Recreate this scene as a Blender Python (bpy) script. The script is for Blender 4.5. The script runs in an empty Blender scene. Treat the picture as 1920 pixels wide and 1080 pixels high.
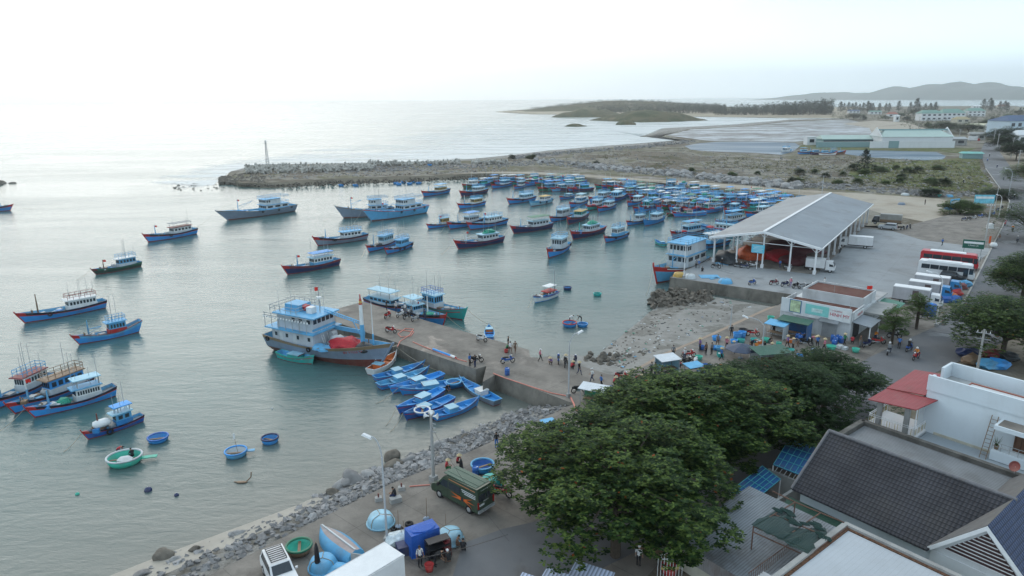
import bpy, bmesh, math, random
from math import sin, cos, pi, radians as R, atan, atan2, sqrt
from mathutils import Vector as V, Matrix, noise
random.seed(11)
sc = bpy.context.scene
COL = sc.collection
# ---------------- camera ----------------
F, H = 1300.0, 32.5
PITCH, ROLL = atan(356 / 1300), R(-0.39)
CM = Matrix.Rotation(pi / 2 - PITCH, 3, 'X') @ Matrix.Rotation(ROLL, 3, 'Z')
cd = bpy.data.cameras.new('camera')
cam = bpy.data.objects.new('camera', cd)
COL.objects.link(cam)
cam.matrix_world = Matrix.Translation((0, 0, H)) @ CM.to_4x4()
cd.sensor_width = 36
cd.lens = F / 1920 * 36
cd.clip_start, cd.clip_end = 0.5, 90000
sc.camera = cam
def G(px, py, z=2.0):
    d = CM @ V(((px - 960) / F, (540 - py) / F, -1))
    return V((0, 0, H)) + d * ((z - H) / d.z)
# ---------------- light ----------------
SUN_AZ, SUN_EL = R(-28), R(30)      # azimuth from +Y towards +X
sd = V((sin(SUN_AZ) * cos(SUN_EL), cos(SUN_AZ) * cos(SUN_EL), sin(SUN_EL)))
sl = bpy.data.lights.new('sun', 'SUN')
sl.energy, sl.angle, sl.color = .9, R(55), (1, .95, .87)
so = bpy.data.objects.new('sun', sl)
COL.objects.link(so)
so.rotation_euler = (-sd).to_track_quat('-Z', 'Y').to_euler()
w = bpy.data.worlds.new('World')
sc.world = w
w.use_nodes = True
nt = w.node_tree
nt.nodes.clear()
def N(nt, t, ins=None, **kw):
    n = nt.nodes.new(t)
    for k, v in kw.items(): setattr(n, k, v)
    for k, v in (ins or {}).items():
        s = n.inputs[k]
        if hasattr(v, 'is_output'): nt.links.new(v, s)
        else: s.default_value = v
    return n
def mixc(nt, f, a, b, bt='MIX'):
    n = nt.nodes.new('ShaderNodeMix'); n.data_type = 'RGBA'; n.blend_type = bt
    for s, v in ((n.inputs[0], f), (n.inputs[6], a), (n.inputs[7], b)):
        if hasattr(v, 'is_output'): nt.links.new(v, s)
        else: s.default_value = v if isinstance(v, (int, float)) else (tuple(v) + (1,))[:4]
    return n.outputs[2]
def ramp(nt, f, stops):
    n = nt.nodes.new('ShaderNodeValToRGB'); nt.links.new(f, n.inputs[0])
    e = n.color_ramp.elements
    while len(e) < len(stops): e.new(.5)
    for q, (p, c) in zip(e, stops):
        q.position = p
        q.color = (c, c, c, 1) if isinstance(c, (int, float)) else (tuple(c) + (1,))[:4]
    return n.outputs[0]
def math1(nt, op, a, b=0.0):
    n = nt.nodes.new('ShaderNodeMath'); n.operation = op
    for s, v in zip(n.inputs, (a, b)):
        if hasattr(v, 'is_output'): nt.links.new(v, s)
        else: s.default_value = v
    return n.outputs[0]
tc = N(nt, 'ShaderNodeTexCoord')
sky = N(nt, 'ShaderNodeTexSky', sky_type='NISHITA', sun_disc=False, sun_elevation=SUN_EL, sun_rotation=SUN_AZ, air_density=1.2, dust_density=2.5)
mp = N(nt, 'ShaderNodeMapping', {0: tc.outputs['Generated'], 3: (1.3, 1.3, 7)})
cn = N(nt, 'ShaderNodeTexNoise', {'Vector': mp.outputs[0], 'Scale': 1.6, 'Detail': 6, 'Roughness': .55, 'Distortion': .4})
dt = N(nt, 'ShaderNodeVectorMath', {0: tc.outputs['Generated'], 1: V((sin(SUN_AZ), cos(SUN_AZ), .35)).normalized()}, operation='DOT_PRODUCT')
sunw = ramp(nt, dt.outputs['Value'], [(.62, 0.0), (.9, 1.0)])
cl = ramp(nt, cn.outputs[0], [(.38, 0.0), (.62, 1.0)])
cf = math1(nt, 'MAXIMUM', math1(nt, 'MULTIPLY_ADD', cl, .4), sunw)
cf.node.inputs[0].links[0].from_node.inputs[2].default_value = .5
ccol = mixc(nt, sunw, (8.3, 10.0, 11.4), (14.0, 14.0, 13.6))
sz = N(nt, 'ShaderNodeSeparateXYZ', {0: tc.outputs['Generated']})
hb = ramp(nt, sz.outputs[2], [(.0, 1.0), (.04, .75), (.14, 0.0)])
skyc = mixc(nt, cf, mixc(nt, .6, sky.outputs[0], (6.3, 8.9, 11.0)), ccol)
bg = N(nt, 'ShaderNodeBackground', {0: mixc(nt, hb, skyc, mixc(nt, sunw, (18.0, 22.0, 24.5), (14.8, 15.0, 15.0))), 1: 0.1})
nt.links.new(bg.outputs[0], N(nt, 'ShaderNodeOutputWorld').inputs[0])
vs = sc.view_settings
vs.view_transform, vs.look, vs.exposure, vs.gamma = 'Standard', 'None', 0.12, 1.0
try: sc.cycles.max_bounces = 5; sc.cycles.diffuse_bounces = 2; sc.cycles.glossy_bounces = 2; sc.cycles.transparent_max_bounces = 8; sc.cycles.volume_bounces = 1
except Exception: pass
# ---------------- materials ----------------
MATS = {}
def mat(name, col, rough=.7, var=.12, scale=2.0, dirt=0.0, dirtcol=(.16, .13, .10), bump=0.0, bscale=12.0, spec=.35, metal=0.0, oi=0.0, coord='Object'):
    """procedural surface: base colour broken up by noise, plus dirt patches and bump"""
    if name in MATS: return MATS[name]
    m = bpy.data.materials.new(name); MATS[name] = m
    m.use_nodes = True
    t = m.node_tree
    b = t.nodes['Principled BSDF']
    c = N(t, 'ShaderNodeTexCoord').outputs[coord]
    n1 = N(t, 'ShaderNodeTexNoise', {'Vector': c, 'Scale': scale, 'Detail': 5, 'Roughness': .6})
    lo = tuple(x * (1 - var) for x in col); hi = tuple(min(1, x * (1 + var)) for x in col)
    out = mixc(t, ramp(t, n1.outputs[0], [(.3, 0.0), (.7, 1.0)]), lo, hi)
    if oi:
        o = N(t, 'ShaderNodeObjectInfo')
        hs = N(t, 'ShaderNodeHueSaturation', {'Hue': .5, 'Saturation': 1.0, 'Value': math1(t, 'MULTIPLY_ADD', o.outputs['Random'], oi), 'Color': out})
        hs.inputs['Value'].links[0].from_node.inputs[2].default_value = 1 - oi / 2
        out = hs.outputs[0]
    if dirt:
        n2 = N(t, 'ShaderNodeTexNoise', {'Vector': N(t, 'ShaderNodeMapping', {0: c, 3: (1, 1, .35)}).outputs[0], 'Scale': scale * .37 + .2, 'Detail': 8, 'Roughness': .68})
        f = ramp(t, n2.outputs[0], [(.5, 0.0), (.72, dirt)])
        out = mixc(t, f, out, dirtcol)
    t.links.new(out, b.inputs['Base Color'])
    b.inputs['Roughness'].default_value = rough
    b.inputs['Specular IOR Level'].default_value = spec
    b.inputs['Metallic'].default_value = metal
    if bump:
        n3 = N(t, 'ShaderNodeTexNoise', {'Vector': c, 'Scale': bscale, 'Detail': 4})
        bp = N(t, 'ShaderNodeBump', {'Height': n3.outputs[0], 'Strength': bump, 'Distance': .1})
        t.links.new(bp.outputs[0], b.inputs['Normal'])
    return m
def paint(name, col, **k):
    k.setdefault('rough', .5); k.setdefault('var', .1); k.setdefault('dirt', .5); k.setdefault('scale', 1.2)
    return mat(name, col, **k)
def rows(m, axis, freq, depth=.5, dark=.75, sharp=(.0, .12), coord='Object', rz=0.0):
    """add grooves / ribs across one object axis of an existing material (corrugation, planks, courses)"""
    t = m.node_tree; b = t.nodes['Principled BSDF']
    c = N(t, 'ShaderNodeTexCoord').outputs[coord]
    if rz: c = N(t, 'ShaderNodeMapping', {0: c, 2: (0, 0, rz)}).outputs[0]
    x = N(t, 'ShaderNodeSeparateXYZ', {0: c}).outputs[axis]
    fr = math1(t, 'FRACT', math1(t, 'MULTIPLY', x, freq))
    g = ramp(t, fr, [(sharp[0], 0.0), (sharp[1], 1.0), (1 - sharp[1] * .5, 1.0), (1.0, 0.0)])
    src = b.inputs['Base Color'].links[0].from_socket
    t.links.new(mixc(t, g, mixc(t, 1.0, src, (dark, dark, dark), 'MULTIPLY'), src), b.inputs['Base Color'])
    bp = N(t, 'ShaderNodeBump', {'Height': g, 'Strength': depth, 'Distance': .05})
    if b.inputs['Normal'].links: t.links.new(b.inputs['Normal'].links[0].from_socket, bp.inputs['Normal'])
    t.links.new(bp.outputs[0], b.inputs['Normal'])
    return m
# ---------------- mesh builder ----------------
class MB:
    def __init__(s): s.v = []; s.f = []; s.m = []; s.T = None
    def add(s, vs, fs, mi=0):
        o = len(s.v)
        for p in vs:
            p = V(p)
            if s.T is not None: p = s.T @ p
            s.v.append(p)
        for k, f in enumerate(fs):
            s.f.append([o + i for i in f]); s.m.append(mi[k] if isinstance(mi, (list, tuple)) else mi)
        return s
    def box(s, c, d, mi=0, rz=0.0, top=1.0, rx=0.0, ry=0.0, topo=(0, 0)):
        hx, hy, hz = d[0] / 2, d[1] / 2, d[2] / 2
        M = Matrix.Translation(c) @ Matrix.Rotation(rz, 4, 'Z') @ Matrix.Rotation(ry, 4, 'Y') @ Matrix.Rotation(rx, 4, 'X')
        t = top if isinstance(top, (tuple, list)) else (top, top)
        q = [(-hx, -hy, -hz), (hx, -hy, -hz), (hx, hy, -hz), (-hx, hy, -hz)] + [(x * hx * t[0] + topo[0], y * hy * t[1] + topo[1], hz) for x, y in ((-1, -1), (1, -1), (1, 1), (-1, 1))]
        return s.add([M @ V(p) for p in q], [(3, 2, 1, 0), (4, 5, 6, 7), (0, 1, 5, 4), (1, 2, 6, 5), (2, 3, 7, 6), (3, 0, 4, 7)], mi)
    def cyl(s, a, b, r0, r1=None, n=8, mi=0, cap=True):
        a, b = V(a), V(b); r1 = r0 if r1 is None else r1
        z = (b - a).normalized(); x = z.orthogonal().normalized(); y = z.cross(x)
        vs = [a + (x * cos(2 * pi * i / n) + y * sin(2 * pi * i / n)) * r0 for i in range(n)] + [b + (x * cos(2 * pi * i / n) + y * sin(2 * pi * i / n)) * r1 for i in range(n)]
        fs = [(i, (i + 1) % n, n + (i + 1) % n, n + i) for i in range(n)]
        if cap: fs += [tuple(range(n))[::-1], tuple(range(n, 2 * n))]
        return s.add(vs, fs, mi)
    def tube(s, pts, r, n=6, mi=0):
        for a, b in zip(pts, pts[1:]):
            if (V(a) - V(b)).length > 1e-4: s.cyl(a, b, r, r, n, mi)
        return s
    def lathe(s, prof, n=20, mi=0, c=(0, 0, 0), sx=1.0, sy=1.0):
        c = V(c); k = len(prof)
        vs = [c + V((r * cos(2 * pi * i / n) * sx, r * sin(2 * pi * i / n) * sy, z)) for i in range(n) for r, z in prof]
        fs = []; ms = []
        for i in range(n):
            j = (i + 1) % n
            for q in range(k - 1):
                fs.append((i * k + q, j * k + q, j * k + q + 1, i * k + q + 1)); ms.append(mi[q] if isinstance(mi, (list, tuple)) else mi)
        return s.add(vs, fs, ms)
    def prism(s, poly, z0, z1, mi=0, mside=None):
        n = len(poly); mside = mi if mside is None else mside
        a = sum(poly[i][0] * poly[(i + 1) % n][1] - poly[(i + 1) % n][0] * poly[i][1] for i in range(n))
        if a < 0: poly = poly[::-1]
        vs = [(p[0], p[1], z0) for p in poly] + [(p[0], p[1], z1) for p in poly]
        s.add(vs, [(i, (i + 1) % n, n + (i + 1) % n, n + i) for i in range(n)], mside)
        return s.add([(p[0], p[1], z1) for p in poly], [tuple(range(n))], mi)
    def quad(s, a, b, c, d, mi=0): return s.add([a, b, c, d], [(0, 1, 2, 3)], mi)
    def blob(s, c, r, seed=0, amp=.25, sub=2, mi=0, fr=1.2, flat=None):
        bm = bmesh.new(); bmesh.ops.create_icosphere(bm, subdivisions=sub, radius=1)
        bm.verts.ensure_lookup_table()
        vs = []
        for q in bm.verts:
            p = q.co; k = 1 + amp * noise.noise(p * fr + V((seed * 3.7, seed * 1.3, seed)))
            z = p.z * k
            if flat is not None and z < flat: z = flat
            vs.append(V((p.x * k * r[0], p.y * k * r[1], z * r[2])) + V(c))
        fs = [tuple(v.index for v in f.verts) for f in bm.faces]
        bm.free()
        return s.add(vs, fs, mi)
    def mesh(s, name, mats, smooth=False):
        me = bpy.data.meshes.new(name)
        me.from_pydata([tuple(p) for p in s.v], [], s.f)
        for m in (mats if isinstance(mats, (list, tuple)) else [mats]): me.materials.append(m)
        me.polygons.foreach_set('material_index', s.m)
        if smooth: me.polygons.foreach_set('use_smooth', [True] * len(s.f))
        me.update()
        return me
    def build(s, name, mats, parent=None, smooth=False, loc=None):
        o = bpy.data.objects.new(name, s.mesh(name, mats, smooth))
        COL.objects.link(o)
        if parent is not None: o.parent = parent
        if loc is not None: o.location = loc
        return o
def tag(o, label, cat, group=None):
    o['label'] = label; o['category'] = cat
    if group: o['group'] = group
    return o
def thing(name, label, cat, loc=(0, 0, 0), rz=0.0, group=None):
    o = bpy.data.objects.new(name, None); COL.objects.link(o)
    o.empty_display_size = .3
    o.location = loc; o.rotation_euler = (0, 0, rz)
    return tag(o, label, cat, group)
def struct(o, kind='structure'): o['kind'] = kind; return o
KIDS = {}
def kids(o):
    return [c for c in bpy.data.objects if c.parent is o]
def dup(o, loc, rz=0.0, label=None, group=None, scale=None, cache={}):
    """a copy of a thing with copies of its parts and sub-parts"""
    if o.name not in cache: cache[o.name] = [(c, kids(c)) for c in kids(o)]
    r = o.copy(); COL.objects.link(r); r.location = loc; r.rotation_euler = (0, 0, rz)
    if label: r['label'] = label
    if group: r['group'] = group
    if scale: r.scale = (scale,) * 3 if isinstance(scale, (int, float)) else scale
    out = {}
    for c, gs in cache[o.name]:
        k = c.copy(); COL.objects.link(k); k.parent = r; out.setdefault(c.name.split('.')[0], []).append(k)
        for g in gs:
            q = g.copy(); COL.objects.link(q); q.parent = k
    return r, out
def recol(o, slot, m):
    o.material_slots[slot].link = 'OBJECT'; o.material_slots[slot].material = m
def hd(a, b): d = b - a; return atan2(d.y, d.x)
# ================= setting =================
def PX(pts, z): return [G(x, y, z) for x, y in pts]
concrete = mat('concrete', (.20, .18, .158), .85, .25, .35, .85, (.09, .08, .07), .3, 6)
concwall = mat('stained_concrete', (.21, .195, .17), .9, .25, .5, .9, (.06, .055, .045), .4, 5)
slabs = mat('yard_slabs', (.27, .285, .295), .8, .12, .08, .6, (.17, .165, .16), .15, 5)
asphalt = mat('asphalt', (.13, .134, .142), .85, .18, .15, .35, (.19, .18, .17), .2, 20)
sand = mat('beach_sand', (.47, .43, .36), .9, .1, .05, .3, (.33, .30, .25), .2, 4)
paving = mat('brick_paving', (.27, .215, .17), .9, .2, .6, .4, (.2, .17, .14), .3, 8)
mud = mat('dark_mud', (.11, .10, .075), .9, .5, .12, .5, (.2, .18, .14), .8, 1.5)
def groundmix(name, cols, scale, bump=.6, stretch=(1, 1, 1), rough=.95):
    m = bpy.data.materials.new(name); MATS[name] = m; m.use_nodes = True; t = m.node_tree; b = t.nodes['Principled BSDF']
    c = N(t, 'ShaderNodeMapping', {0: N(t, 'ShaderNodeTexCoord').outputs['Object'], 3: stretch}).outputs[0]
    a = N(t, 'ShaderNodeTexNoise', {'Vector': c, 'Scale': scale, 'Detail': 9, 'Roughness': .56})
    d = N(t, 'ShaderNodeTexNoise', {'Vector': c, 'Scale': scale * 9, 'Detail': 6, 'Roughness': .7})
    k = len(cols)
    col = ramp(t, math1(t, 'MULTIPLY_ADD', a.outputs[0], .75), [(.37 + .27 * i / (k - 1), q) for i, q in enumerate(cols)])
    mm = [n for n in t.nodes if n.type == 'MATH'][-1]; t.links.new(math1(t, 'MULTIPLY', d.outputs[0], .25), mm.inputs[2])
    t.links.new(col, b.inputs['Base Color']); b.inputs['Roughness'].default_value = rough; b.inputs['Specular IOR Level'].default_value = .15
    bp = N(t, 'ShaderNodeBump', {'Height': d.outputs[0], 'Strength': bump, 'Distance': .4}); t.links.new(bp.outputs[0], b.inputs['Normal'])
    return m
scrub = groundmix('scrub_ground', [(.07, .065, .035), (.17, .145, .115), (.10, .085, .06), (.24, .225, .195), (.11, .105, .055), (.19, .165, .14), (.33, .315, .29)], .02, .8, (1, 1, 1))
meadow = groundmix('meadow', [(.05, .075, .025), (.10, .125, .035), (.15, .14, .075), (.075, .10, .03), (.22, .20, .15)], .06, .8)
flat = groundmix('reef_flat', [(.08, .07, .05), (.36, .38, .40), (.12, .10, .08), (.44, .47, .50), (.10, .09, .07), (.5, .53, .56), (.2, .18, .15)], .009, .4, (.5, .9, 1), .5)
rubble_m = groundmix('rubble_ground', [(.13, .12, .10), (.24, .23, .21), (.34, .33, .31), (.18, .16, .13)], .4, .9)
# ---- sea ----
def watermat(name, base, deep, ripple=1.0, rough=.16):
    m = bpy.data.materials.new(name); m.use_nodes = True; t = m.node_tree; b = t.nodes['Principled BSDF']
    c = N(t, 'ShaderNodeTexCoord').outputs['Object']
    big = N(t, 'ShaderNodeTexNoise', {'Vector': N(t, 'ShaderNodeMapping', {0: c, 2: (0, 0, R(18)), 3: (.35, 1, 1)}).outputs[0], 'Scale': .03, 'Detail': 5, 'Roughness': .6})
    col = mixc(t, ramp(t, big.outputs[0], [(.35, 0.0), (.65, 1.0)]), base, deep)
    xy = N(t, 'ShaderNodeSeparateXYZ', {0: c})
    # shallow silty water along the foreground sea wall: distance from the wall line
    a, bb = G(390, 1080), G(1077, 757); n = V((-(bb - a).y, (bb - a).x, 0)).normalized()
    dd = math1(t, 'ADD', math1(t, 'MULTIPLY', xy.outputs[0], n.x), math1(t, 'MULTIPLY', xy.outputs[1], n.y))
    dd = math1(t, 'SUBTRACT', dd, a.x * n.x + a.y * n.y)
    s = ramp(t, math1(t, 'DIVIDE', dd, 34.0), [(.05, 1.0), (.28, .6), (1.0, 0.0)])
    col = mixc(t, s, col, (.17, .165, .145))
    b.inputs['IOR'].default_value = 1.33
    wp = N(t, 'ShaderNodeTexNoise', {'Vector': N(t, 'ShaderNodeMapping', {0: c, 2: (0, 0, R(24)), 3: (.3, 1.1, 1)}).outputs[0], 'Scale': .022, 'Detail': 4, 'Roughness': .6, 'Distortion': .6})
    pat = ramp(t, wp.outputs[0], [(.38, .45), (.62, 1.0)]); t.links.new(math1(t, 'MULTIPLY', pat, rough * 1.3), b.inputs['Roughness'])
    t.links.new(col, b.inputs['Base Color'])
    w1 = N(t, 'ShaderNodeTexNoise', {'Vector': N(t, 'ShaderNodeMapping', {0: c, 2: (0, 0, R(28)), 3: (.5, 1.25, 1)}).outputs[0], 'Scale': .9, 'Detail': 5, 'Roughness': .62, 'Distortion': .3})
    w2 = N(t, 'ShaderNodeTexNoise', {'Vector': N(t, 'ShaderNodeMapping', {0: c, 2: (0, 0, R(-14)), 3: (.25, 1.0, 1)}).outputs[0], 'Scale': .12, 'Detail': 3, 'Roughness': .5})
    h = math1(t, 'MULTIPLY_ADD', w2.outputs[0], 2.2); t.links.new(w1.outputs[0], h.node.inputs[2])
    bp = N(t, 'ShaderNodeBump', {'Height': h, 'Strength': math1(t, 'MULTIPLY', pat, .6 * ripple), 'Distance': .3}); t.links.new(bp.outputs[0], b.inputs['Normal'])
    return m
sea_m = watermat('sea_water', (.046, .115, .12), (.066, .138, .14))
SX = 15000
struct(MB().quad((-SX, -200, -8), (SX, -200, -8), (SX, 17500, -8), (-SX, 17500, -8)).build('seabed', mat('seabed', (.2, .2, .17))))
struct(MB().quad((-SX, -180, 0), (SX, -180, 0), (SX, 17400, 0), (-SX, 17400, 0)).build('sea', sea_m))
# ---- quay, pier and market yard: one concrete sheet ----
LZ = 1.5
TD = V((.6, .8, 0)); TCn = G(1256, 520)
TEnd = TCn + TD * 71
sea_wall = PX([(1077, 757), (960, 811), (880, 847), (800, 880), (730, 908), (607, 969), (390, 1080)], 2)
nq = (sea_wall[-1] - sea_wall[0]).normalized()
pierL = PX([(930, 702), (905, 716), (912, 686), (892, 692), (752, 645)], 2)
pd = (pierL[4] - pierL[3]).normalized(); pn = V((pd.y, -pd.x, 0))
if pn.y < 0: pn = -pn
pR1 = G(992, 656); pR0 = pR1 + pd * ((G(680, 566) - pR1).dot(pd))
pL0 = pierL[4] + pd * ((pR0 - pierL[4]).dot(pd))
pierR = [pR0, G(802, 602), pR1, G(994, 669), G(1012, 671), G(1030, 667), G(1044, 672), G(1092, 687), G(1142, 702), G(1175, 702), G(1222, 680)]
slope_top = PX([(1260, 660), (1340, 627), (1405, 597), (1460, 572)], 2)
terr_r = G(1485, 552)
quay_poly = [sea_wall[-1] + nq * 30] + sea_wall[::-1] + pierL + [pL0] + pierR + slope_top + [terr_r, TCn, TEnd, TEnd + V((20, -13, 0)), G(1790, 400), G(1884, 410), G(1840, 500), G(1808, 566), G(1753, 613), G(1690, 641), G(1637, 667), V((38, 66, 2)), V((27, 55, 2)), V((15, 46, 2)), V((6, 36, 2)), V((2, 20, 2)), sea_wall[-1] + nq * 30 + V((10, -8, 0))]
mb = MB(); mb.prism([(p.x, p.y) for p in quay_poly], -3, 2.0, 0, 1)
struct(mb.build('quay', [concrete, concwall]))
# cast joints and damp patches of the quay concrete
for ax_, fq in ((0, .21), (1, .23)): rows(concrete, ax_, fq, .3, .62, (.0, .012), rz=-atan2(pd.y, pd.x))
for m_, sc_ in ((concrete, .16), (slabs, .09), (asphalt, .2)):
    t = m_.node_tree; b = t.nodes['Principled BSDF']; n_ = N(t, 'ShaderNodeTexNoise', {'Vector': N(t, 'ShaderNodeTexCoord').outputs['Object'], 'Scale': sc_, 'Detail': 6, 'Roughness': .6, 'Distortion': .5})
    f_ = ramp(t, n_.outputs[0], [(.56, 0.0), (.64, 1.0)]); src = b.inputs['Base Color'].links[0].from_socket
    t.links.new(mixc(t, f_, src, mixc(t, 1.0, src, (.62, .61, .60), 'MULTIPLY')), b.inputs['Base Color']); t.links.new(ramp(t, f_, [(0, .85), (1, .38)]), b.inputs['Roughness'])
# slabs of the market yard and its joints (painted grooves stay in the material)
rows(slabs, 0, .2, .3, .78, (.0, .012)); rows(slabs, 1, .2, .3, .78, (.0, .012))
yard = MB(); yo = TCn + V((1, .3, 0))
yp = [(0.2, .2), (.2, 70), (24, 72), (46, 78), (58, 60), (45, 10), (38, -10.5), (25, -11.5), (21.5, -3), (16.5, .2)]
yx, yy = V((.8, -.6, 0)), TD
def Y(a, b, z=2.0): q = TCn + yx * a + yy * b; return V((q.x, q.y, z))
ym = yard.add([(a, b, 0) for a, b in [(.3, .3), (.3, 70), (24, 70), (31, 62), (44.3, 60), (41.3, 37), (38, 14), (28.8, 2.5), (22, 1.2)]], [tuple(range(9))])
yob = struct(ym.build('yard_paving', slabs)); yob.location = (TCn.x, TCn.y, 2.004); yob.rotation_euler = (0, 0, atan2(yx.y, yx.x))
if yob.data.polygons[0].normal.z < 0: yob.data.flip_normals()
# paved slope above the beach, beach
def loft(a, b, name, m, k=1, za=None):
    q = MB(); n = len(a); rowsv = []
    for j in range(k + 1):
        for i in range(n): rowsv.append(a[i].lerp(b[i], j / k))
    q.add(rowsv, [(j * n + i, j * n + i + 1, (j + 1) * n + i + 1, (j + 1) * n + i) for j in range(k) for i in range(n - 1)])
    o = struct(q.build(name, m, smooth=True))
    if o.data.polygons[0].normal.z < 0: o.data.flip_normals()
    return o
ba = [G(1175, 704), G(1222, 682)] + [p + V((-.05, .05, -.03)) for p in slope_top]
bb = [p + V((-1.1, 1.3, -.8)) for p in ba]
loft(ba, bb, 'paved_slope', paving)
bc = [G(1085, 690, -.25), G(1120, 650, -.25), G(1150, 625, -.25), G(1185, 590, -.25), G(1215, 560, -.25), G(1245, 540, -.25)]
bd = [bb[0], bb[1], bb[2], bb[3], bb[4], G(1456, 577, 1.1)]
beach_m = groundmix('wet_sand', [(.13, .125, .115), (.20, .195, .18), (.25, .245, .23), (.12, .115, .10), (.23, .225, .21)], .12, .2, (1, 1, 1), .55)
loft(bd, bc, 'beach', beach_m, 5)
loft([G(1150, 706, 1.9), G(1100, 690, 1.9), G(1050, 676, 1.6)], [G(1175, 690, .9), G(1110, 670, 0), G(1060, 660, -.3)], 'beach_corner', beach_m)
# revetment slope under the sea wall
rv_top = [p.copy() for p in sea_wall]; rv_top = rv_top + [rv_top[-1] + nq * 12]
rv_bot = PX([(985, 762), (925, 790), (850, 818), (765, 858), (690, 885), (560, 950), (215, 1090), (0, 1190)], -.3)
for p in rv_top: p.z = 1.75
loft(rv_top, rv_bot, 'revetment', rubble_m, 4)
loft([p.lerp(q, .6) for p, q in zip(rv_top, rv_bot)][4:], [p + V((-2.6 * k, 1.3 * k, -.1)) for p, k in zip(rv_bot[4:], (0, .6, 1.1, 1.5))], 'wet_sand_strip', mat('wet_shore', (.27, .255, .22), .45, .15, .5), 3)
# ---- natural land beyond the harbour ----
shoreW = [(416, 338), (449, 351), (504, 353), (546, 352), (619, 346), (712, 344), (790, 341), (840, 338), (910, 333), (990, 337), (1087, 342), (1135, 347), (1200, 350), (1260, 354), (1297, 364), (1380, 372), (1463, 374), (1500, 383)]
shoreI = [(425, 335), (452, 343), (504, 343), (546, 340), (619, 335), (712, 332), (790, 330), (840, 328), (910, 325), (990, 327), (1087, 332), (1135, 337), (1200, 340), (1260, 343), (1297, 350), (1380, 355), (1463, 361), (1530, 372)]
seaI = [(1600, 222), (1480, 226), (1400, 236), (1290, 242), (1240, 256), (1303, 264), (1180, 274), (1100, 280), (1039, 285), (973, 293), (900, 300), (820, 304), (700, 307), (560, 309), (490, 311), (450, 321)]
seaO = [(1600, 221.5), (1480, 224), (1380, 233), (1240, 240), (1200, 256), (1280, 262), (1165, 271), (1085, 277), (1025, 282), (960, 290), (890, 297), (812, 301.5), (700, 304.5), (556, 307), (482, 308), (432, 321)]
iW, iI = PX(shoreW, -.15), PX(shoreI, LZ)
oI, oO = PX(seaI, LZ), PX(seaO, -.15)
land = [p for p in iI] + [TEnd + V((8, -5, 0)), G(1790, 425, LZ), V((160, 130, LZ)), V((600, 300, LZ)), V((2600, 1200, LZ)), V((4200, 3000, LZ)), G(2100, 197.5, LZ), G(1950, 198, LZ), G(1750, 199, LZ), G(1650, 200, LZ), G(1600, 203, LZ)] + oI
mb = MB(); mb.add([(p.x, p.y, LZ) for p in land], [tuple(range(len(land)))])
lo_ = struct(mb.build('natural_ground', scrub))
if lo_.data.polygons[0].normal.z < 0: lo_.data.flip_normals()
loft(iI, iW, 'harbour_shore', mud, 3)
loft(oI, oO, 'sea_shore', rubble_m, 2)
loft([iI[0], oI[-1]], [iW[0], oO[-1]], 'breakwater_head', mud)
def sheet(name, pts, z, m, kind='structure', dz=.02):
    q = MB(); P = PX(pts, z); q.add([(p.x, p.y, z + dz) for p in P], [tuple(range(len(P)))])
    o = q.build(name, m); o['kind'] = kind
    if o.data.polygons[0].normal.z < 0: o.data.flip_normals()
    return o
sandstrip = groundmix('dry_sand', [(.22, .195, .155), (.34, .30, .245), (.38, .345, .29), (.26, .235, .2)], .05, .4)
sheet('sand_strip', [(840, 326), (905, 322), (990, 322), (1090, 327), (1200, 335), (1300, 341), (1400, 348), (1500, 356), (1600, 362), (1760, 372), (1830, 388), (1800, 405), (1745, 418), (1660, 402), (1560, 374), (1463, 360), (1380, 354), (1297, 349), (1200, 339), (1087, 331), (990, 326), (905, 324.5)], LZ, sandstrip, dz=.03)
sheet('meadow_grass', [(1590, 330), (1600, 306), (1700, 303), (1790, 297), (1836, 292), (1838, 318), (1862, 348), (1850, 362), (1740, 352), (1660, 345)], LZ, meadow, dz=.05)
sheet('pond_bank', [(1495, 277), (1510, 268), (1640, 274), (1780, 277), (1832, 278), (1800, 288), (1760, 284), (1600, 281.5), (1540, 280)], LZ, meadow, dz=.06)
pond_m = watermat('pond_water', (.07, .12, .17), (.05, .10, .15), 1.2, .42)
sheet('lagoon', [(1283, 274), (1310, 269), (1345, 266), (1420, 265.5), (1490, 268), (1500, 274), (1486, 285), (1465, 290.5), (1420, 287), (1330, 284), (1296, 281)], LZ, pond_m, dz=.09)
sheet('channel', [(1560, 283), (1600, 281.7), (1700, 283.7), (1756, 285.5), (1774, 293), (1768, 299), (1735, 301), (1690, 299), (1640, 296), (1590, 290)], LZ, pond_m, dz=.09)
sheet('reef_flat', [(1320, 263), (1250, 254), (1295, 243), (1400, 237), (1480, 228), (1590, 224), (1640, 236), (1640, 262), (1540, 262), (1480, 266.5), (1420, 264.5), (1350, 265)], LZ, flat, dz=.07)
sheet('sandy_track', [(1580, 232), (1640, 226), (1700, 230), (1800, 262), (1790, 272), (1640, 262), (1630, 240)], LZ, sandstrip, dz=.08)
struct(MB().prism([(p.x, p.y) for p in PX([(1250, 257), (1200, 256), (1215, 253), (1300, 250), (1310, 254)], .2)], -.5, .25, 0).build('reef_bank', mud))
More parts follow.
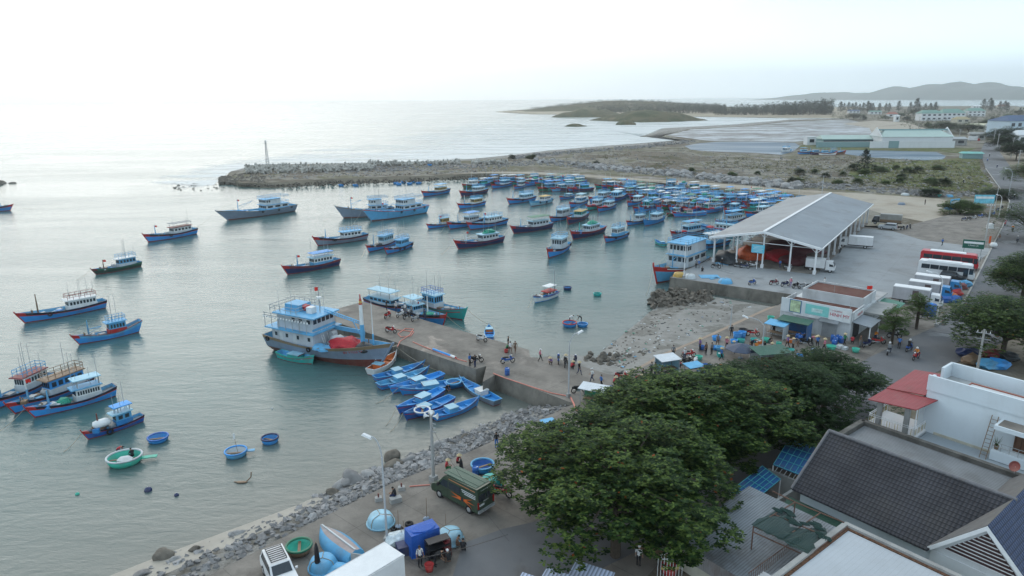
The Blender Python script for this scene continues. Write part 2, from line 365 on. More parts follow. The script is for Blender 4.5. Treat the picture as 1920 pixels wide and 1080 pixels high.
# ---- road ----
rl = PX([(1637, 667), (1690, 641), (1753, 613), (1808, 566), (1838, 507), (1882, 420), (1893, 377), (1870, 346), (1848, 316), (1838, 284), (1846, 267)], 2)
wid = [7, 7.5, 8, 8.5, 9, 10, 10, 10, 9.5, 9, 9]
rr = []
for i, p in enumerate(rl):
    a, b = rl[max(i - 1, 0)], rl[min(i + 1, len(rl) - 1)]; d = (b - a).normalized(); rr.append(p + V((d.y, -d.x, 0)) * wid[i])
near = [G(830, 1140), G(868, 1019), G(942, 992), V((3.5, 46.0, 2)), V((12, 53, 2)), V((27, 65, 2))]
nearr = [G(1050, 1140), V((2.5, 38.5, 2)), V((6, 40, 2)), V((9, 42, 2)), V((17, 49.5, 2)), V((32, 60, 2))]
q = MB(); L_, R_ = near + rl, nearr + rr; n = len(L_)
q.add([(p.x, p.y, -1.0) for p in L_] + [(p.x, p.y, 2.012) for p in L_] + [(p.x, p.y, 2.012) for p in R_] + [(p.x, p.y, -1) for p in R_], [(k * n + i, k * n + i + 1, (k + 1) * n + i + 1, (k + 1) * n + i) for k in range(3) for i in range(n - 1)])
road = struct(q.build('road', asphalt)); road.data.flip_normals() if road.data.polygons[n].normal.z < 0 else None
kb = MB(); kc = mat('kerb_stone', (.36, .35, .33), .85, .15, 1, .4)
for a, b in zip(rl[2:9], rl[3:9]): kb.box(((a + b) / 2 + V((0, 0, .07))).to_tuple(), ((b - a).length, .25, .14), 0, hd(a, b))
struct(kb.build('kerb', kc))
# verge beyond the road and inland ground under the houses
q = MB(); inl = [V((2, 20, 0)), V((4.5, 36.5, 0))] + nearr[2:] + rr + [V((420, 560, 0)), V((900, 600, 0)), V((500, 60, 0)), V((120, 0, 0)), V((-10, 10, 0))]
q.add([(p.x, p.y, 1.96) for p in inl], [tuple(range(len(inl)))])
o = struct(q.build('inland_ground', groundmix('yard_earth', [(.13, .115, .085), (.22, .19, .15), (.30, .27, .22)], .25, .5)))
if o.data.polygons[0].normal.z < 0: o.data.flip_normals()
# surf breaking behind the breakwater
def foam_mat():
    m = bpy.data.materials.new('surf_foam'); m.use_nodes = True; t = m.node_tree; b = t.nodes['Principled BSDF']
    b.inputs['Base Color'].default_value = (.85, .88, .88, 1); b.inputs['Roughness'].default_value = .6
    c = N(t, 'ShaderNodeTexCoord').outputs['Object']
    n1 = N(t, 'ShaderNodeTexNoise', {'Vector': N(t, 'ShaderNodeMapping', {0: c, 2: (0, 0, R(-22)), 3: (.28, 1.5, 1)}).outputs[0], 'Scale': .045, 'Detail': 9, 'Roughness': .62, 'Distortion': .7})
    ao = N(t, 'ShaderNodeVertexColor', layer_name='fade')
    t.links.new(ramp(t, math1(t, 'ADD', n1.outputs[0], math1(t, 'MULTIPLY', ao.outputs[0], .32)), [(.6, 0.0), (.8, .6)]), b.inputs['Alpha'])
    return m
fo = [(1225, 230), (1090, 222), (985, 214), (880, 212)], [(1290, 244), (1190, 256), (1030, 283), (960, 291), (812, 302), (556, 307.5), (482, 308.5), (420, 324), (380, 350), (320, 352)]
fin = [(1600, 221.8), (1480, 224.5), (1370, 233), (1240, 241), (1202, 256), (1270, 263), (1085, 277.5), (960, 290.5), (890, 297.5), (812, 302), (700, 305), (556, 307.5), (482, 308.5), (430, 323), (400, 347), (330, 356)]
fout = [(1320, 208), (1250, 210), (1150, 209), (1080, 211), (1000, 214), (930, 219), (860, 229), (800, 240), (760, 251), (700, 263), (610, 275), (500, 291), (400, 303), (330, 318), (290, 335), (270, 352)]
A_, B_ = PX(fin, 0), PX(fout, 0)
q = MB(); kk = 6; n = len(A_); vv = []
for j in range(kk + 1):
    for i in range(n): p = A_[i].lerp(B_[i], (j / kk)); vv.append((p.x, p.y, .04))
q.add(vv, [(j * n + i, j * n + i + 1, (j + 1) * n + i + 1, (j + 1) * n + i) for j in range(kk) for i in range(n - 1)])
fo_ = q.build('surf_foam', foam_mat()); fo_['kind'] = 'stuff'
ca = fo_.data.color_attributes.new('fade', 'FLOAT_COLOR', 'POINT')
for j in range(kk + 1):
    for i in range(n):
        k = (1 - j / kk) ** .7 * (.35 if i in (0, n - 1) else 1); ca.data[j * n + i].color = (k, k, k, 1)
if fo_.data.polygons[0].normal.z < 0: fo_.data.flip_normals()
# ---- headland, islets, mountains ----
hill_m = groundmix('headland_scrub', [(.03, .04, .018), (.05, .062, .026), (.10, .085, .045), (.04, .052, .022), (.15, .12, .075)], .02, 1.0)
def mound(name, a, b, ph, depth, m, seed, base=0.0, n=34, prof=None):
    """hill between two shore pixels a and b, ph pixels tall, depth metres deep"""
    A, B = G(a[0], a[1], base), G(b[0], b[1], base); ax = (B - A); L = ax.length; ax.normalize(); ay = V((-ax.y, ax.x, 0))
    if ay.y < 0: ay = -ay
    mid = (A + B) / 2; Hh = ph / F * mid.y
    q = MB(); k = 12; vv = []
    for j in range(k + 1):
        for i in range(n + 1):
            u, s = i / n, j / k
            e = (prof(u) if prof else sin(pi * u) ** .7) * sin(pi * min(1, s * 1.0)) ** .6
            h = Hh * e * (1 + .35 * noise.noise(V((u * 6 + seed, s * 3, seed)))) if 0 < u < 1 else 0
            p = A + ax * (L * u) + ay * (depth * (s) + .12 * depth * noise.noise(V((u * 5, seed, 0))))
            vv.append((p.x, p.y, base - 1 + max(0, h) * 1.0 + (1 if e > 0.02 else 0)))
    q.add(vv, [(j * (n + 1) + i, j * (n + 1) + i + 1, (j + 1) * (n + 1) + i + 1, (j + 1) * (n + 1) + i) for j in range(k) for i in range(n)])
    return struct(q.build(name, m, smooth=True))
mound('headland_hill', (925, 209), (1215, 211), 24, 700, hill_m, 1, 0, 40, lambda u: max(0, min(1, 1.9 * u ** .75 * (1 - u) ** .75)))
mound('headland_hill', (1030, 220), (1155, 220), 14, 160, hill_m, 2)
mound('headland_hill', (1205, 230), (1340, 226), 19, 130, hill_m, 3)
mound('islet', (1153, 234.5), (1193, 234.5), 8, 40, hill_m, 4)
mound('islet', (1055, 237), (1078, 238), 5, 20, hill_m, 5)
mtn = mat('mountain_forest', (.05, .07, .06), .95, .3, .002)
def mtprof(u): return max(0, (.25 + .75 * min(1, u * 2.2)) * min(1, u * 9) * (.8 + .35 * noise.noise(V((u * 9, 2, 0))) + .25 * noise.noise(V((u * 25, 7, 0)))))
mound('mountains', (1385, 187.3), (2400, 185.6), 30, 1100, mtn, 9, 0, 120, mtprof)
# land under the forest
mb = MB(); fp = PX([(930, 209.5), (1000, 214), (1200, 216), (1330, 219), (1480, 221), (1600, 221.5), (1650, 206), (1600, 200), (1500, 203), (1340, 203), (1140, 202)], .4)
mb.prism([(p.x, p.y) for p in fp], -1, .8, 0)
struct(mb.build('peninsula', groundmix('dune_sand', [(.18, .16, .10), (.34, .29, .22), (.40, .35, .27), (.16, .15, .08)], .01, .4)))
# ================= boats =================
P = {}
def pc(k, c, **kw): P[k] = paint('paint_' + k, c, **kw)
pc('blue', (.04, .255, .60), oi=.4); pc('sky', (.11, .37, .61), oi=.25); pc('pale', (.28, .50, .62), oi=.2); pc('deep', (.025, .12, .40), oi=.3)
pc('navy', (.02, .035, .11)); pc('red', (.42, .03, .03)); pc('maroon', (.19, .035, .04)); pc('rust', (.17, .055, .045), dirt=.6)
pc('black', (.022, .022, .026)); pc('white', (.68, .70, .70), dirt=.3); pc('offwhite', (.50, .54, .56), dirt=.4); pc('grey', (.20, .25, .32), dirt=.5, dirtcol=(.15, .165, .18))
pc('green', (.03, .17, .10)); pc('teal', (.03, .36, .33)); pc('mint', (.05, .45, .33)); pc('darkgreen', (.025, .06, .05)); pc('yellow', (.52, .34, .09)); pc('orange', (.55, .15, .04))
pc('wood', (.20, .13, .08), dirt=.5); pc('deckgrey', (.21, .24, .26), dirt=.6); pc('steel', (.33, .35, .36), dirt=.4); pc('bwood', (.24, .17, .10), dirt=.6)
pc('gnet', (.02, .25, .17), var=.5, scale=9, dirt=0); pc('rnet', (.42, .02, .03), var=.5, scale=9, dirt=0, bump=.9, bscale=7); pc('dnet', (.035, .04, .045), var=.6, scale=9, dirt=0, bump=.8, bscale=7); pc('pnet', (.55, .28, .28), var=.4, scale=9)
glassm = mat('dark_glass', (.025, .035, .045), .12, .2, 3, spec=.6)
rubber = mat('tyre_rubber', (.02, .02, .022), .85, .2, 4)
ropem = mat('rope_fibre', (.33, .29, .22), .9)
lampw = mat('lamp_housing', (.7, .72, .72), .3, .05)
def hullshape(p):
    L, B, fb = p['L'], p['B'], p['fb']
    def sheer(t): return fb + p.get('sr', .25) * fb * max(0, (1 - t / .45)) ** 2 + p.get('br', .8) * fb * max(0, (t - .35) / .65) ** 2.2
    def half(t):
        sw = p.get('sw', .72)
        if t < .42: k = sw + (1 - sw) * sin(pi / 2 * t / .42)
        else: k = max(0, 1 - ((t - .42) / .58) ** p.get('bp', 2.4))
        return B / 2 * k
    def xx(t, z):
        ov = p.get('ov', .1) * L; so_ = p.get('so', .03) * L
        f = max(-.2, z / sheer(t))
        return -L / 2 + L * t + ov * t ** 5 * f - so_ * (1 - t) ** 6 * max(0, f)
    return sheer, half, xx
def hull_mb(p, lod=1):
    """planked hull with boot top, rubbing strakes, bulwark and deck"""
    sheer, half, xx = hullshape(p)
    ns = 16 if lod else 9
    bul = p.get('bul', .45) * p['fb'] if 'bul' in p else min(.6, .45 * p['fb'])
    lv = p.get('levels') or [(-.35, 0), (.1, 0), (.5, 1), (.66, 1), (.74, 2), (.86, 3), (.93, 3), (1.0, 4)]
    q = MB(); cols = []
    T = [1 - (1 - i / ns) ** 1.25 for i in range(ns + 1)]
    st = []
    for t in T:
        zs, w = sheer(t), half(t); pr = []
        for f, _ in lv:
            z = f * zs if f > 0 else f
            fl = p.get('fl', .62); ex = .5 + .9 * t
            k = fl + (1 - fl) * max(0, f) ** ex if f > 0 else fl * .8
            k *= 1 - .35 * max(0, t - .6) * (1 - max(0, f)) * 2
            pr.append((xx(t, z), w * k, z))
        zi = zs - bul
        fi = zi / zs; ki = fl + (1 - fl) * max(0, fi) ** ex; ki *= 1 - .35 * max(0, t - .6) * (1 - fi) * 2
        pr += [(xx(t, zs), max(0, w - .1), zs), (xx(t, zi), max(0, w * ki - .09), zi), (xx(t, zi), 0, zi)]
        st.append(pr)
    k = len(lv) + 3
    mi = [lv[j][1] for j in range(1, len(lv))] + [4, 5, 6]
    bt = p.get('bowred', .93)
    for s in (1, -1):
        vs = [(x, y * s, z) for pr in st for x, y, z in pr]
        fs, ms = [], []
        for i in range(ns):
            for j in range(k - 1):
                a = (i * k + j, (i + 1) * k + j, (i + 1) * k + j + 1, i * k + j + 1)
                fs.append(a if s < 0 else a[::-1])
                m = mi[j]
                if T[i + 1] > bt and 2 <= m <= 4: m = 7
                if T[i] > .975 and m == 1: m = 7 if bt < 1 else 1
                ms.append(m)
        q.add(vs, fs, ms)
        n = len(lv)
        tr = [(st[0][j][0], st[0][j][1] * s, st[0][j][2]) for j in range(n)] + [(st[0][j][0], 0, st[0][j][2]) for j in range(n)]
        f2 = [(j, j + 1, n + j + 1, n + j) for j in range(n - 1)]
        q.add(tr, [f if s > 0 else f[::-1] for f in f2], [lv[j][1] for j in range(1, n)])
        # transom inside
        a = st[0]; q.add([(a[n][0] + .1, a[n][1] * s, a[n][2]), (a[n + 1][0] + .1, a[n + 1][1] * s, a[n + 1][2]), (a[n + 1][0] + .1, 0, a[n + 1][2]), (a[n][0] + .1, 0, a[n][2]), (a[n][0], a[n][1] * s, a[n][2]), (a[n][0], 0, a[n][2])], [(0, 1, 2, 3), (0, 3, 5, 4)], [5, 4])
    # stem post
    q.tube([(xx(1, z * sheer(1)) + .03, 0, z * sheer(1)) for z in (0, .4, .75, 1.0)] + [(xx(1, sheer(1)) + .1, 0, sheer(1) + p.get('stem', .25))], .09 * p['B'] / 3, 6, 7)
    return q, sheer, half, xx
def hmats(p): return [P[p.get('bot', 'maroon')], P[p.get('hull', 'blue')], P[p.get('st', 'red')], P[p.get('hull2', p.get('hull', 'blue'))], P[p.get('rail', 'black')], P[p.get('inn', 'sky')], P[p.get('deck', 'deckgrey')], P[p.get('bow', 'red')]]
def winrow(par, x0, x1, y, z, h, n, face, sep=True, name='window'):
    """a row of n framed windows on a house wall; face: 0 +x, 1 +y, 2 -y, 3 -x"""
    q = MB()
    for i in range(n):
        a = x0 + (x1 - x0) * (i + .5) / n; ww = abs(x1 - x0) / n * .66
        c, d = {0: ((y, a, z), (.03, ww, h)), 3: ((-y, a, z), (.03, ww, h)), 1: ((a, y, z), (ww, .03, h)), 2: ((a, -y, z), (ww, .03, h))}[face]
        if sep: MB().box(c, d).build(name, glassm, par)
        else: q.box(c, d)
    if not sep: q.build(name, glassm, par)
def rail(par, x0, x1, y0, y1, z, h, m, nx=5, name='railing', r=.035, bars=2):
    q = MB()
    for i in range(nx + 1):
        x = x0 + (x1 - x0) * i / nx
        for y in (y0, y1): q.cyl((x, y, z), (x, y, z + h), r, r, 5)
    for b in range(bars):
        zz = z + h * (b + 1) / bars
        q.tube([(x0, y0, zz), (x1, y0, zz), (x1, y1, zz), (x0, y1, zz), (x0, y0, zz)], r, 5)
    return q.build(name, m, par)
def tyre(par, c, r, ax):
    q = MB(); n = 12; c = V(c); ax = V(ax).normalized(); u = ax.orthogonal().normalized(); v_ = ax.cross(u)
    pts = [c + (u * cos(2 * pi * i / n) + v_ * sin(2 * pi * i / n)) * r for i in range(n + 1)]
    return q.tube(pts, r * .36, 6).build('tyre_fender', rubber, par)
def flag(par, x, y, z, s=.5):
    q = MB(); n = 5
    q.add([(x - s * 1.4 * i / n, y + .08 * sin(i * 1.6), z - .05 * i * s + k * s) for k in (0, 1) for i in range(n + 1)], [(i, i + 1, n + 2 + i, n + 1 + i) for i in range(n)])
    q.add([(v.x, v.y + .015, v.z) for v in q.v[:]], [(i + 1, i, n + 1 + i, n + 2 + i) for i in range(n)])
    return q.build('flag', mat('flag_red', (.65, .03, .02), .7, .1), par)
def fishing_boat(p, label, loc, rz, group='fishing boats at anchor in the harbour', lod=1, name='fishing_boat'):
    t = thing(name, label, 'fishing boat', loc, rz, group)
    q, sheer, half, xx = hull_mb(p, lod)
    hull = q.build('hull', hmats(p), t)
    L, B, fb = p['L'], p['B'], p['fb']
    zi = lambda u: sheer(u) - min(.6, .45 * fb)
    X = lambda u: -L / 2 + L * u
    rnd = random.Random(int(abs(loc[0] * 13 + loc[1] * 7)))
    if p.get('cab', True):
        u0, u1 = p.get('cu', (.12, .46)); cw = p.get('cw', .62) * B; ch = p.get('ch', 1.55) * 1.14; z0 = min(zi(u0), zi(u1))
        x0, x1 = X(u0), X(u1)
        cabm = P[p.get('cabc', 'offwhite')]
        q = MB(); q.box(((x0 + x1) / 2, 0, z0 + ch / 2), (x1 - x0, cw, ch), 0, top=.96)
        q.box(((x0 + x1) / 2, 0, z0 + ch * .24), (x1 - x0 + .06, cw + .06, ch * .46), 1)
        cab = q.build('wheelhouse', [cabm, P[p.get('cabl', 'sky')]], t)
        zr = z0 + ch
        ro = MB().box(((x0 + x1) / 2 + .12, 0, zr + .06), (x1 - x0 + .55, cw + .4, .12), 0, top=.97).build('roof', P[p.get('roof', 'sky')], cab)
        wz, wh = z0 + ch * .70, ch * .33
        nf = 3 if lod == 0 else 4
        sep = lod > 0 and p.get('sep', True)
        winrow(cab, -cw * .45, cw * .45, x1 - .012, wz, wh, nf, 0, sep)
        for f in (1, 2): winrow(cab, x0 + .15, x1 - .15, cw / 2 * .985, wz, wh * .85, p.get('nw', 5), f, sep)
        if p.get('two'):   # upper bridge of the larger ships
            bx0, bx1 = X(u0 + (u1 - u0) * p.get('b0', .35)), x1 - .1; bh = ch * .82
            q = MB(); q.box(((bx0 + bx1) / 2, 0, zr + .12 + bh / 2), (bx1 - bx0, cw * .92, bh), 0, top=.95)
            br = q.build('bridge', [cabm], t)
            winrow(br, -cw * .42, cw * .42, bx1 - .03, zr + .12 + bh * .62, bh * .42, 5, 0, sep)
            for f in (1, 2): winrow(br, bx1 - 1.6, bx1 - .15, cw * .92 / 2 * .985, zr + .12 + bh * .62, bh * .36, 2, f, sep)
            MB().box(((bx0 + bx1) / 2 + .1, 0, zr + .12 + bh + .06), (bx1 - bx0 + .6, cw + .1, .12), 0).build('roof', P[p.get('roof', 'sky')], br)
            rail(t, X(u0), bx0, -cw * .52, cw * .52, zr + .12, .8, P['sky'], 3)
            zr = zr + .12 + bh
        rt = p.get('top', 'rail')
        if rt == 'rail': rail(t, x0, x1, -cw * .5, cw * .5, zr + .12, .75, P[p.get('railc', 'sky')], 5, r=.035 if lod else .05)
        if rt == 'canopy':
            hh = p.get('chh', 1.0)
            q = MB()
            for x in (x0 + .1, x1 - .3):
                for y in (-cw * .45, cw * .45): q.cyl((x, y, zr + .1), (x, y, zr + hh), .045, .045, 5, 1)
            q.box(((x0 + x1) / 2, 0, zr + hh + .05), (x1 - x0 + .3, cw + .35, .09), 0, top=.98)
            q.build('canopy', [P[p.get('canc', 'sky')], P['steel']], t)
        if rt == 'nets':
            MB().blob(((x0 + x1) / 2 - .3, 0, zr + .3), ((x1 - x0) * .4, cw * .42, .55), rnd.random() * 9, .5, 2, 0, 2.2).build('green_net', P[p.get('netc', 'gnet')], t)
        if p.get('lamps'):
            q = MB()
            for y in (-cw * .62, cw * .62):
                q.tube([(x0 - .4, y, zr + .75), (x1 + .3, y, zr + .75)], .04, 5, 1)
                for i in range(10): q.lathe([(0, .0), (.09, .05), (.11, .16), (.03, .26)], 6, 0, (x0 + (x1 - x0) * i / 9, y, zr + .48))
            q.build('lamp_rack', [lampw, P['steel']], t)
        if not lod: [MB().cyl((X(u0 + .1 + .12 * k), .5 * (-1) ** k, zr), (X(u0 + .1 + .12 * k), .5 * (-1) ** k, zr + 2.2 + k), .03, .02, 4).build('antenna', P[('wood', 'offwhite')[k]], t) for k in range(2)]
        # deck gear aft and forward of the house
        if lod:
            for k in range(5):
                u = u1 + .06 + .32 * rnd.random(); s = .3 + .3 * rnd.random()
                MB().box((X(u), (rnd.random() - .5) * B * .45, zi(u) + s * .4), (s * 1.5, s * 1.2, s * .8), 0, rnd.random()).build('gear_box', P[rnd.choice(['blue', 'deckgrey', 'offwhite', 'wood'])], t)
            MB().box((X(u1 + .12), 0, zi(u1 + .12) + .16), (L * .1, B * .4, .32), 0, top=.9).build('hatch', P[p.get('inn', 'sky')], t)
            for k in range(3 + rnd.randint(0, 2)):
                x = x0 + (x1 - x0) * rnd.random(); y = (rnd.random() - .5) * cw
                MB().cyl((x, y, zr), (x, y, zr + 2.0 + 2.4 * rnd.random()), .032, .02, 4).build('antenna', P['steel'], t)
    if p.get('net'):
        MB().blob((X(.64), 0, zi(.62) + .3), (L * .11, B * .3, .5), rnd.random() * 9, .45, 2, 0, 2).build('fishing_net', P[p['net']], t)
    um = p.get('mast', .74)
    if um:
        mh = p.get('mh', 2.6); z0 = zi(um); xm = X(um)
        q = MB(); q.cyl((xm, 0, z0), (xm, 0, z0 + mh * .55), .12, .11, 8, 0); q.cyl((xm, 0, z0 + mh * .55), (xm, 0, z0 + mh), .09, .06, 8, 1)
        ms = q.build('mast', [P[p.get('mastc', 'sky')], P[p.get('mastc2', p.get('mastc', 'sky'))]], t)
        if p.get('flag'): flag(ms, xm, 0, z0 + mh - .45, .4)
        if p.get('boom'):
            q = MB(); q.cyl((xm, 0, z0 + mh * .45), (xm - L * .22, .2, z0 + mh * (.75 if p['boom'] > 1 else .5)), .06, .05, 6); q.cyl((xm, 0, z0 + mh * .2), (xm - L * .22, .2, z0 + mh * (.75 if p['boom'] > 1 else .5)), .03, .03, 5)
            q.build('boom', P[p.get('mastc', 'sky')], ms)
            # stays
            q = MB(); q.cyl((xm, 0, z0 + mh * .95), (xx(1, sheer(1)), 0, sheer(1)), .015, .015, 4); q.cyl((xm, 0, z0 + mh * .95), (X(.45), 0, z0 + 1.7), .015, .015, 4); q.build('stay', ropem, ms)
    for u, s in p.get('tyres', ()):
        y = (half(u) + .05) * s
        tyre(t, (X(u), y, sheer(u) - .35), .26, (0, 1, 0))
    if lod and p.get('bollards', True):
        for s in (1, -1): MB().cyl((X(.9), s * half(.9) * .5, zi(.9)), (X(.9), s * half(.9) * .5, sheer(.9) + .22), .07, .07, 6).build('bollard', P['wood'], t)
    if p.get('winch'):
        q = MB(); q.cyl((X(.6), -.35, zi(.6) + .6), (X(.6), .35, zi(.6) + .6), .33, .33, 10, 0); q.box((X(.6), 0, zi(.6) + .3), (.5, .5, .6), 1); q.build('winch', [P['steel'], P['deckgrey']], t)
    if p.get('line'):
        a = V((xx(1, sheer(1)), 0, sheer(1) - .1)); e = V((a.x + p['line'], a.x * .25, .02)); pts = []
        for i in range(9): s = i / 8; z = a.z * (1 - s) ** 1.8 + .03; pts.append((a.x + (e.x - a.x) * s, e.y * s, z))
        MB().tube(pts, .025, 4).build('mooring_line', ropem, t)
    return t
def lettering(par, txt, size, loc, rot, m, name='lettering', ext=.006, sx=1.0):
    """words as a flat mesh part"""
    c = bpy.data.curves.new('words', 'FONT'); c.body = txt; c.size = size; c.align_x = 'CENTER'; c.align_y = 'CENTER'; c.extrude = ext
    o = bpy.data.objects.new('words', c); COL.objects.link(o)
    me = bpy.data.meshes.new_from_object(o.evaluated_get(bpy.context.evaluated_depsgraph_get()))
    bpy.data.objects.remove(o); bpy.data.curves.remove(c)
    me.materials.clear(); me.materials.append(m)
    o = bpy.data.objects.new(name, me); COL.objects.link(o); o.location = loc; o.scale = (sx, 1, 1)
    if isinstance(rot, Matrix): o.rotation_euler = rot.to_euler()
    else: o.rotation_euler = rot
    if par is not None: o.parent = par
    return o
def facing(right, up):
    r_, u_ = V(right).normalized(), V(up); n_ = r_.cross(u_).normalized(); u_ = n_.cross(r_)
    return Matrix((r_, u_, n_)).transposed()
def put(px, p, label, **k):
    """px: bow and stern at the waterline in the picture"""
    a, b = G(px[0], px[1], 0), G(px[2], px[3], 0)
    p = dict(p); p['L'] = p.get('L') or (a - b).length; p.setdefault('B', p['L'] * .27); p.setdefault('fb', .085 * p['L'] + .15)
    if 'line' not in p and int(px[0]) % 3 != 0: p['line'] = p['L'] * .4
    d = (a - b).normalized(); mid = a - d * (p['L'] / 2)
    return fishing_boat(p, label, (mid.x, mid.y, 0), hd(b, a), **k), p
W5 = dict(tyres=((.75, 1), (.45, 1), (.7, -1)))
Bl = dict(hull='blue', hull2='black', st='red', rail='navy', bow='red', cabc='white', cabl='offwhite', roof='pale', inn='sky')
def B_(**k): d = dict(Bl); d.update(k); return d
sg = 'small fishing boats anchored apart in the bay'
put((48, 606, 195, 576), B_(cu=(.1, .47), top='rail', railc='maroon', roof='white', cabl='white', mast=.83, mh=3.2, mastc='wood', nw=8, ch=1.5, br=.7, tyres=((.72, 1),)), 'long blue boat with a two-tone white wheelhouse and a bare brown foremast', group=sg)
put((181, 515, 262, 499), B_(hull='darkgreen', hull2='green', st='green', bow='maroon', cabc='sky', roof='white', cu=(.1, .5), mast=.82, mh=2, mastc='wood', flag=1, winch=1, br=.5), 'dark green boat with a pale blue wheelhouse and small flag, between two blue boats', group=sg)
put((279, 454, 365, 438), B_(top='canopy', canc='deckgrey', cu=(.1, .5), mast=.84, mh=2.6, flag=1, winch=1, roof='maroon', railc='maroon', tyres=((.6, 1),), boom=0), 'blue and black boat with a grey ridged canopy and a pale blue foremast', group=sg)
shipg = dict(hull='grey', hull2='grey', st='grey', rail='bwood', bow='grey', bowred=1.1, bot='rust', cabc='offwhite', cabl='sky', roof='sky', two=1, lamps=1, cu=(.1, .47), cw=.7, ch=1.6, ov=.16, br=.9, fb=1.9, tyres=((.3, 1), (.55, 1), (.08, 1)), mast=.84, mh=3.6, boom=2, mastc='sky', top='rail', flag=1, sw=.85, nw=3)
put((428, 413, 547, 395), dict(shipg, fb=1.65), 'pale grey two-deck trawler with rust red bottom riding alone nearest the breakwater tip', group=sg)
put((150, 646, 258, 622), B_(hull2='sky', rail='maroon', st='sky', cabc='sky', cabl='red', top='rail', cu=(.2, .5), mast=.83, mh=2.4, boom=1, sr=1.1, so=.09, ov=.12, fb=.85, roof='sky'), 'low blue boat with swept-up stern and red striped cabin back', group=sg)
put((-12, 770, 100, 715), B_(cu=(.16, .55), railc='sky', roof='maroon', mast=.86, mh=2.2, top='rail', nw=7), 'blue boat half out of view at the outer side of the rafted trio', group='three rafted blue boats')
put((30, 776, 168, 722), B_(cu=(.1, .58), cabc='blue', top='rail', railc='wood', roof='wood', mast=.82, mh=2.6, mastc2='white', flag=1, winch=1, lamps=0, ch=1.7), 'middle boat of the rafted trio with a dark timber roof deck', group='three rafted blue boats')
put((67, 783, 214, 741), B_(cu=(.17, .5), roof='sky', top='canopy', canc='pale', mast=.82, mh=1.9, nw=9, net='gnet', ch=1.35, sr=.6), 'inner boat of the rafted trio with green net and a row of white framed windows', group='three rafted blue boats')
put((167, 824, 266, 789), B_(hull='deep', cabc='sky', cabl='blue', nw=2, cu=(.2, .5), ch=1.25, top='canopy', canc='blue', chh=.7, mast=.8, mh=1.9, mastc='rust', tyres=((.66, 1),), sr=.35), 'blue boat with red bow and flat blue canopy, carrying a white tarpaulin bundle', group=sg)
MB().blob((0, 0, 0), (.95, .6, .45), 3, .2, 2).build('tarpaulin_bundle', P['white'], [o for o in bpy.data.objects if o.name.startswith('fishing_boat')][-1], True, (1.2, 0, 1.25))
put((19, 395, -60, 398), B_(cabc='white', top='nets', netc='yellow', mast=.8, mh=1.5), 'blue boat cut by the edge of the picture out at sea', group=sg)
put((645, 409, 735, 402), dict(shipg, line=4), 'grey trawler with rust red bottom lying behind the bright blue one', group='paired trawlers')
put((697, 415, 793, 398), dict(shipg, hull='sky', hull2='sky', st='sky', rail='red', bot='rust', mast=.8, mh=2.6), 'bright blue two-deck trawler with a red rail beside a grey one', group='paired trawlers')
mg = 'fishing boats moored in mid harbour'
put((597, 461, 685, 448), B_(hull='grey', bow='red', cu=(.12, .5), roof='sky', top='rail', tyres=((.7, 1), (.73, 1)), mast=.84, mh=2.4, br=.95, flag=0), 'grey hulled boat with a red bow and pale blue deck', group=mg)
put((540, 515, 632, 496), B_(hull='navy', hull2='maroon', st='maroon', rail='maroon', cu=(.13, .52), nw=6, top='canopy', canc='blue', chh=.8, mast=.8, mh=2.5, winch=1, mastc2='sky', cabl='sky', flag=1), 'navy and maroon boat with a flat blue canopy over a white wheelhouse', group=mg)
put((692, 473, 752, 453), B_(cabc='pale', cu=(.1, .5), top='rail', ch=1.9, roof='sky', mast=.8, mh=2.6, net='dnet', L=9.5), 'tall blue boat with a railed roof, outer one of a touching pair', group=mg)
put((726, 477, 781, 458), B_(cabc='sky', cabl='sky', top='rail', cu=(.15, .5), roof='sky', mast=0, tyres=((.45, 1), (.62, 1), (.05, 1)), L=9), 'blue boat with ochre panelled wheelhouse, inner one of a touching pair', group=mg)
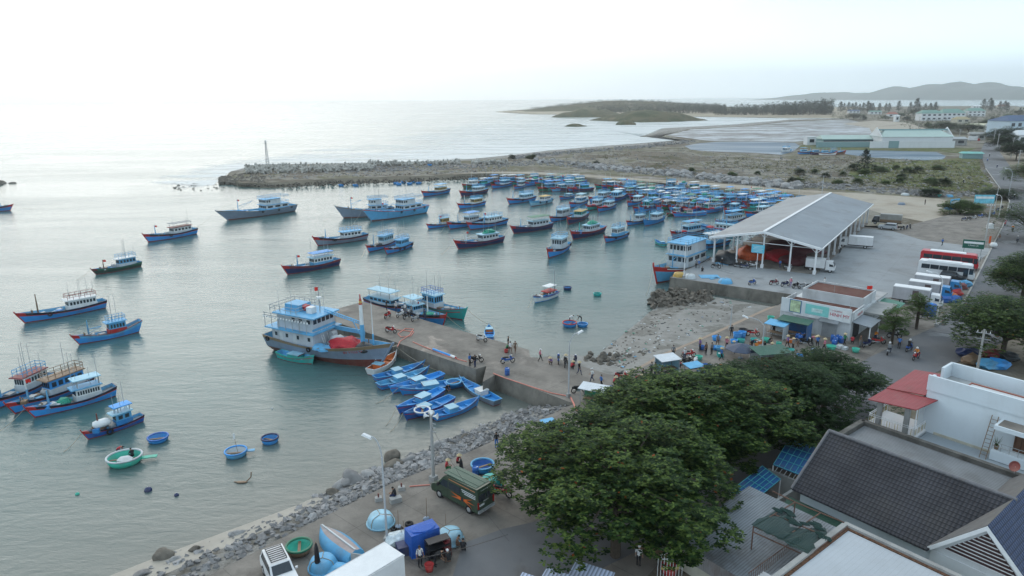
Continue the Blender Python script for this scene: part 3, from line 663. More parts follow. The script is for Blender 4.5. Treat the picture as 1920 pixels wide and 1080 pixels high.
data = [
 ((795, 369, 839, 361), B_(top='canopy', cabc='yellow', mast=.8, mh=2.2), 'blue boat with ochre cabin lying apart near the rocky breakwater foot'),
 ((866, 369, 910, 361), B_(hull='navy', cabc='offwhite', mast=.8, mh=3, top='rail'), 'dark boat with red bow moored outermost of the far row'),
 ((862, 392, 906, 384), B_(top='rail', cabc='yellow', mast=.8, mh=3, mastc2='white'), 'blue boat with yellow side panels and a tall white mast'),
 ((804, 429, 845, 422), B_(cabc='yellow', top='rail', mast=.5, mh=2.5, flag=1), 'blue boat with red bow and ochre cabin, first of three abreast'),
 ((844, 430, 900, 418), B_(cabc='offwhite', top='canopy', canc='blue', tyres=((.05, 1),)), 'blue boat with tarpaulin roof, middle one of three abreast'),
 ((882, 431, 946, 419), B_(cabc='white', top='rail', cu=(.15, .55), mast=.6, mh=3, flag=1), 'broad blue boat with white cabin, last of three abreast'),
 ((860, 467, 939, 453), B_(hull='navy', hull2='navy', st='red', rail='maroon', cabc='offwhite', top='nets', mast=.82, mh=2.6, flag=1, mastc='white', cu=(.12, .5), boom=1), 'navy boat with red trim and green net bundled on the roof'),
 ((964, 438, 1031, 427), B_(hull='navy', hull2='navy', rail='maroon', st='maroon', cabc='offwhite', top='canopy', canc='green', mast=.82, mh=2.4, winch=1, cu=(.1, .55)), 'navy boat with a green awning strip and deck winch'),
 ((955, 383, 1000, 375), B_(cabc='pale', mast=.85, mh=3, mastc='sky', cu=(.1, .5), tyres=((.6, 1),)), 'blue boat with pale wheelhouse and a thick blue foremast'),
 ((996, 387, 1032, 379), B_(hull='pale', hull2='sky', st='sky', bow='sky', bowred=1.1, cabc='white', top='none', roof='yellow', mast=0, tyres=((.4, 1), (.7, 1), (.03, 1)), rail='sky'), 'pale blue tubby boat with white and ochre cabin hung with tyres'),
 ((1029, 484, 1065, 463), B_(L=10.5, B=3.6, fb=1.25, hull='blue', cabc='offwhite', top='rail', mast=0, cu=(.2, .55), ch=2.2, st='red', bowred=.9, tyres=((.05, 1), (.6, -1)), cw=.66), 'bow-on blue boat with a bold red stem and tall pale wheelhouse'),
 ((1034, 417, 1070, 407), B_(cabc='offwhite', cu=(.2, .6), ch=2, top='rail', mast=.75, mh=2.6), 'blue boat with big white wheelhouse behind the navy boats'),
 ((1066, 421, 1097, 407), B_(hull='navy', st='red', cabc='teal', top='rail', roof='yellow'), 'dark boat with turquoise and yellow cabin beside a white housed one'),
 ((1075, 449, 1128, 434), B_(hull='navy', hull2='maroon', st='red', rail='red', cabc='offwhite', top='nets', mast=.8, mh=2.6, mastc='teal', cu=(.2, .55), tyres=((.5, -1), (.8, -1)), chh=1.3), 'navy boat with red foredeck and a large green net heap'),
 ((1136, 455, 1173, 443), B_(cabc='white', cabl='sky', top='rail', cu=(.2, .58), ch=1.9, mast=.3, mh=3.4, tyres=((.05, 1), (.7, 1)), rail='black'), 'neat blue boat with white wheelhouse and black fender belt, alone in open water'),
 ((1177, 423, 1209, 416), B_(cabc='offwhite', top='rail', bow='red', mast=.85, mh=2), 'blue boat with red bow paired with a plain blue one'),
 ((1209, 424, 1240, 413), B_(hull='blue', hull2='blue', st='blue', bow='blue', cabc='offwhite', top='rail', mast=.75, mh=3, mastc='sky'), 'plain blue boat with a thick blue mast beside a red bowed one'),
 ((1101, 396, 1128, 386), B_(hull='teal', st='red', cabc='offwhite', net='rnet'), 'teal hulled boat heaped with red gear'),
 ((1122, 398, 1150, 389), B_(net='rnet', cabc='offwhite', top='rail'), 'blue boat heaped with red baskets beside a teal one'),
 ((924, 354, 956, 348), B_(cabc='sky', top='rail'), 'blue boat with white wheelhouse, outermost at the sandy shore'),
 ((965, 355, 983, 350), B_(cab=True, cabc='deckgrey', top='canopy'), 'small dark blue boat near the sandy shore'),
 ((1051, 375, 1075, 370), B_(cabc='sky', cu=(.25, .45), ch=.9, top='none', mast=.7, mh=1.4), 'small low blue skiff alone in a gap of open water'),
 ((1070, 390, 1097, 381), B_(cabc='sky', roof='white', top='canopy', canc='pale', tyres=((.05, 1),)), 'blue boat with wide flat white and blue roof'),
 ((1107, 381, 1142, 372), B_(cabc='offwhite', top='rail', bow='red'), 'blue boat with red trimmed bow next to a deep blue one'),
 ((1142, 381, 1168, 371), B_(hull='deep', cabc='sky', cu=(.3, .65), ch=1.9, top='none'), 'deep blue boat with tall plain blue wheelhouse'),
 ((1178, 387, 1203, 379), B_(cabc='offwhite', top='none', mast=.85, mh=4.2, mastc='maroon'), 'small blue boat with a tall maroon foremast'),
 ((1201, 399, 1222, 390), B_(hull='blue', cabc='teal', cu=(.2, .6), ch=1.9, top='rail', bow='blue'), 'end-on blue boat with turquoise wheelhouse'),
 ((1252, 406, 1275, 402), B_(hull='green', st='maroon', cabc='offwhite', top='nets', netc='dnet'), 'green boat tucked behind a long blue one'),
 ((1265, 407, 1313, 404), B_(L=9.5, hull2='blue', rail='maroon', cabc='white', roof='maroon', cu=(.45, .65), ch=1.2, top='none', net='gnet', mast=.9, mh=1.5), 'long blue boat lying broadside with white and maroon cabin'),
 ((1360, 401, 1391, 393), B_(hull2='blue', rail='blue', cabc='sky', cu=(.35, .6), top='none', cabl='sky'), 'blue boat broadside with a plain blue cabin, front of the packed fleet'),
 ((1400, 392, 1440, 387), B_(L=11, hull2='blue', rail='blue', cabc='blue', cabl='blue', cu=(.3, .75), ch=1.8, top='none'), 'blue boat with a long box cabin at the fleet edge by the hall'),
]
for px, p, lb in data:
    put(px, p, lb, group=mg, lod=1 if px[1] > 400 else 0)
# packed fleet between the boats above and the far shore
hc = ['blue', 'blue', 'deep', 'sky', 'blue', 'navy', 'teal', 'deep', 'green']
cc = ['sky', 'offwhite', 'pale', 'white', 'teal', 'blue', 'yellow', 'sky']
tops = ['rail', 'canopy', 'canopy', 'none', 'nets', 'rail', 'canopy']
words_ = dict(blue='blue', deep='deep blue', sky='light blue', navy='navy', teal='teal', green='green', offwhite='off-white', pale='pale blue', white='white', yellow='ochre')
rf = random.Random(5)
protos = {}
def fleet(px, py, ang, L, where):
    h, c, tp = rf.choice(hc), rf.choice(cc), rf.choice(tops)
    key = (h, c, tp)
    lab = '%s boat, %s cabin%s, %s' % (words_[h], words_[c], {'rail': ', roof rails', 'canopy': ', flat canopy', 'nets': ', net heap', 'none': ''}[tp], where)
    p = G(px, py, 0)
    gr = 'boats packed together: ' + lab
    if key not in protos:
        protos[key] = fishing_boat(B_(L=9, B=2.6, fb=1.0, hull=h, hull2=rf.choice([h, 'black', h]), rail=rf.choice(['maroon', 'navy', h]), cabc=c, cabl=rf.choice(['sky', c]), top=tp, canc=rf.choice(['sky', 'blue', 'pale', 'green', 'white']), roof=rf.choice(['sky', 'white', 'blue']), cu=rf.choice([(.12, .48), (.25, .6)]), mast=rf.choice([.8, .7, 0, .85]), mh=rf.choice([2, 2.6, 3.4]), mastc=rf.choice(['sky', 'white', 'wood']), net=rf.choice([None, None, 'dnet', 'rnet']), flag=rf.choice([0, 0, 0, 1])), lab, (p.x, p.y, 0), ang, group=gr, lod=0)
        protos[key].scale = (L / 9,) * 3
    else: dup(protos[key], (p.x, p.y, 0), ang, lab, gr, scale=L / 9)
base = atan2(-.62, -.78)
def row(pts, n, where, j=2.0, L=(7.5, 9.5), a=base, da=.25):
    for i in range(n):
        s = (i + .5) / n * (len(pts) - 1); k = min(int(s), len(pts) - 2); u = s - k
        x = pts[k][0] + (pts[k + 1][0] - pts[k][0]) * u; y = pts[k][1] + (pts[k + 1][1] - pts[k][1]) * u
        fleet(x + rf.uniform(-j, j), y + rf.uniform(-.6, .6), a + rf.uniform(-da, da), rf.uniform(*L), where)
row([(1020, 357), (1100, 358)], 6, 'front of the cluster off the sand')
row([(935, 344), (1000, 347), (1090, 350)], 9, 'mid cluster off the sand')
row([(990, 339), (1060, 341), (1085, 344)], 6, 'back of the cluster off the sand')
row([(880, 352), (905, 348), (930, 342)], 4, 'beside the cluster, breakwater side')
row([(1128, 352), (1165, 354), (1200, 358)], 6, 'packed fleet, rank nearest the sand')
row([(1165, 363), (1230, 363), (1300, 370), (1370, 378)], 13, 'packed fleet, fifth rank')
row([(1150, 367), (1230, 370), (1300, 375), (1390, 380), (1460, 379)], 17, 'packed fleet, fourth rank')
row([(1195, 374), (1240, 377), (1300, 381), (1400, 384), (1470, 383)], 16, 'packed fleet, third rank')
row([(1240, 384), (1290, 387), (1350, 389)], 9, 'packed fleet, second rank', a=base + .15)
row([(1243, 391), (1290, 393), (1345, 398)], 8, 'packed fleet, rank facing open water', a=base + .2)
row([(1205, 395), (1232, 392)], 3, 'small knot before the packed fleet')
row([(1405, 396), (1440, 391), (1478, 385)], 5, 'packed fleet, beside the hall', a=base - .3)
row([(1245, 352), (1290, 358), (1340, 364), (1400, 371), (1450, 374)], 9, 'packed fleet, on the dark mud')
# ---- large boat with red bow alongside the yard ----
red = dict(L=16, B=5.4, fb=2.0, hull='sky', hull2='white', st='red', rail='black', bow='red', bowred=.9, bot='rust', cabc='offwhite', cabl='offwhite', roof='sky', two=1, b0=.0, cu=(.06, .55), cw=.78, ch=2.2, ov=.1, br=.75, mast=.66, mh=3.8, mastc='sky', boom=2, sw=.9, nw=3, top='rail', stem=.7, bp=2.8, levels=[(-.35, 0), (.1, 0), (.5, 1), (.72, 1), (.79, 2), (.86, 2), (.93, 3), (1.0, 4)])
rb, rp = put((1232, 532, 1345, 487), red, 'big blue boat with red cross-shaped stem and tall white house moored to the yard wall', group='boats along the yard wall')
for k, (px, p, lb) in enumerate([
 ((1262, 447, 1340, 432), B_(L=11, hull='grey', cabc='sky', top='canopy', canc='sky', cu=(.15, .6), net='rnet'), 'grey bowed boat with pale blue awning behind the big red stemmed boat'),
 ((1300, 432, 1370, 440), B_(L=12, hull='sky', hull2='blue', bow='red', cabc='white', cabl='red', cu=(.1, .5), top='rail', mast=.3, mh=4, net='rnet', br=1.3), 'blue boat with high curving bow and red nets moored by the yard'),
 ((1345, 425, 1410, 412), B_(L=11, cabc='offwhite', roof='sky', cu=(.1, .55), top='canopy', canc='sky', mast=.8, mh=3), 'boat with a broad light blue roof partly hidden behind the hall roof'),
 ((1300, 470, 1380, 455), B_(L=11, cabc='white', cabl='sky', roof='white', cu=(.15, .6), ch=2.2, top='rail', mast=0), 'white housed boat squeezed between the big boat and the hall posts'),
 ((1400, 408, 1470, 395), B_(L=11, cabc='offwhite', mast=.5, mh=5.5, mastc='white', top='none', net='dnet'), 'boat with a stout white mast showing above the hall roof'),
 ((1480, 392, 1530, 380), B_(L=10, cabc='sky', top='rail', mast=.8, mh=3), 'blue boat at the far corner of the hall')]):
    put(px, p, lb, group='boats along the yard wall', lod=1 if k < 4 else 0)
# white launch
put((1003, 568, 1047, 553), dict(L=5.6, B=1.9, fb=.75, hull='white', hull2='blue', st='white', rail='maroon', bow='white', bowred=1.1, bot='blue', cabc='white', cabl='blue', roof='red', cu=(.15, .5), ch=.75, cw=.6, top='canopy', canc='white', chh=.85, mast=0, inn='blue', nw=2, sr=.2), 'white launch with a flat white awning and blue deck, off the pier', group=sg)
# ================= grey trawler at the pier =================
hp = dict(L=16.7, B=5.4, fb=2.15, hull='grey', hull2='grey', st='grey', rail='bwood', bow='grey', bowred=1.1, bot='rust', ov=.15, so=.03, br=.72, sr=.18, sw=.9, bp=2.7, bul=.38, stem=.1, inn='sky', cab=False, mast=0,
          levels=[(-.3, 0), (.0, 0), (.36, 0), (.4, 1), (.62, 2), (.64, 2), (.84, 3), (.9, 4), (1.0, 4)], tyres=((.03, -1), (.47, -1)), bollards=True)
ht, hp = put((709, 690, 512, 648), hp, 'large grey trawler with rust red bottom and red net heap moored at the pier', group=None, name='trawler')
ht['category'] = 'trawler'
sheer, half, xx = hullshape(hp); L = hp['L']; X = lambda u: -L / 2 + L * u
zd = hp['fb'] - .6
lightg = paint('paint_lightgrey', (.44, .48, .52), dirt=.45)
x0, x1, cw = X(.075), X(.5), 4.5
q = MB(); q.box(((x0 + x1) / 2, 0, zd + 1.1), (x1 - x0, cw, 2.2), 0); q.box(((x0 + x1) / 2, 0, zd + .25), (x1 - x0 + .05, cw + .05, .5), 1)
hs = q.build('deckhouse', [lightg, P['sky']], ht)
for i in range(4): MB().box((x0 + .7 + i * 1.9, -cw / 2 - .005, zd + 1.45), (.42, .04, .5)).build('window', glassm, hs)
for i in range(2): MB().box((x0 + 1.6 + i * 2.4, -cw / 2 - .005, zd + 1.05), (.62, .05, 1.6)).build('door', P['offwhite'], hs)
q = MB()
for i in range(9): q.box((x0 + .4 + i * .8, -cw / 2 - .06, zd + .28), (.45, .04, .22))
q.build('lifebuoy_board', P['deep'], hs)
zr = zd + 2.2
MB().box(((x0 + x1) / 2 - .2, 0, zr + .08), (x1 - x0 + 1.3, cw + .9, .16), 0).build('roof', P['sky'], hs)
zb = zr + .16; bx0, bx1 = x0 + .8, x1 - .1
q = MB(); q.box(((bx0 + bx1) / 2, 0, zb + .95), (bx1 - bx0, cw * .9, 1.9), 0, top=(.985, .97)); br = q.build('bridge', [lightg], ht)
for i in range(5): MB().box((bx1 - .02, -1.55 + i * .77, zb + 1.35), (.04, .56, .62)).build('window', glassm, br)
for i in range(3): MB().box((bx1 - .7 - i * 1.3, -cw * .45 - .0, zb + 1.35), (.55, .04, .5)).build('window', glassm, br)
MB().box(((bx0 + bx1) / 2 + .15, 0, zb + 1.97), (bx1 - bx0 + .9, cw + .35, .15), 0).build('roof', P['sky'], br)
MB().box((bx1 - .02, 0, zb + .3), (.1, cw * .92, .3), 0).build('bridge_trim', P['sky'], br)
zt = zb + 2.05
MB().box((bx0 + 1.6, .3, zt + .4), (2.6, 2.2, .8), 0, top=.95).build('roof_locker', P['sky'], ht)
MB().box((bx1 - 1.6, -.4, zt + .4), (.9, .9, .8), 0).build('radar_box', P['white'], ht)
MB().blob((bx1 - 2.9, .2, zt + .35), (.8, .6, .45), 4, .5, 2, 0, 2).build('net_bundle', P['rnet'], ht)
for y in (-2.65, 2.65):
    q = MB()
    for dz in (.15, .45): q.tube([(x0 - .9, y, zt - .6 + dz), (x1 - .3, y, zt - .6 + dz)], .05, 6, 1)
    for i in range(7): q.cyl((x0 - .7 + i * 1.2, y, zb), (x0 - .7 + i * 1.2, y, zt), .04, .04, 5, 1)
    for i in range(16): q.lathe([(0, 0), (.1, .04), (.12, .16), (.03, .28)], 6, 0, (x0 - .7 + i * .5, y * 1.03, zt - .75))
    q.build('lamp_rack', [lampw, P['steel']], ht)
rail(ht, bx0 - .9, bx1 - 2.5, -2.2, 2.2, zt, .85, P['steel'], 5)
for x, y, h in ((bx0 + .2, -1.6, 3), (bx0 + 2.5, -1.7, 4.2), (bx0 + 2.9, 1.5, 3.2), (bx1 - .9, 1.2, 3.6)): MB().cyl((x, y, zt), (x, y, zt + h), .03, .015, 5).build('antenna', P['steel'], ht)
q = MB(); q.cyl((bx1 - .7, .2, zt), (bx1 - .7, .2, zt + 3.4), .06, .04, 6, 0); q.lathe([(0, 0), (.35, .05), (.35, .2), (0, .26)], 10, 1, (bx1 - .7, .2, zt + 1.9)); q.box((bx1 - .7, .2, zt + 2.5), (.05, .9, .05), 0)
pm = q.build('pole_mast', [P['steel'], P['white']], ht); flag(pm, bx1 - .7, .2, zt + 2.9, .5)
# foremast with derrick booms
mx, mz = X(.86), sheer(.8) - .5
q = MB(); q.cyl((mx, .2, mz), (mx, .2, mz + 3.0), .28, .27, 12, 0); q.cyl((mx, .2, mz + 3.0), (mx, .2, mz + 5.6), .25, .2, 12, 1); q.cyl((mx, .2, mz + 5.6), (mx, .2, mz + 5.8), .22, .2, 12, 2); q.cyl((mx, .2, mz + 5.8), (mx, .2, mz + 6.1), .2, .17, 12, 3); q.cyl((mx, .2, mz + 6.1), (mx, .2, mz + 6.3), .17, .15, 12, 2); q.cyl((mx, .2, mz + 6.3), (mx, .2, mz + 6.9), .08, .07, 8, 2)
ms = q.build('mast', [P['sky'], P['white'], P['red'], P['yellow']], ht)
def truss(nm, a, b, wdt, par, m, n=9):
    q = MB(); a, b = V(a), V(b)
    for dz in (0, wdt): q.cyl(a + V((0, 0, dz)), b + V((0, 0, dz)), .07, .07, 6)
    for i in range(n): q.cyl(a.lerp(b, i / n), a.lerp(b, (i + .5) / n) + V((0, 0, wdt)), .04, .04, 5); q.cyl(a.lerp(b, (i + .5) / n) + V((0, 0, wdt)), a.lerp(b, (i + 1) / n), .04, .04, 5)
    return q.build(nm, m, par)
truss('boom', (mx, .2, mz + 3.0), (bx1 - .2, .5, zt + .15), .3, ms, P['sky'])
q = MB(); q.box(((mx + bx1) / 2 - .4, 1.6, zd + 2.15), (mx - bx1 - .8, .14, .55), 0); q.build('gangway_boom', P['sky'], ht)
q = MB(); q.cyl((mx, .2, mz + 1.0), (mx - 2.2, .8, mz + 3.4), .07, .06, 6); q.build('brace', P['sky'], ms)
q = MB(); q.cyl((X(.97), 0, sheer(.95) - .4), (X(.97), 0, sheer(.95) + 1.0), .11, .11, 8, 0); q.cyl((X(.97), 0, sheer(.95) + 1.0), (X(.97), 0, sheer(.95) + 5.2), .06, .03, 6, 1); q.build('jackstaff', [P['sky'], P['white']], ht)
MB().blob((X(.72), .1, zd + .75), (2.35, 1.8, .95), 2, .5, 3, 0, 1.6).build('net_heap', P['rnet'], ht, True)
MB().blob((X(.585), .5, zd + .8), (1.0, 1.2, .75), 6, .5, 2, 0, 1.7).build('net_heap', P['offwhite'], ht, True)
MB().blob((X(.9), -.3, zd + .95), (1.3, 1.1, .65), 8, .4, 2, 0, 1.7).build('net_heap', P['dnet'], ht, True)
for x, y in ((X(.535), -1.9), (X(.6), -2.0)):
    MB().lathe([(0, .5), (.5, .48), (.85, .2), (.9, .0), (.95, 0)], 16, 0, (x, y, zd + .45)).build('basket', P['sky'], ht)
q = MB(); q.cyl((X(.55), .6, zd), (X(.55), .6, zd + 1.5), .2, .2, 8, 1); q.cyl((X(.55), .15, zd + 1.6), (X(.55), .95, zd + 1.6), .42, .42, 14, 0); q.build('net_hauler', [P['steel'], P['blue']], ht)
for y in (-1.0, .1): q = MB(); [q.cyl((x1 + .02 + .9 * 0, y + d, zb + .1), (x1 + .9, y + d, zd), .03, .03, 5) for d in (0, .35)]; [q.cyl((x1 + .9 - .88 * k / 7, y, zd + (zb - zd) * k / 7), (x1 + .9 - .88 * k / 7, y + .35, zd + (zb - zd) * k / 7), .02, .02, 4) for k in range(1, 7)]; q.build('ladder', P['white'], ht)
def side_pt(u, f, s=-1, off=.03):
    zs = sheer(u); k = hp['fl'] if 'fl' in hp else .62; k = k + (1 - k) * f ** (.5 + .9 * u); k *= 1 - .35 * max(0, u - .6) * (1 - f) * 2
    return V((xx(u, f * zs), s * (half(u) * k + off), f * zs))
a_, b_ = side_pt(.74, .74), side_pt(.87, .74)
up_ = side_pt(.8, .84) - side_pt(.8, .62)
lettering(ht, 'BV 97550 TS', .5, (a_ + b_) / 2, facing(b_ - a_, up_), P['red'], sx=1.0)
for k in range(3): q_ = side_pt(.955, .18 + .09 * k, off=.02); lettering(ht, str(2 + k), .28, q_, facing((1, .45, 0), (0, 0, 1)), P['white'], 'draught_mark')
# ================= open skiffs =================
def skiff(px, label, hull='blue', rail_='sky', inn='blue', box=(.35, .16), boxc='sky', w=1.75, fb=.62, bot='maroon', L=None, group='open skiffs tied up by the pier', extra=None, st='red'):
    p = dict(B=w, fb=fb, hull=hull, hull2=hull, st=st, rail=rail_, bow=hull, bowred=1.1, bot=bot, inn=inn, deck=inn, cab=False, mast=0, bul=.62, br=.75, sr=.25, ov=.08, so=.05, sw=.68, bp=2.6, bollards=False, stem=.12, fl=.7)
    if L: p['L'] = L
    t, p = put(px, p, label, group=group, name='skiff'); t['category'] = 'skiff'
    L = p['L']; sh, hf, _ = hullshape(p); zi = fb - .62 * fb
    for u in (.28, .6, .78): MB().box((-L / 2 + L * u, 0, fb * .8), (.28, hf(u) * 1.86, .06)).build('thwart', P[inn], t)
    if box:
        q = MB(); q.box((-L / 2 + L * box[0], 0, zi + .35), (L * box[1], w * .62, .7), 0); b = q.build('engine_box', P[boxc], t)
        MB().box((-L / 2 + L * box[0], 0, zi + .73), (L * box[1] + .14, w * .7, .07)).build('lid', P['pale' if boxc != 'white' else 'white'], b)
        MB().box((-L / 2 + L * (box[0] + box[1] / 2) + .06, 0, zi + .7), (.05, w * .7, .1)).build('lid_trim', P['maroon'], b)
    return t, p
skiff((790, 693, 706, 716), 'pale blue open skiff lying first in the raft beside the trawler bow', box=(.45, .16))
skiff((798, 704, 713, 730), 'blue open skiff with white painted stern, second in the raft', box=(.42, .18), inn='sky', rail_='sky')
skiff((738, 738, 826, 710), 'deep blue skiff with a black fender, third in the raft', hull='blue', rail_='blue', box=(.48, .22))
skiff((757, 741, 868, 722), 'long blue skiff with a round basket on its stern, fourth in the raft', hull='blue', box=(.56, .24), w=2.0)
skiff((751, 776, 826, 740), 'blue skiff with red bow tip in the outer pair near the rocks', hull='deep', box=(.45, .24), rail_='blue')
skiff((764, 788, 845, 755), 'blue skiff carrying a blue round basket at the bow', hull='deep', box=(.62, .2), rail_='blue')
skiff((893, 762, 815, 788), 'bright blue skiff with a lifebuoy ring hung at the bow, lowest by the rocks', hull='blue', rail_='blue', box=(.4, .2))
skiff((867, 724, 931, 760), 'grey sided skiff with bright blue inside and white box, against the pier wall', hull='grey', rail_='sky', inn='blue', box=(.42, .17), boxc='white', st='grey')
skiff((741, 677, 696, 704), 'white edged skiff with bright orange inside under the trawler bow', hull='white', rail_='white', inn='orange', box=(.3, .16), boxc='orange', w=1.9, st='white', fb=.75)
skiff((585, 683, 526, 670), 'turquoise skiff with a blue roofed cabin alongside the grey trawler', hull='teal', inn='sky', rail_='mint', box=(.5, .34), boxc='teal', w=1.7, group=None, fb=.75)
skiff((917, 622, 918, 638), 'small blue skiff with an orange heap poking out past the pier', L=4.2, w=1.5, box=(.7, .2), boxc='orange', group=None)
skiff((1229, 457, 1246, 462), 'tiny green and blue skiff floating off the yard', hull='teal', L=3.6, w=1.4, box=(.3, .2), group=None)
# boats at the pier's far side
put((830, 612, 765, 588), B_(L=9.5, B=2.9, fb=1.15, cabc='sky', hull='blue', inn='sky', cu=(.1, .36), top='canopy', canc='pale', chh=1.0, mast=.62, mh=3.2, mastc='white', bowred=.94, net='gnet', ch=1.2), 'blue boat with a light blue awning and white mast tied inside the pier', group='boats at the pier')
put((868, 601, 800, 580), B_(L=9.5, B=3, fb=1.2, hull='teal', hull2='teal', rail='maroon', cabc='sky', cu=(.1, .42), ch=2.0, top='rail', railc='deep', mast=0, bow='teal', flag=0), 'turquoise boat with railed roof deck and red rim beyond the pier', group='boats at the pier')
put((776, 592, 700, 574), B_(L=10, B=3, fb=1.2, cabc='sky', roof='pale', cu=(.1, .6), top='canopy', canc='pale', chh=1.1, ch=1.1, mast=0), 'boat with a large pale blue frame roof at the pier head', group='boats at the pier')
# ================= basket boats, buoys =================
def basket_boat(px, py, r, label, c, z=0.0, up=True, inn=None, rim=None, h=.62, tilt=0.0, group='round basket boats', ell=1.0):
    p = G(px, py, z); inn = inn or c; rim = rim or c
    t = thing('basket_boat', label, 'basket boat', (p.x, p.y, z), random.random() * 6, group)
    if up:
        o = -.12 if z == 0 else 0
        q = MB(); q.lathe([(0, o), (r * .7, o), (r * .93, o + h * .4), (r, o + h), (r - .05, o + h), (r * .87, o + h * .42), (r * .66, o + .08), (0, o + .08)], 24, [0, 0, 0, 0, 1, 1, 1], sx=ell)
        q.build('bowl', [P[c], P[inn]], t, True)
        q = MB(); q.lathe([(r - .09, o + h - .06), (r + .05, o + h - .06), (r + .05, o + h + .05), (r - .09, o + h + .05), (r - .09, o + h - .06)], 24, 0, sx=ell); q.build('rim', P[rim], t, True)
        MB().box((0, 0, o + h * .62), (r * 1.75 * ell, .2, .05)).build('thwart', P['wood'], t)
    else:
        q = MB(); q.lathe([(r, 0), (r * 1.0, .08), (r * .95, h * .55), (r * .8, h * .92), (r * .55, h), (0, h * 1.0)], 24, 0); q.build('bowl', [P[c]], t, True)
        q = MB(); q.lathe([(r - .04, .0), (r + .07, .0), (r + .07, .12), (r - .04, .12), (r - .04, 0)], 24, 0); q.build('rim', P[rim], t, True)
        q = MB(); [q.tube([(r * 1.01 * cos(a) * k, r * 1.01 * sin(a) * k, zz) for k, zz in ((1, .1), (.96, h * .57), (.8, h * .95), (.5, h * 1.03), (0, h * 1.03))], .025, 5) for a in (0, 2.1, 4.2)]; q.build('rope_net', ropem, t)
    return t
bw = basket_boat(235, 868, 1.35, 'big turquoise basket boat with cream rim and two crew in the shallows', 'mint', rim='offwhite', h=.85, ell=1.12)
q = MB(); q.box((2.1, 0, .35), (1.3, .5, .08)); q.build('stern_platform', P['mint'], bw); bw.rotation_euler.z = .25
MB().blob((.1, -.2, .4), (.8, .6, .3), 3, .4, 2).build('net_heap', P['offwhite'], bw)
basket_boat(297, 826, .95, 'empty blue basket boat tilting on the water near the red bowed boat', 'blue', rim='deep', h=.55)
b2 = basket_boat(443, 854, 1.0, 'blue basket boat with a white bladed paddle standing in it', 'sky', rim='blue', inn='offwhite', h=.65); b2.rotation_euler.z = .2
q = MB(); q.cyl((.2, 0, .1), (0, .1, 1.7), .02, .02, 5, 0); q.box((-.03, .1, 1.95), (.18, .04, .6), 1); q.build('paddle', [P['wood'], P['white']], b2); MB().box((1.35, 0, .4), (.7, .4, .07)).build('stern_platform', P['sky'], b2)
basket_boat(507, 829, .82, 'small blue basket boat floating between the shore and the skiffs', 'blue', rim='navy', h=.65)
basket_boat(1064, 543, .72, 'dark blue basket boat floating near the white launch', 'navy', inn='blue', h=.55)
basket_boat(1120, 554, .68, 'turquoise basket boat floating alone in mid basin', 'teal', h=.5)
basket_boat(1068, 612, 1.05, 'blue basket boat with a red rim and a bending man', 'blue', rim='red', h=.75)
basket_boat(1092, 612, .78, 'low blue basket boat touching the red rimmed one', 'blue', h=.55)
basket_boat(851, 722, .85, 'round blue basket resting on the long skiff', 'blue', z=.55, h=.45, rim='sky', group=None)
basket_boat(792, 776, .85, 'deep blue basket with orange net resting on a skiff bow', 'deep', z=.55, h=.5, rim='white', group=None)
basket_boat(905, 882, .98, 'upright bright blue basket boat on the quay beside the van', 'blue', z=2, inn='deep', h=.62, rim='sky')
basket_boat(562, 1036, .88, 'green basket boat with woven brown sides standing upright on the quay', 'wood', z=2, inn='mint', h=.6, rim='green')
basket_boat(1062, 817, .85, 'blue basket boat half under the big tree', 'blue', z=2, inn='sky', h=.5)
for px, py, r, c, lb in ((921, 909, .88, 'teal', 'upturned turquoise basket boat behind the van'), (714, 981, 1.0, 'pale', 'upturned pale blue basket boat at the solar lamp foot'), (844, 1012, .95, 'pale', 'upturned pale blue basket boat beside the blue tarpaulin stack'), (606, 1064, .95, 'sky', 'upturned pale blue basket boat beside the folded black parasol')):
    basket_boat(px, py, r, lb, c, z=2, up=False, h=.75, group='upturned basket boats on the quay', rim=c)
for px, py, r, c, lb in ((1273, 518, 1.0, 'yellow', 'yellow upturned basket boat on the yard corner'), (1294, 521, .95, 'offwhite', 'whitish upturned basket boat on the yard corner'), (1360, 530, 1.15, 'sky', 'bright blue upturned basket boat on the yard edge'), (1690, 384, 1.0, 'grey', 'grey upturned basket on the sand behind the hall'), (1780, 392, 1.3, 'blue', 'blue upturned basket boat under the beach shrub'), (1780, 369, 1.1, 'sky', 'light blue upturned basket boat near the boulders'), (1759, 368, 1.1, 'teal', 'green upturned basket boat near the boulders'), (1697, 366, 1.2, 'offwhite', 'pale upturned basket boat among the boulders')):
    basket_boat(px, py, r, lb, c, z=2 if py > 400 else LZ, up=False, h=.7, group='upturned basket boats ashore', rim=c)
rq = random.Random(8)
for px, py in ((640, 349), (667, 349), (742, 345), (757, 343), (775, 342), (748, 347), (768, 346), (785, 345), (1392, 372), (1420, 374), (815, 336), (806, 311)):
    basket_boat(px, py, 1.1, 'small blue basket boat along the breakwater foot', 'blue', z=0 if py > 320 else LZ, h=.8, group='small blue baskets along the breakwater foot')
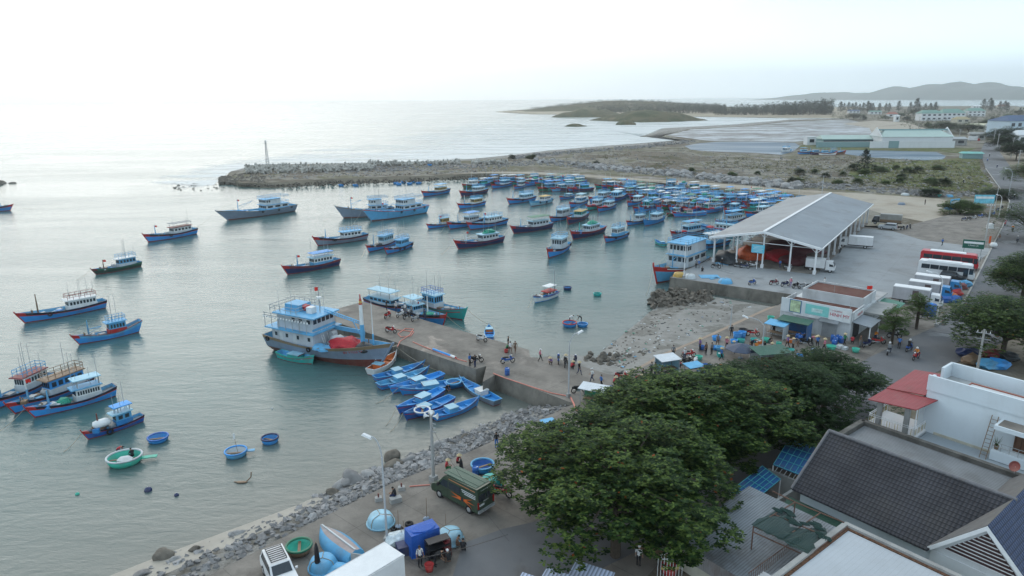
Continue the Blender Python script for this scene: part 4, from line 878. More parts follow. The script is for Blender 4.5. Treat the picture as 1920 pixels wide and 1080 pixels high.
# water floats
for px, py, r, c, lb in ((278, 920, .33, 'navy', 'larger dark blue ball buoy in the shallows'), (331, 929, .2, 'navy', 'smaller dark blue ball buoy in the shallows'), (145, 927, .18, 'mint', 'small green float in the shallows'), (510, 826 - 60, .1, 'white', 'tiny white float off the skiffs')):
    p = G(px, py, 0); t = thing('buoy', lb, 'buoy', (p.x, p.y, 0)); MB().lathe([(0, -r * .5), (r * .8, -r * .3), (r, r * .15), (r * .75, r * .75), (0, r)], 14, 0).build('float', P[c], t, True); q = MB(); q.lathe([(.03, r), (.05, r + .05), (0, r + .06)], 8); q.build('eyelet', P['steel'], t)
p = G(455, 905, 0); q = MB(); q.tube([(-.8, .1, .02), (-.2, 0, .06), (.3, .1, .05), (.6, .45, .3), (.65, .5, .75)], .05, 5); q.blob((-.1, 0, .05), (.5, .18, .1), 1, .4, 2); o = q.build('driftwood', P['wood']); o.location = p; tag(o, 'dark snag of driftwood sticking out of the shallow water', 'driftwood')
# ================= market hall =================
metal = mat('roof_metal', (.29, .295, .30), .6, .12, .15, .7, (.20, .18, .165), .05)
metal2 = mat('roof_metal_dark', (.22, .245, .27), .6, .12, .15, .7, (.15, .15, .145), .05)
whitep = mat('white_wall', (.62, .64, .66), .8, .08, .5, .4, (.38, .38, .37))
dirtyw = mat('weathered_wall', (.50, .52, .53), .85, .12, .5, .75, (.24, .24, .23))
greyw = mat('grey_render', (.30, .30, .29), .9, .15, .6, .7, (.14, .14, .13))
trimw = mat('white_trim', (.7, .71, .72), .6, .05)
EL, ER, RF, RB, BR = G(1335, 443, 7), G(1537, 464, 7), G(1434, 434, 8.8), G(1580, 369, 8.8), G(1659, 388, 7)
ux = (ER - EL); W_ = ux.length; ux.normalize()
uy = V((-ux.y, ux.x, 0)); uy = uy if uy.y > 0 else -uy
LH = 62.0
hall = thing('market_hall', 'long open-sided market hall with grey gable roof standing on white posts', 'market hall', (EL.x, EL.y, 2), atan2(ux.y, ux.x))
slopeh, ez, rz_ = W_ / 2, 4.9, 6.9
def roofpanel(par, nm, x0, z0, x1, z1, y0, y1, m, th=.08):
    q = MB(); q.add([(x0, y0, z0), (x1, y0, z1), (x1, y1, z1), (x0, y1, z0), (x0, y0, z0 - th), (x1, y0, z1 - th), (x1, y1, z1 - th), (x0, y1, z0 - th)], [(0, 1, 2, 3), (7, 6, 5, 4), (0, 4, 5, 1), (1, 5, 6, 2), (2, 6, 7, 3), (3, 7, 4, 0)])
    o = q.build(nm, m, par)
    return o
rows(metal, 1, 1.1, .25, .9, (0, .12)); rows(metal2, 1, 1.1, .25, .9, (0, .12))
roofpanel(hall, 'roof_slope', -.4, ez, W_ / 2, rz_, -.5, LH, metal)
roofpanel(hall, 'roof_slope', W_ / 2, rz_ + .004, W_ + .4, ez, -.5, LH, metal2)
MB().box((W_ / 2, LH / 2, rz_ + .05), (.55, LH, .1), 0).build('ridge_cap', trimw, hall)
for s, x0, x1 in ((0, -.4, W_ / 2), (1, W_ / 2, W_ + .4)):
    q = MB(); z0, z1 = (ez, rz_) if s == 0 else (rz_, ez); q.add([(x0, -.55, z0 + .06), (x1, -.55, z1 + .06), (x1, -.55, z1 - .34), (x0, -.55, z0 - .34), (x0, -.4, z0 + .1), (x1, -.4, z1 + .1), (x1, -.4, z1 - .34), (x0, -.4, z0 - .34)], [(3, 2, 1, 0), (0, 1, 5, 4), (4, 5, 6, 7)]); q.build('gable_fascia', trimw, hall)
MB().box((W_ + .45, LH / 2 - .3, ez - .1), (.14, LH, .2), 0).build('gutter', trimw, hall)
ny = 11
for i in range(ny):
    y = .4 + i * (LH - 1.2) / (ny - 1)
    for k in range(5 if i in (0, ny - 1) else 2):
        x = W_ * k / 4 if i in (0, ny - 1) else k * W_
        x = min(max(x, .5), W_ - .5); zt = ez + (rz_ - ez) * (1 - abs(x - W_ / 2) / (W_ / 2)) - .2
        q = MB(); q.box((x, y, zt / 2), (.3 if k in (0, 4) or i else .24, .3, zt), 0); q.box((x, y, .35), (.5, .5, .7), 0)
        q.build('post', trimw if i == 0 else whitep, hall)
        if i == 0:
            q = MB()
            for d in (-1, 1): q.cyl((x, y, zt - 1.0), (x + d * .9, y, zt - .15), .06, .06, 5)
            q.build('knee_brace', trimw, hall)
    q = MB(); q.cyl((0, y, ez - .25), (W_ / 2, y, rz_ - .3), .1, .1, 6); q.cyl((W_ / 2, y, rz_ - .3), (W_, y, ez - .25), .1, .1, 6); q.cyl((0, y, ez - .25), (W_, y, ez - .25), .07, .07, 6); q.build('truss', trimw, hall)
MB().box((W_ / 2, LH / 2, .08), (W_ - .4, LH - .5, .16), 0).build('floor_slab', concrete, hall)
def hloc(x, y, z=0.0): q = V((EL.x, EL.y, 2)) + ux * x + uy * y; q.z = 2 + z; return q
for x, y, r, c, lb in ((2.4, 2.0, (2.0, 3.2, 1.7), 'dnet', 'dark green net heap under the hall eave'), (5.6, 7.0, (2.6, 3.0, 1.9), 'onet', 'orange net heap beside the dark green one'), (10.5, 9.0, (3.2, 3.2, 1.5), 'rnet', 'crimson net heap in the middle of the hall'), (14.0, 6.5, (2.4, 2.2, 1.5), 'mnet', 'maroon net heap behind the second post'), (17.2, 9.0, (2.0, 3.5, 1.5), 'bnet', 'brown net heap by the truck'), (11.0, 15, (6, 4, 2.0), 'mnet', 'broad dark red net heap deep in the hall')):
    if c not in P: pc(c, dict(onet=(.55, .10, .03), mnet=(.10, .025, .03), bnet=(.13, .10, .09))[c], var=.5, scale=9, dirt=0, bump=.8, bscale=7)
    o = MB().blob((0, 0, .2), r, x, .4, 3, 0, 1.7, -.1).build('net_heap', P[c], None, True); o.location = hloc(x, y, .17); tag(o, lb, 'net heap', 'net heaps in the market hall')
sgn = thing('sign_board', 'light blue notice board on a post before the hall', 'sign', hloc(8.9, -.8), atan2(ux.y, ux.x))
MB().cyl((0, 0, 0), (0, 0, 3.6), .07, .07, 8).build('post', trimw, sgn); bo = MB().box((0, -.1, 3.75), (2.3, .08, 1.55), 0).build('board', paint('paint_sign', (.10, .47, .62), dirt=.1), sgn)
for k in range(5): MB().box((0, -.15, 4.2 - k * .24), (1.8 - .3 * (k % 2), .012, .05), 0).build('text_line', trimw, bo)
# ================= vehicles =================
carm = {k: paint('car_' + k, c, dirt=.12, rough=.3, spec=.5, var=.05) for k, c in dict(white=(.68, .69, .70), red=(.45, .02, .03), blue=(.02, .22, .5), silver=(.36, .38, .40), black=(.02, .022, .025), olive=(.033, .058, .036)).items()}
boxalu = rows(paint('box_alu', (.42, .42, .44), dirt=.3, rough=.4), 0, 2.2, .2, .88, (0, .1))
def wheels(t, xs, ys, r, wd=.24):
    for x in xs:
        for y in (-ys, ys):
            q = MB(); q.cyl((x, y - wd / 2, r), (x, y + wd / 2, r), r, r, 16); ww = q.build('wheel', rubber, t)
            s = 1 if y > 0 else -1
            q = MB(); q.lathe([(0, .0), (r * .3, .03), (r * .55, .0), (r * .6, -.05)], 12, 0)
            for v in q.v: v.xyz = (v.x + x, y + s * (wd / 2 + .01 + v.z * .5), v.y + r)
            q.build('rim', chrome_, ww)
chrome_ = mat('wheel_rim', (.45, .46, .47), .35, .1, metal=.5)
lampr = paint('tail_lamp', (.35, .02, .02), dirt=0, rough=.25)
def extr(q, prof, y0, y1, mi=0, taper=1.0, ymid=0.0):
    """side profile (x, z) swept across the width; taper narrows the upper points"""
    zt = max(z for x, z in prof); zb = min(z for x, z in prof)
    def yy_(y, z): return y * (1 - (1 - taper) * max(0, (z - zb - (zt - zb) * .45) / ((zt - zb) * .55)))
    n = len(prof)
    vs = [(x, yy_(y0, z), z) for x, z in prof] + [(x, yy_(y1, z), z) for x, z in prof]
    q.add(vs, [tuple(range(n)), tuple(range(2 * n - 1, n - 1, -1))] + [(i, n + i, n + (i + 1) % n, (i + 1) % n) for i in range(n)], mi)
    return q
def truck(px, py, rz, label, L=5.4, cab='white', box='white', bh=1.85, bl=None, W2=1.85, door=True, z=2.0, open_=False, skirt=None, name='box_truck', cat='truck', tarp=False):
    p = G(px, py, z); t = thing(name, label, cat, (p.x, p.y, z), rz, None)
    cl_ = 1.55; bl = bl or L - cl_ - .15; fx = L / 2; y = W2 / 2 * .93
    q = MB(); extr(q, [(fx - cl_, .5), (fx, .5), (fx + .03, .95), (fx - .06, 1.15), (fx - .42, 1.98), (fx - cl_, 2.02)], -y, y, 0, .9)
    cb = q.build('cab', carm[cab], t)
    MB().add([(fx - .055, -y * .86, 1.2), (fx - .055, y * .86, 1.2), (fx - .38, y * .82, 1.9), (fx - .38, -y * .82, 1.9)], [(0, 1, 2, 3)]).add([(fx - .035, -y * .86, 1.2), (fx - .035, y * .86, 1.2), (fx - .36, y * .82, 1.9), (fx - .36, -y * .82, 1.9)], [(0, 1, 2, 3)]).build('windscreen', glassm, cb)
    for s in (-1, 1):
        q = MB(); a_ = y * 1.0 + .012; q.add([(fx - .25, s * a_, 1.15), (fx - .95, s * a_, 1.15), (fx - .95, s * (a_ - .085), 1.8), (fx - .5, s * (a_ - .085), 1.8)], [(0, 1, 2, 3)] if s > 0 else [(3, 2, 1, 0)]); q.build('side_window', glassm, cb)
        MB().box((fx + .02, s * y * .75, .75), (.05, .3, .18)).build('headlight', lampw, cb); MB().box((fx - .15, s * (y + .16), 1.35), (.06, .2, .35)).build('mirror', P['black'], cb)
    MB().box((fx + .06, 0, .5), (.14, W2 * .95, .2)).build('bumper', P['deckgrey'], t)
    MB().box((-.4, 0, .55), (L * .9, W2 * .5, .16)).build('chassis', P['black'], t)
    bx = fx - cl_ - .12 - bl / 2
    if tarp:
        q = MB(); q.box((bx, 0, .75 + .3), (bl, W2, .6), 0); q.box((bx, 0, 1.35 + bh / 2 - .3), (bl, W2, bh - .6), 1, top=(1, .94)); q.build('cargo_body', [P['wood'], paint('tarp_grey', (.26, .26, .24), dirt=.5, bump=.4)], t)
    else:
        bb_ = MB().box((bx, 0, .72 + bh / 2), (bl, W2, bh), 0).build('cargo_box', carm['white'] if box == 'white' else boxalu, t)
        for s in (-1, 1): MB().box((bx, s * W2 / 2, .72 + bh - .04), (bl + .04, .06, .08)).build('box_trim', trimw, bb_)
        MB().box((bx, 0, .72 + bh + .012), (bl - .1, W2 - .1, .02)).build('box_roof', trimw, bb_)
        if skirt: MB().box((bx, 0, .66), (bl + .02, W2 + .02, .14)).build('box_skirt', carm[skirt], t)
        if door: MB().box((bx + bl * .12, -W2 / 2 - .012, .72 + bh * .48), (.8, .02, bh * .72)).build('side_door', P['white'] if box == 'white' else paint('door_brown', (.10, .07, .07)), bb_)
        if door: MB().box((bx + bl * .12, W2 / 2 + .012, .72 + bh * .48), (.8, .02, bh * .72)).build('side_door', P['white'] if box == 'white' else paint('door_brown', (.10, .07, .07)), bb_)
        if open_: MB().box((-bl / 2 + bx + .02, -W2 / 2 - .45, .72 + bh / 2), (.05, .9, bh - .06), 0, .2).build('rear_door', P['offwhite'], bb_)
    wheels(t, (fx - .75, bx - bl * .22), W2 / 2 - .2, .36)
    return t
def car(px, py, rz, label, c='white', L=4.2, z=2.0, kind='suv', rack=False, name='parked_car'):
    p = G(px, py, z); t = thing(name, label, 'car', (p.x, p.y, z), rz, None); h = L / 2; y = .82
    q = MB(); extr(q, [(-h, .35), (h - .05, .35), (h, .6), (h - .08, .88), (h - 1.15, 1.0), (-h + .05, 1.02), (-h, .7)], -y, y, 0, .96); b = q.build('body', carm[c], t)
    ext_ = [(-h + .08, 1.0), (h - 1.15, 1.0), (h - 1.75, 1.5), (-h + (.3 if kind == 'suv' else .9), 1.54)]
    q = MB(); extr(q, ext_, -y * .93, y * .93, 0, .86); extr(q, [(-h + .28, 1.06), (h - 1.28, 1.06), (h - 1.75, 1.42), (-h + .42, 1.44)], -y * .955, y * .955, 1, .88); q.add([(h - 1.17, -y * .75, 1.05), (h - 1.17, y * .75, 1.05), (h - 1.7, y * .7, 1.46), (h - 1.7, -y * .7, 1.46)], [(0, 1, 2, 3)], 1); q.add([(-h + .06, y * .75, 1.1), (-h + .06, -y * .75, 1.1), (-h + .26, -y * .7, 1.45), (-h + .26, y * .7, 1.45)], [(0, 1, 2, 3)], 1)
    q.build('cabin', [carm[c], glassm], t)
    for s in (-1, 1): MB().box((h - .06, s * .6, .72), (.1, .32, .14)).build('headlight', lampw, t); MB().box((-h + .0, s * .65, .8), (.06, .18, .3)).build('tail_light', lampr, t); MB().box((h - 1.35, s * .92, 1.05), (.1, .16, .13)).build('mirror', carm[c], t)
    if rack:
        q = MB()
        for s in (-1, 1): q.cyl((-h + .5, s * .5, 1.66), (h - 1.9, s * .5, 1.66), .03, .03, 6)
        for i in range(8): x = -h + .5 + (2 * h - 2.4) * i / 7; q.box((x, 0, 1.62), (.06, 1.05, .03))
        q.build('roof_rack', P['black'], t)
    wheels(t, (h - .8, -h + .8), y - .1, .33)
    return t
def bus(px, py, rz, label, c, L, roofc, z=2.0):
    p = G(px, py, z); t = thing('bus', label, 'bus', (p.x, p.y, z), rz); h = L / 2; y = 1.1; ht_ = 2.75
    q = MB(); extr(q, [(-h, .4), (h - .1, .4), (h, .8), (h - .12, 1.3), (h - .45, 2.6), (h - .7, ht_), (-h + .25, ht_), (-h, 2.5)], -y, y, 0, .95); b = q.build('body', carm[c], t)
    nb = 5
    for s in (-1, 1):
        for i in range(nb):
            x0 = -h + .5 + (L - 1.7) * i / nb; wd_ = (L - 1.7) / nb - .08
            MB().box((x0 + wd_ / 2, s * (y - .012), 1.85), (wd_, .05, .75)).build('window', glassm, b)
        MB().box((h - .55, s * (y - .012), 1.7), (.6, .05, 1.0)).build('window', glassm, b)
    MB().box((h - 1.3, -y - .0, 1.35), (.7, .06, 1.75)).build('door', glassm, b)
    MB().add([(h - .1, -.95, 1.35), (h - .1, .95, 1.35), (h - .4, .9, 2.5), (h - .4, -.9, 2.5)], [(0, 1, 2, 3)]).build('windscreen', glassm, b)
    MB().box((-h - .01, 0, 2.0), (.04, 1.7, .7)).build('rear_window', glassm, b)
    MB().box((-.4, 0, ht_ + .07), (L * .62, 1.5, .14), 0, top=.95).build('roof_pod', carm[roofc], t)
    for s in (-1, 1): MB().box((h - .02, s * .8, .75), (.1, .4, .18)).build('headlight', lampw, t); MB().box((h + .1, s * 1.1, 2.0), (.08, .1, .45)).build('mirror', P['black'], t)
    wheels(t, (h - 1.3, -h + 1.7), y - .14, .42, .26)
    return t
hy = atan2(ux.y, ux.x)
truck(1537, 508, hy + .1, 'white refrigerated truck with cab facing out, at the front hall corner', L=4.9, bh=1.55)
truck(1604, 464, hy + pi + .1, 'white box truck with cab under the hall side, alone in mid yard', L=6.2, bh=1.75)
truck(1662, 421, hy + pi + .05, 'truck with a grey tarpaulin body behind the silver car', L=6.4, bh=1.9, tarp=True, cab='black')
car(1664, 430, hy + pi, 'silver white off-road car parked before the tarpaulin truck', 'silver', 4.0)
bh_ = atan2(-.6, .8)
bus(1778, 500, bh_ + .02, 'red coach with white roof pods, farthest of the parked row', 'red', 9.2, 'white')
bus(1772, 520, bh_ + .02, 'white minibus in front of the red coach', 'white', 8.4, 'white')
truck(1756, 545, bh_, 'blue cab truck with pale box, next to the white minibus', L=6.6, cab='blue', box='alu', skirt='blue', bh=1.7)
truck(1742, 556, bh_, 'blue cab truck with pale box, second from the white cab truck', L=6.0, cab='blue', box='alu', skirt='blue', bh=1.6)
truck(1718, 571, bh_, 'white cab truck with pale box and brown side door', L=6.6, cab='white', box='alu', bh=1.9)
car(1786, 527, bh_ - .05, 'dark car nosing out between the minibus and blue trucks', 'black', 4.0)
# box truck and white car at the bottom edge
tk = G(770, 1048, 4.45) ; tdir = (G(733, 1016, 4.45) - G(622, 1080, 4.45))
tz = atan2(tdir.y, tdir.x)
bt_ = truck(690, 1110, tz + pi, 'white box truck cut by the bottom edge with its side open', L=7.0, bh=2.0, W2=2.0, door=False, open_=False)
bt_.location = V((-9.2, 36.8, 2)) + V((-cos(tz), -sin(tz), 0)) * 1.2
MB().box((.3, -1.02, 1.75), (2.6, .03, 1.5)).build('shutter', rows(paint('shutter', (.45, .5, .56), dirt=.2), 2, 9, .4, .8), bt_)
MB().box((-1.6, -1.4, 1.7), (.06, .85, 1.9), 0, .5).build('rear_door', P['steel'], bt_)
car(527, 1088, -1.0, 'white off-road car with a black roof rack at the bottom edge', 'white', 4.0, rack=True)
# ---- green van ----
vp = G(862, 948); va, vb = G(823, 932), G(880, 963)
vz = atan2((va - vb).y, (va - vb).x)
van = thing('van', 'dark green high-roof van with an orange spiky emblem on its side', 'van', ((va + vb) / 2 + V((.62, .62, 0))).to_tuple(), vz)
h = 2.6; y = .93
q = MB(); extr(q, [(-h, .38), (h - .1, .38), (h, .62), (h - .1, .98), (h - .72, 1.22), (h - 1.35, 1.95), (h - 1.7, 2.2), (-h + .12, 2.3), (-h, 2.05)], -y, y, 0, .88); b = q.build('body', carm['olive'], van)
q = MB(); q.box((-.5, 0, 2.3), (3.6, 1.4, .05), 0, top=.97)
for yy2 in (-.35, .35): q.box((-.5, yy2, 2.335), (3.4, .06, .03))
q.build('roof', paint('van_roof', (.07, .12, .09), dirt=.2), van)
MB().add([(h - .69, -.76, 1.25), (h - .69, .76, 1.25), (h - 1.3, .72, 1.95), (h - 1.3, -.72, 1.95)], [(0, 1, 2, 3)]).build('windscreen', glassm, van)
for s in (-1, 1):
    yy2 = y * 1.0 + .004
    def sp(x, z, o=.012): k = 1 - .12 * max(0, (z - .38 - 1.92 * .45) / (1.92 * .55)); return (x, s * (y * k + o), z)
    o_ = lambda f: f if s < 0 else f[::-1]
    q = MB(); q.add([sp(h - 1.95, 1.28), sp(h - 1.0, 1.28), sp(h - 1.42, 1.85), sp(h - 1.95, 1.85)], [o_((0, 1, 2, 3))]); q.build('door_window', glassm, van)
    q = MB(); q.add([sp(-.75, 1.3), sp(.55, 1.3), sp(.55, 1.85), sp(-.75, 1.85)], [o_((0, 1, 2, 3))]); q.build('side_window', glassm, van)
    q = MB(); star = []
    cx, cz = -1.0, .98
    for i in range(22):
        a = 2 * pi * i / 22; r_ = (1.0 if i % 2 else .35) * (1.35 if abs(cos(a)) > .7 else .38)
        star.append(sp(cx + r_ * cos(a), cz + .55 * r_ * sin(a), .02))
    q.add(star, [o_(tuple(range(22)))]); q.build('emblem', paint('emblem_orange', (.62, .13, .03), dirt=0), van)
    q = MB(); q.add([sp(cx + .16 * cos(2 * pi * i / 14), cz + .16 * sin(2 * pi * i / 14), .03) for i in range(14)], [o_(tuple(range(14)))]); q.build('emblem_hub', P['black'], van)
    for k, (x0, x1, z) in enumerate(((-2.3, .6, 2.06), (-2.4, -.85, 1.75), (-2.4, -.95, 1.62), (-2.4, -1.2, 1.5))):
        q = MB(); q.add([sp(x0, z - .025), sp(x1, z - .025), sp(x1, z + .03), sp(x0, z + .03)], [o_((0, 1, 2, 3))]); q.build('stripe', P['white'] if k else paint('stripe_orange', (.6, .25, .12), dirt=0), van)
    q = MB(); q.add([sp(h - 1.96, .5, .006), sp(h - 1.93, .5, .006), sp(h - 1.93, 2.0, .006), sp(h - 1.96, 2.0, .006)], [o_((0, 1, 2, 3))]); q.build('door_seam', P['black'], van)
    MB().box((h - .06, s * .66, .8), (.1, .3, .2)).build('headlight', lampw, van); MB().box((-h - .01, s * .82, 1.0), (.06, .14, .55)).build('tail_light', lampr, van); MB().box((h - 1.0, s * 1.06, 1.35), (.1, .2, .28)).build('mirror', P['black'], van)
for yy2 in (-.4, .4): MB().box((-h + .0, yy2, 1.55), (.08, .66, .55)).build('rear_window', glassm, van)
MB().box((-h - .05, 0, .48), (.16, 1.75, .2)).build('rear_bumper', P['steel'], van); MB().box((-h - .02, .45, .95), (.04, .5, .14)).build('number_plate', P['white'], van)
lettering(van, 'HAI SAN', .26, (-h + .02, 0, 2.05), facing((0, -1, 0), (0, 0, 1)), P['white']); lettering(van, '0914.111', .15, (-h - .03, .0, 1.2), facing((0, -1, 0), (0, 0, 1)), P['white'])
wheels(van, (h - .95, -h + .95), y - .12, .35)
# ================= the white shop building by the yard =================
A, B2, C2 = G(1460, 612), G(1592, 640), G(1666, 607)
fu = (B2 - A); FW = fu.length; fu.normalize(); fv = V((-fu.y, fu.x, 0)); fv = fv if fv.y > 0 else -fv
FD = 11.5
shop = thing('shop_building', 'weathered white one-storey shop with red flat roofs and green signboards', 'building', (A.x, A.y, 2), atan2(fu.y, fu.x))
redroof = mat('red_roof_deck', (.11, .045, .035), .9, .2, .5, .5, (.2, .13, .1))
Hs = 3.2
q = MB(); q.box((FW / 2, 5.2, Hs / 2), (FW, 10.4, Hs), 0); q.build('wall', dirtyw, shop)
MB().box((FW / 2, 2.6, Hs + .02), (FW - .4, 4.6, .04)).build('roof_deck', redroof, shop)
q = MB(); q.box((FW / 2 + .3, 8.0, Hs + .55), (FW - 1.2, 5.6, 1.1), 0); q.build('upper_block', dirtyw, shop)
MB().box((FW / 2 + .3, 8.0, Hs + 1.12), (FW - 1.6, 5.2, .04)).build('roof_deck', redroof, shop)
for c, d in (((FW / 2 + .3, 5.25, Hs + 1.2), (FW - 1.2, .14, .32)), ((FW / 2 + .3, 10.75, Hs + 1.2), (FW - 1.2, .14, .32)), ((.95, 8, Hs + 1.2), (.14, 5.3, .32)), ((FW - .35, 8, Hs + 1.2), (.14, 5.3, .32))): MB().box(c, d).build('parapet', dirtyw, shop)
for c, d in (((.08, 2.6, Hs + .3), (.16, 5.0, .6)), ((FW - .08, 2.6, Hs + .3), (.16, 5.0, .6))): MB().box(c, d).build('parapet', dirtyw, shop)
MB().box((FW * .5, -.09, Hs + .1), (FW * .98, .12, 1.9)).build('fascia_board', rows(mat('fascia', (.62, .66, .68), .6, .06), 0, 5, .3, .88), shop)
sg_ = MB().box((FW * .53, -.18, Hs + .12), (3.0, .06, 1.35)).build('sign_panel', paint('sign_mint', (.22, .58, .55), dirt=.15), shop)
MB().box((FW * .53, -.22, Hs + .1), (1.4, .02, .5)).build('sign_picture', paint('sign_pale', (.5, .68, .66), dirt=.1, var=.3, scale=4), sg_)
sw_ = MB().box((FW * .53 + 2.85, -.18, Hs + .02), (2.7, .06, 1.5)).build('sign_panel', P['white'], shop)
lettering(sw_, 'HÌNH MY', .62, (FW * .53 + 2.85, -.222, Hs - .02), (pi / 2, 0, 0), paint('sign_red', (.45, .02, .05), dirt=0), sx=.95); lettering(sw_, 'CỬA HÀNG', .24, (FW * .53 + 2.5, -.222, Hs + .5), (pi / 2, 0, 0), paint('sign_red', (.45, .02, .05), dirt=0))
sy_ = MB().box((FW * .22, -.18, Hs + .15), (1.55, .06, 1.75)).build('sign_panel', paint('sign_blue_frame', (.05, .16, .3), dirt=0), shop); MB().box((FW * .22, -.22, Hs + .15), (1.35, .02, 1.55)).build('sign_picture', paint('sign_lime', (.45, .55, .35), var=.4, scale=2, dirt=0), sy_)
MB().box((FW * .38, -.16, Hs - .85), (3.4, .05, .35)).build('white_board', P['white'], shop)
MB().box((FW * .72, -.03, 1.05), (1.9, .12, 2.1)).build('roller_shutter', rows(paint('shutter_grey', (.30, .32, .33), dirt=.3), 2, 7, .5, .7), shop)
MB().box((FW * .72, -.5, 2.35), (2.4, 1.0, .07), 0, rx=.35).build('awning', metal2, shop)
q = MB(); q.box((FW + .03, 2.2, 1.1), (.1, 2.4, 2.2)); q.build('doorway', glassm, shop)
MB().box((FW + .06, 2.6, Hs - .1), (.1, 3.6, .8)).build('side_sign', P['white'], shop); lettering(shop, 'HÌNH MY', .5, (FW + .12, 2.9, Hs - .1), facing((0, 1, 0), (0, 0, 1)), P['red'])
MB().box((FW + 1.2, 2.2, 2.45), (2.3, 4.2, .07), 0, ry=.12).build('awning', metal2, shop)
for yy2 in (.3, 4.1): MB().cyl((FW + 2.2, yy2, 0), (FW + 2.2, yy2, 2.3), .07, .07, 6).build('awning_post', trimw, shop)
q = MB(); q.box((FW + 1.1, 8.0, 2.8), (2.6, 6.6, .22)); q.build('side_canopy', greyw, shop)
q = MB(); q.cyl((FW * .95, .3, Hs), (FW * .95, .3, Hs + 2.0), .02, .02, 5); q.build('antenna', P['steel'], shop)
q = MB(); q.cyl((FW * .55, 5.3, Hs + 1.3), (FW * .55, 5.3, Hs + 3), .02, .02, 5); q.build('antenna', P['steel'], shop)
flag(shop, FW - .6, 9.8, Hs + 1.6, .5)
MB().lathe([(0, 0), (.25, 0), (.25, .3), (0, .36)], 12, 0, (FW * .93, .4, Hs + .6)).build('roof_lamp', P['offwhite'], shop)
q = MB(); q.box((FW / 2, 13.2, 1.5), (FW - .5, 5.2, 3.0), 0); rs = thing('rear_block', 'low pale block with concrete roof attached behind the shop', 'building', (A.x, A.y, 2), atan2(fu.y, fu.x)); q.build('wall', whitep, rs); MB().box((FW / 2, 13.2, 3.06), (FW - .1, 5.4, .12)).build('roof', mat('roof_concrete', (.36, .36, .36), .9, .15, .4, .5), rs)
MB().box((FW + 1.0, 12.2, 2.3), (3.0, 6.4, .06), 0, ry=.1).build('green_awning', rows(paint('green_sheet', (.05, .20, .14), dirt=.4), 1, 3, .4, .8), rs)
MB().box((FW + 1.6, 12.2, 1.2), (.08, 4, .08)).build('rail', P['steel'], rs)
# kiosk stalls
def stall(px, py, rz, label, w, d, h_, roof, wall=None, z=2.0, tilt=.08, group='market stalls'):
    p = G(px, py, z); t = thing('market_stall', label, 'stall', (p.x, p.y, z), rz, group)
    for x in (-w / 2 + .06, w / 2 - .06):
        for y in (-d / 2 + .06, d / 2 - .06): MB().cyl((x, y, 0), (x, y, h_), .035, .035, 6).build('post', P['steel'], t)
    MB().box((0, 0, h_ + .05), (w + .3, d + .3, .06), 0, rx=tilt).build('roof', roof, t)
    MB().box((0, -d * .15, .75), (w * .8, d * .5, .06)).build('counter', P['wood'], t)
    if wall: MB().box((0, d / 2 - .03, h_ * .5), (w, .04, h_ * .95)).build('back_panel', wall, t); MB().box((w / 2 - .03, 0, h_ * .5), (.04, d, h_ * .95)).build('side_panel', wall, t)
    return t
wr = rows(paint('white_sheet_roof', (.58, .62, .66), dirt=.25), 0, 4, .4, .85); gr_ = paint('green_tarp', (.03, .10, .07), dirt=.3, bump=.3); bl_ = paint('blue_tarp', (.02, .10, .42), dirt=.2, bump=.4); nvt = paint('navy_tarp', (.035, .055, .10), dirt=.3, bump=.4)
stall(1250, 700, .35, 'white roofed stall with pale blue side panel at the paved slope', 2.3, 1.6, 1.9, wr, P['pale']); stall(1300, 700, .4, 'low stall with a sky blue top beside the white roofed stall', 1.8, 1.2, 1.0, P['sky']); stall(1118, 760, -.45, 'green walled stall with a white ribbed roof beside the pier root', 3.2, 1.4, 1.9, wr, paint('green_panel', (.03, .22, .12)))
stall(1488, 632, atan2(fu.y, fu.x), 'blue walled stall with dark green canopy against the shop', 3.8, 1.8, 2.3, gr_, paint('blue_panel', (.03, .12, .30))); stall(1455, 632, atan2(fu.y, fu.x), 'stall with a blue tarpaulin roof beside the green canopied one', 2.4, 1.8, 1.9, P['sky'], P['offwhite']); stall(1443, 682, .2, 'stall with a worn green sheet roof among the treetops', 4.0, 2.2, 1.7, gr_, P['offwhite'])
def umbrella(px, py, label, r=1.6, h_=1.9, m=None, closed=False, z=2.0):
    p = G(px, py, z); t = thing('parasol', label, 'parasol', (p.x, p.y, z)); MB().cyl((0, 0, 0), (0, 0, h_ + .1), .03, .03, 6).build('pole', P['wood'] if closed else P['steel'], t); q = MB()
    if closed: q.lathe([(.05, h_), (.13, h_ - .3), (.2, h_ * .35), (.16, h_ * .3)], 8, 0)
    else: q.lathe([(0, h_ + .1), (r * .5, h_ - .15), (r, h_ - .5), (r - .02, h_ - .55)], 8, 0)
    q.build('canopy', m, t); MB().lathe([(0, 0), (.3, 0), (.28, .14), (0, .16)], 12).build('base', P['grey'], t)
umbrella(1388, 672, 'navy faded parasol over the fish market', 1.9, 1.8, nvt); umbrella(597, 1072, 'folded black parasol beside the upturned basket boat', 0, 2.2, CL['black'] if 'CL' in globals() else P['black'], True); umbrella(865, 890, 'folded black parasol behind the van', 0, 1.5, P['black'], True)
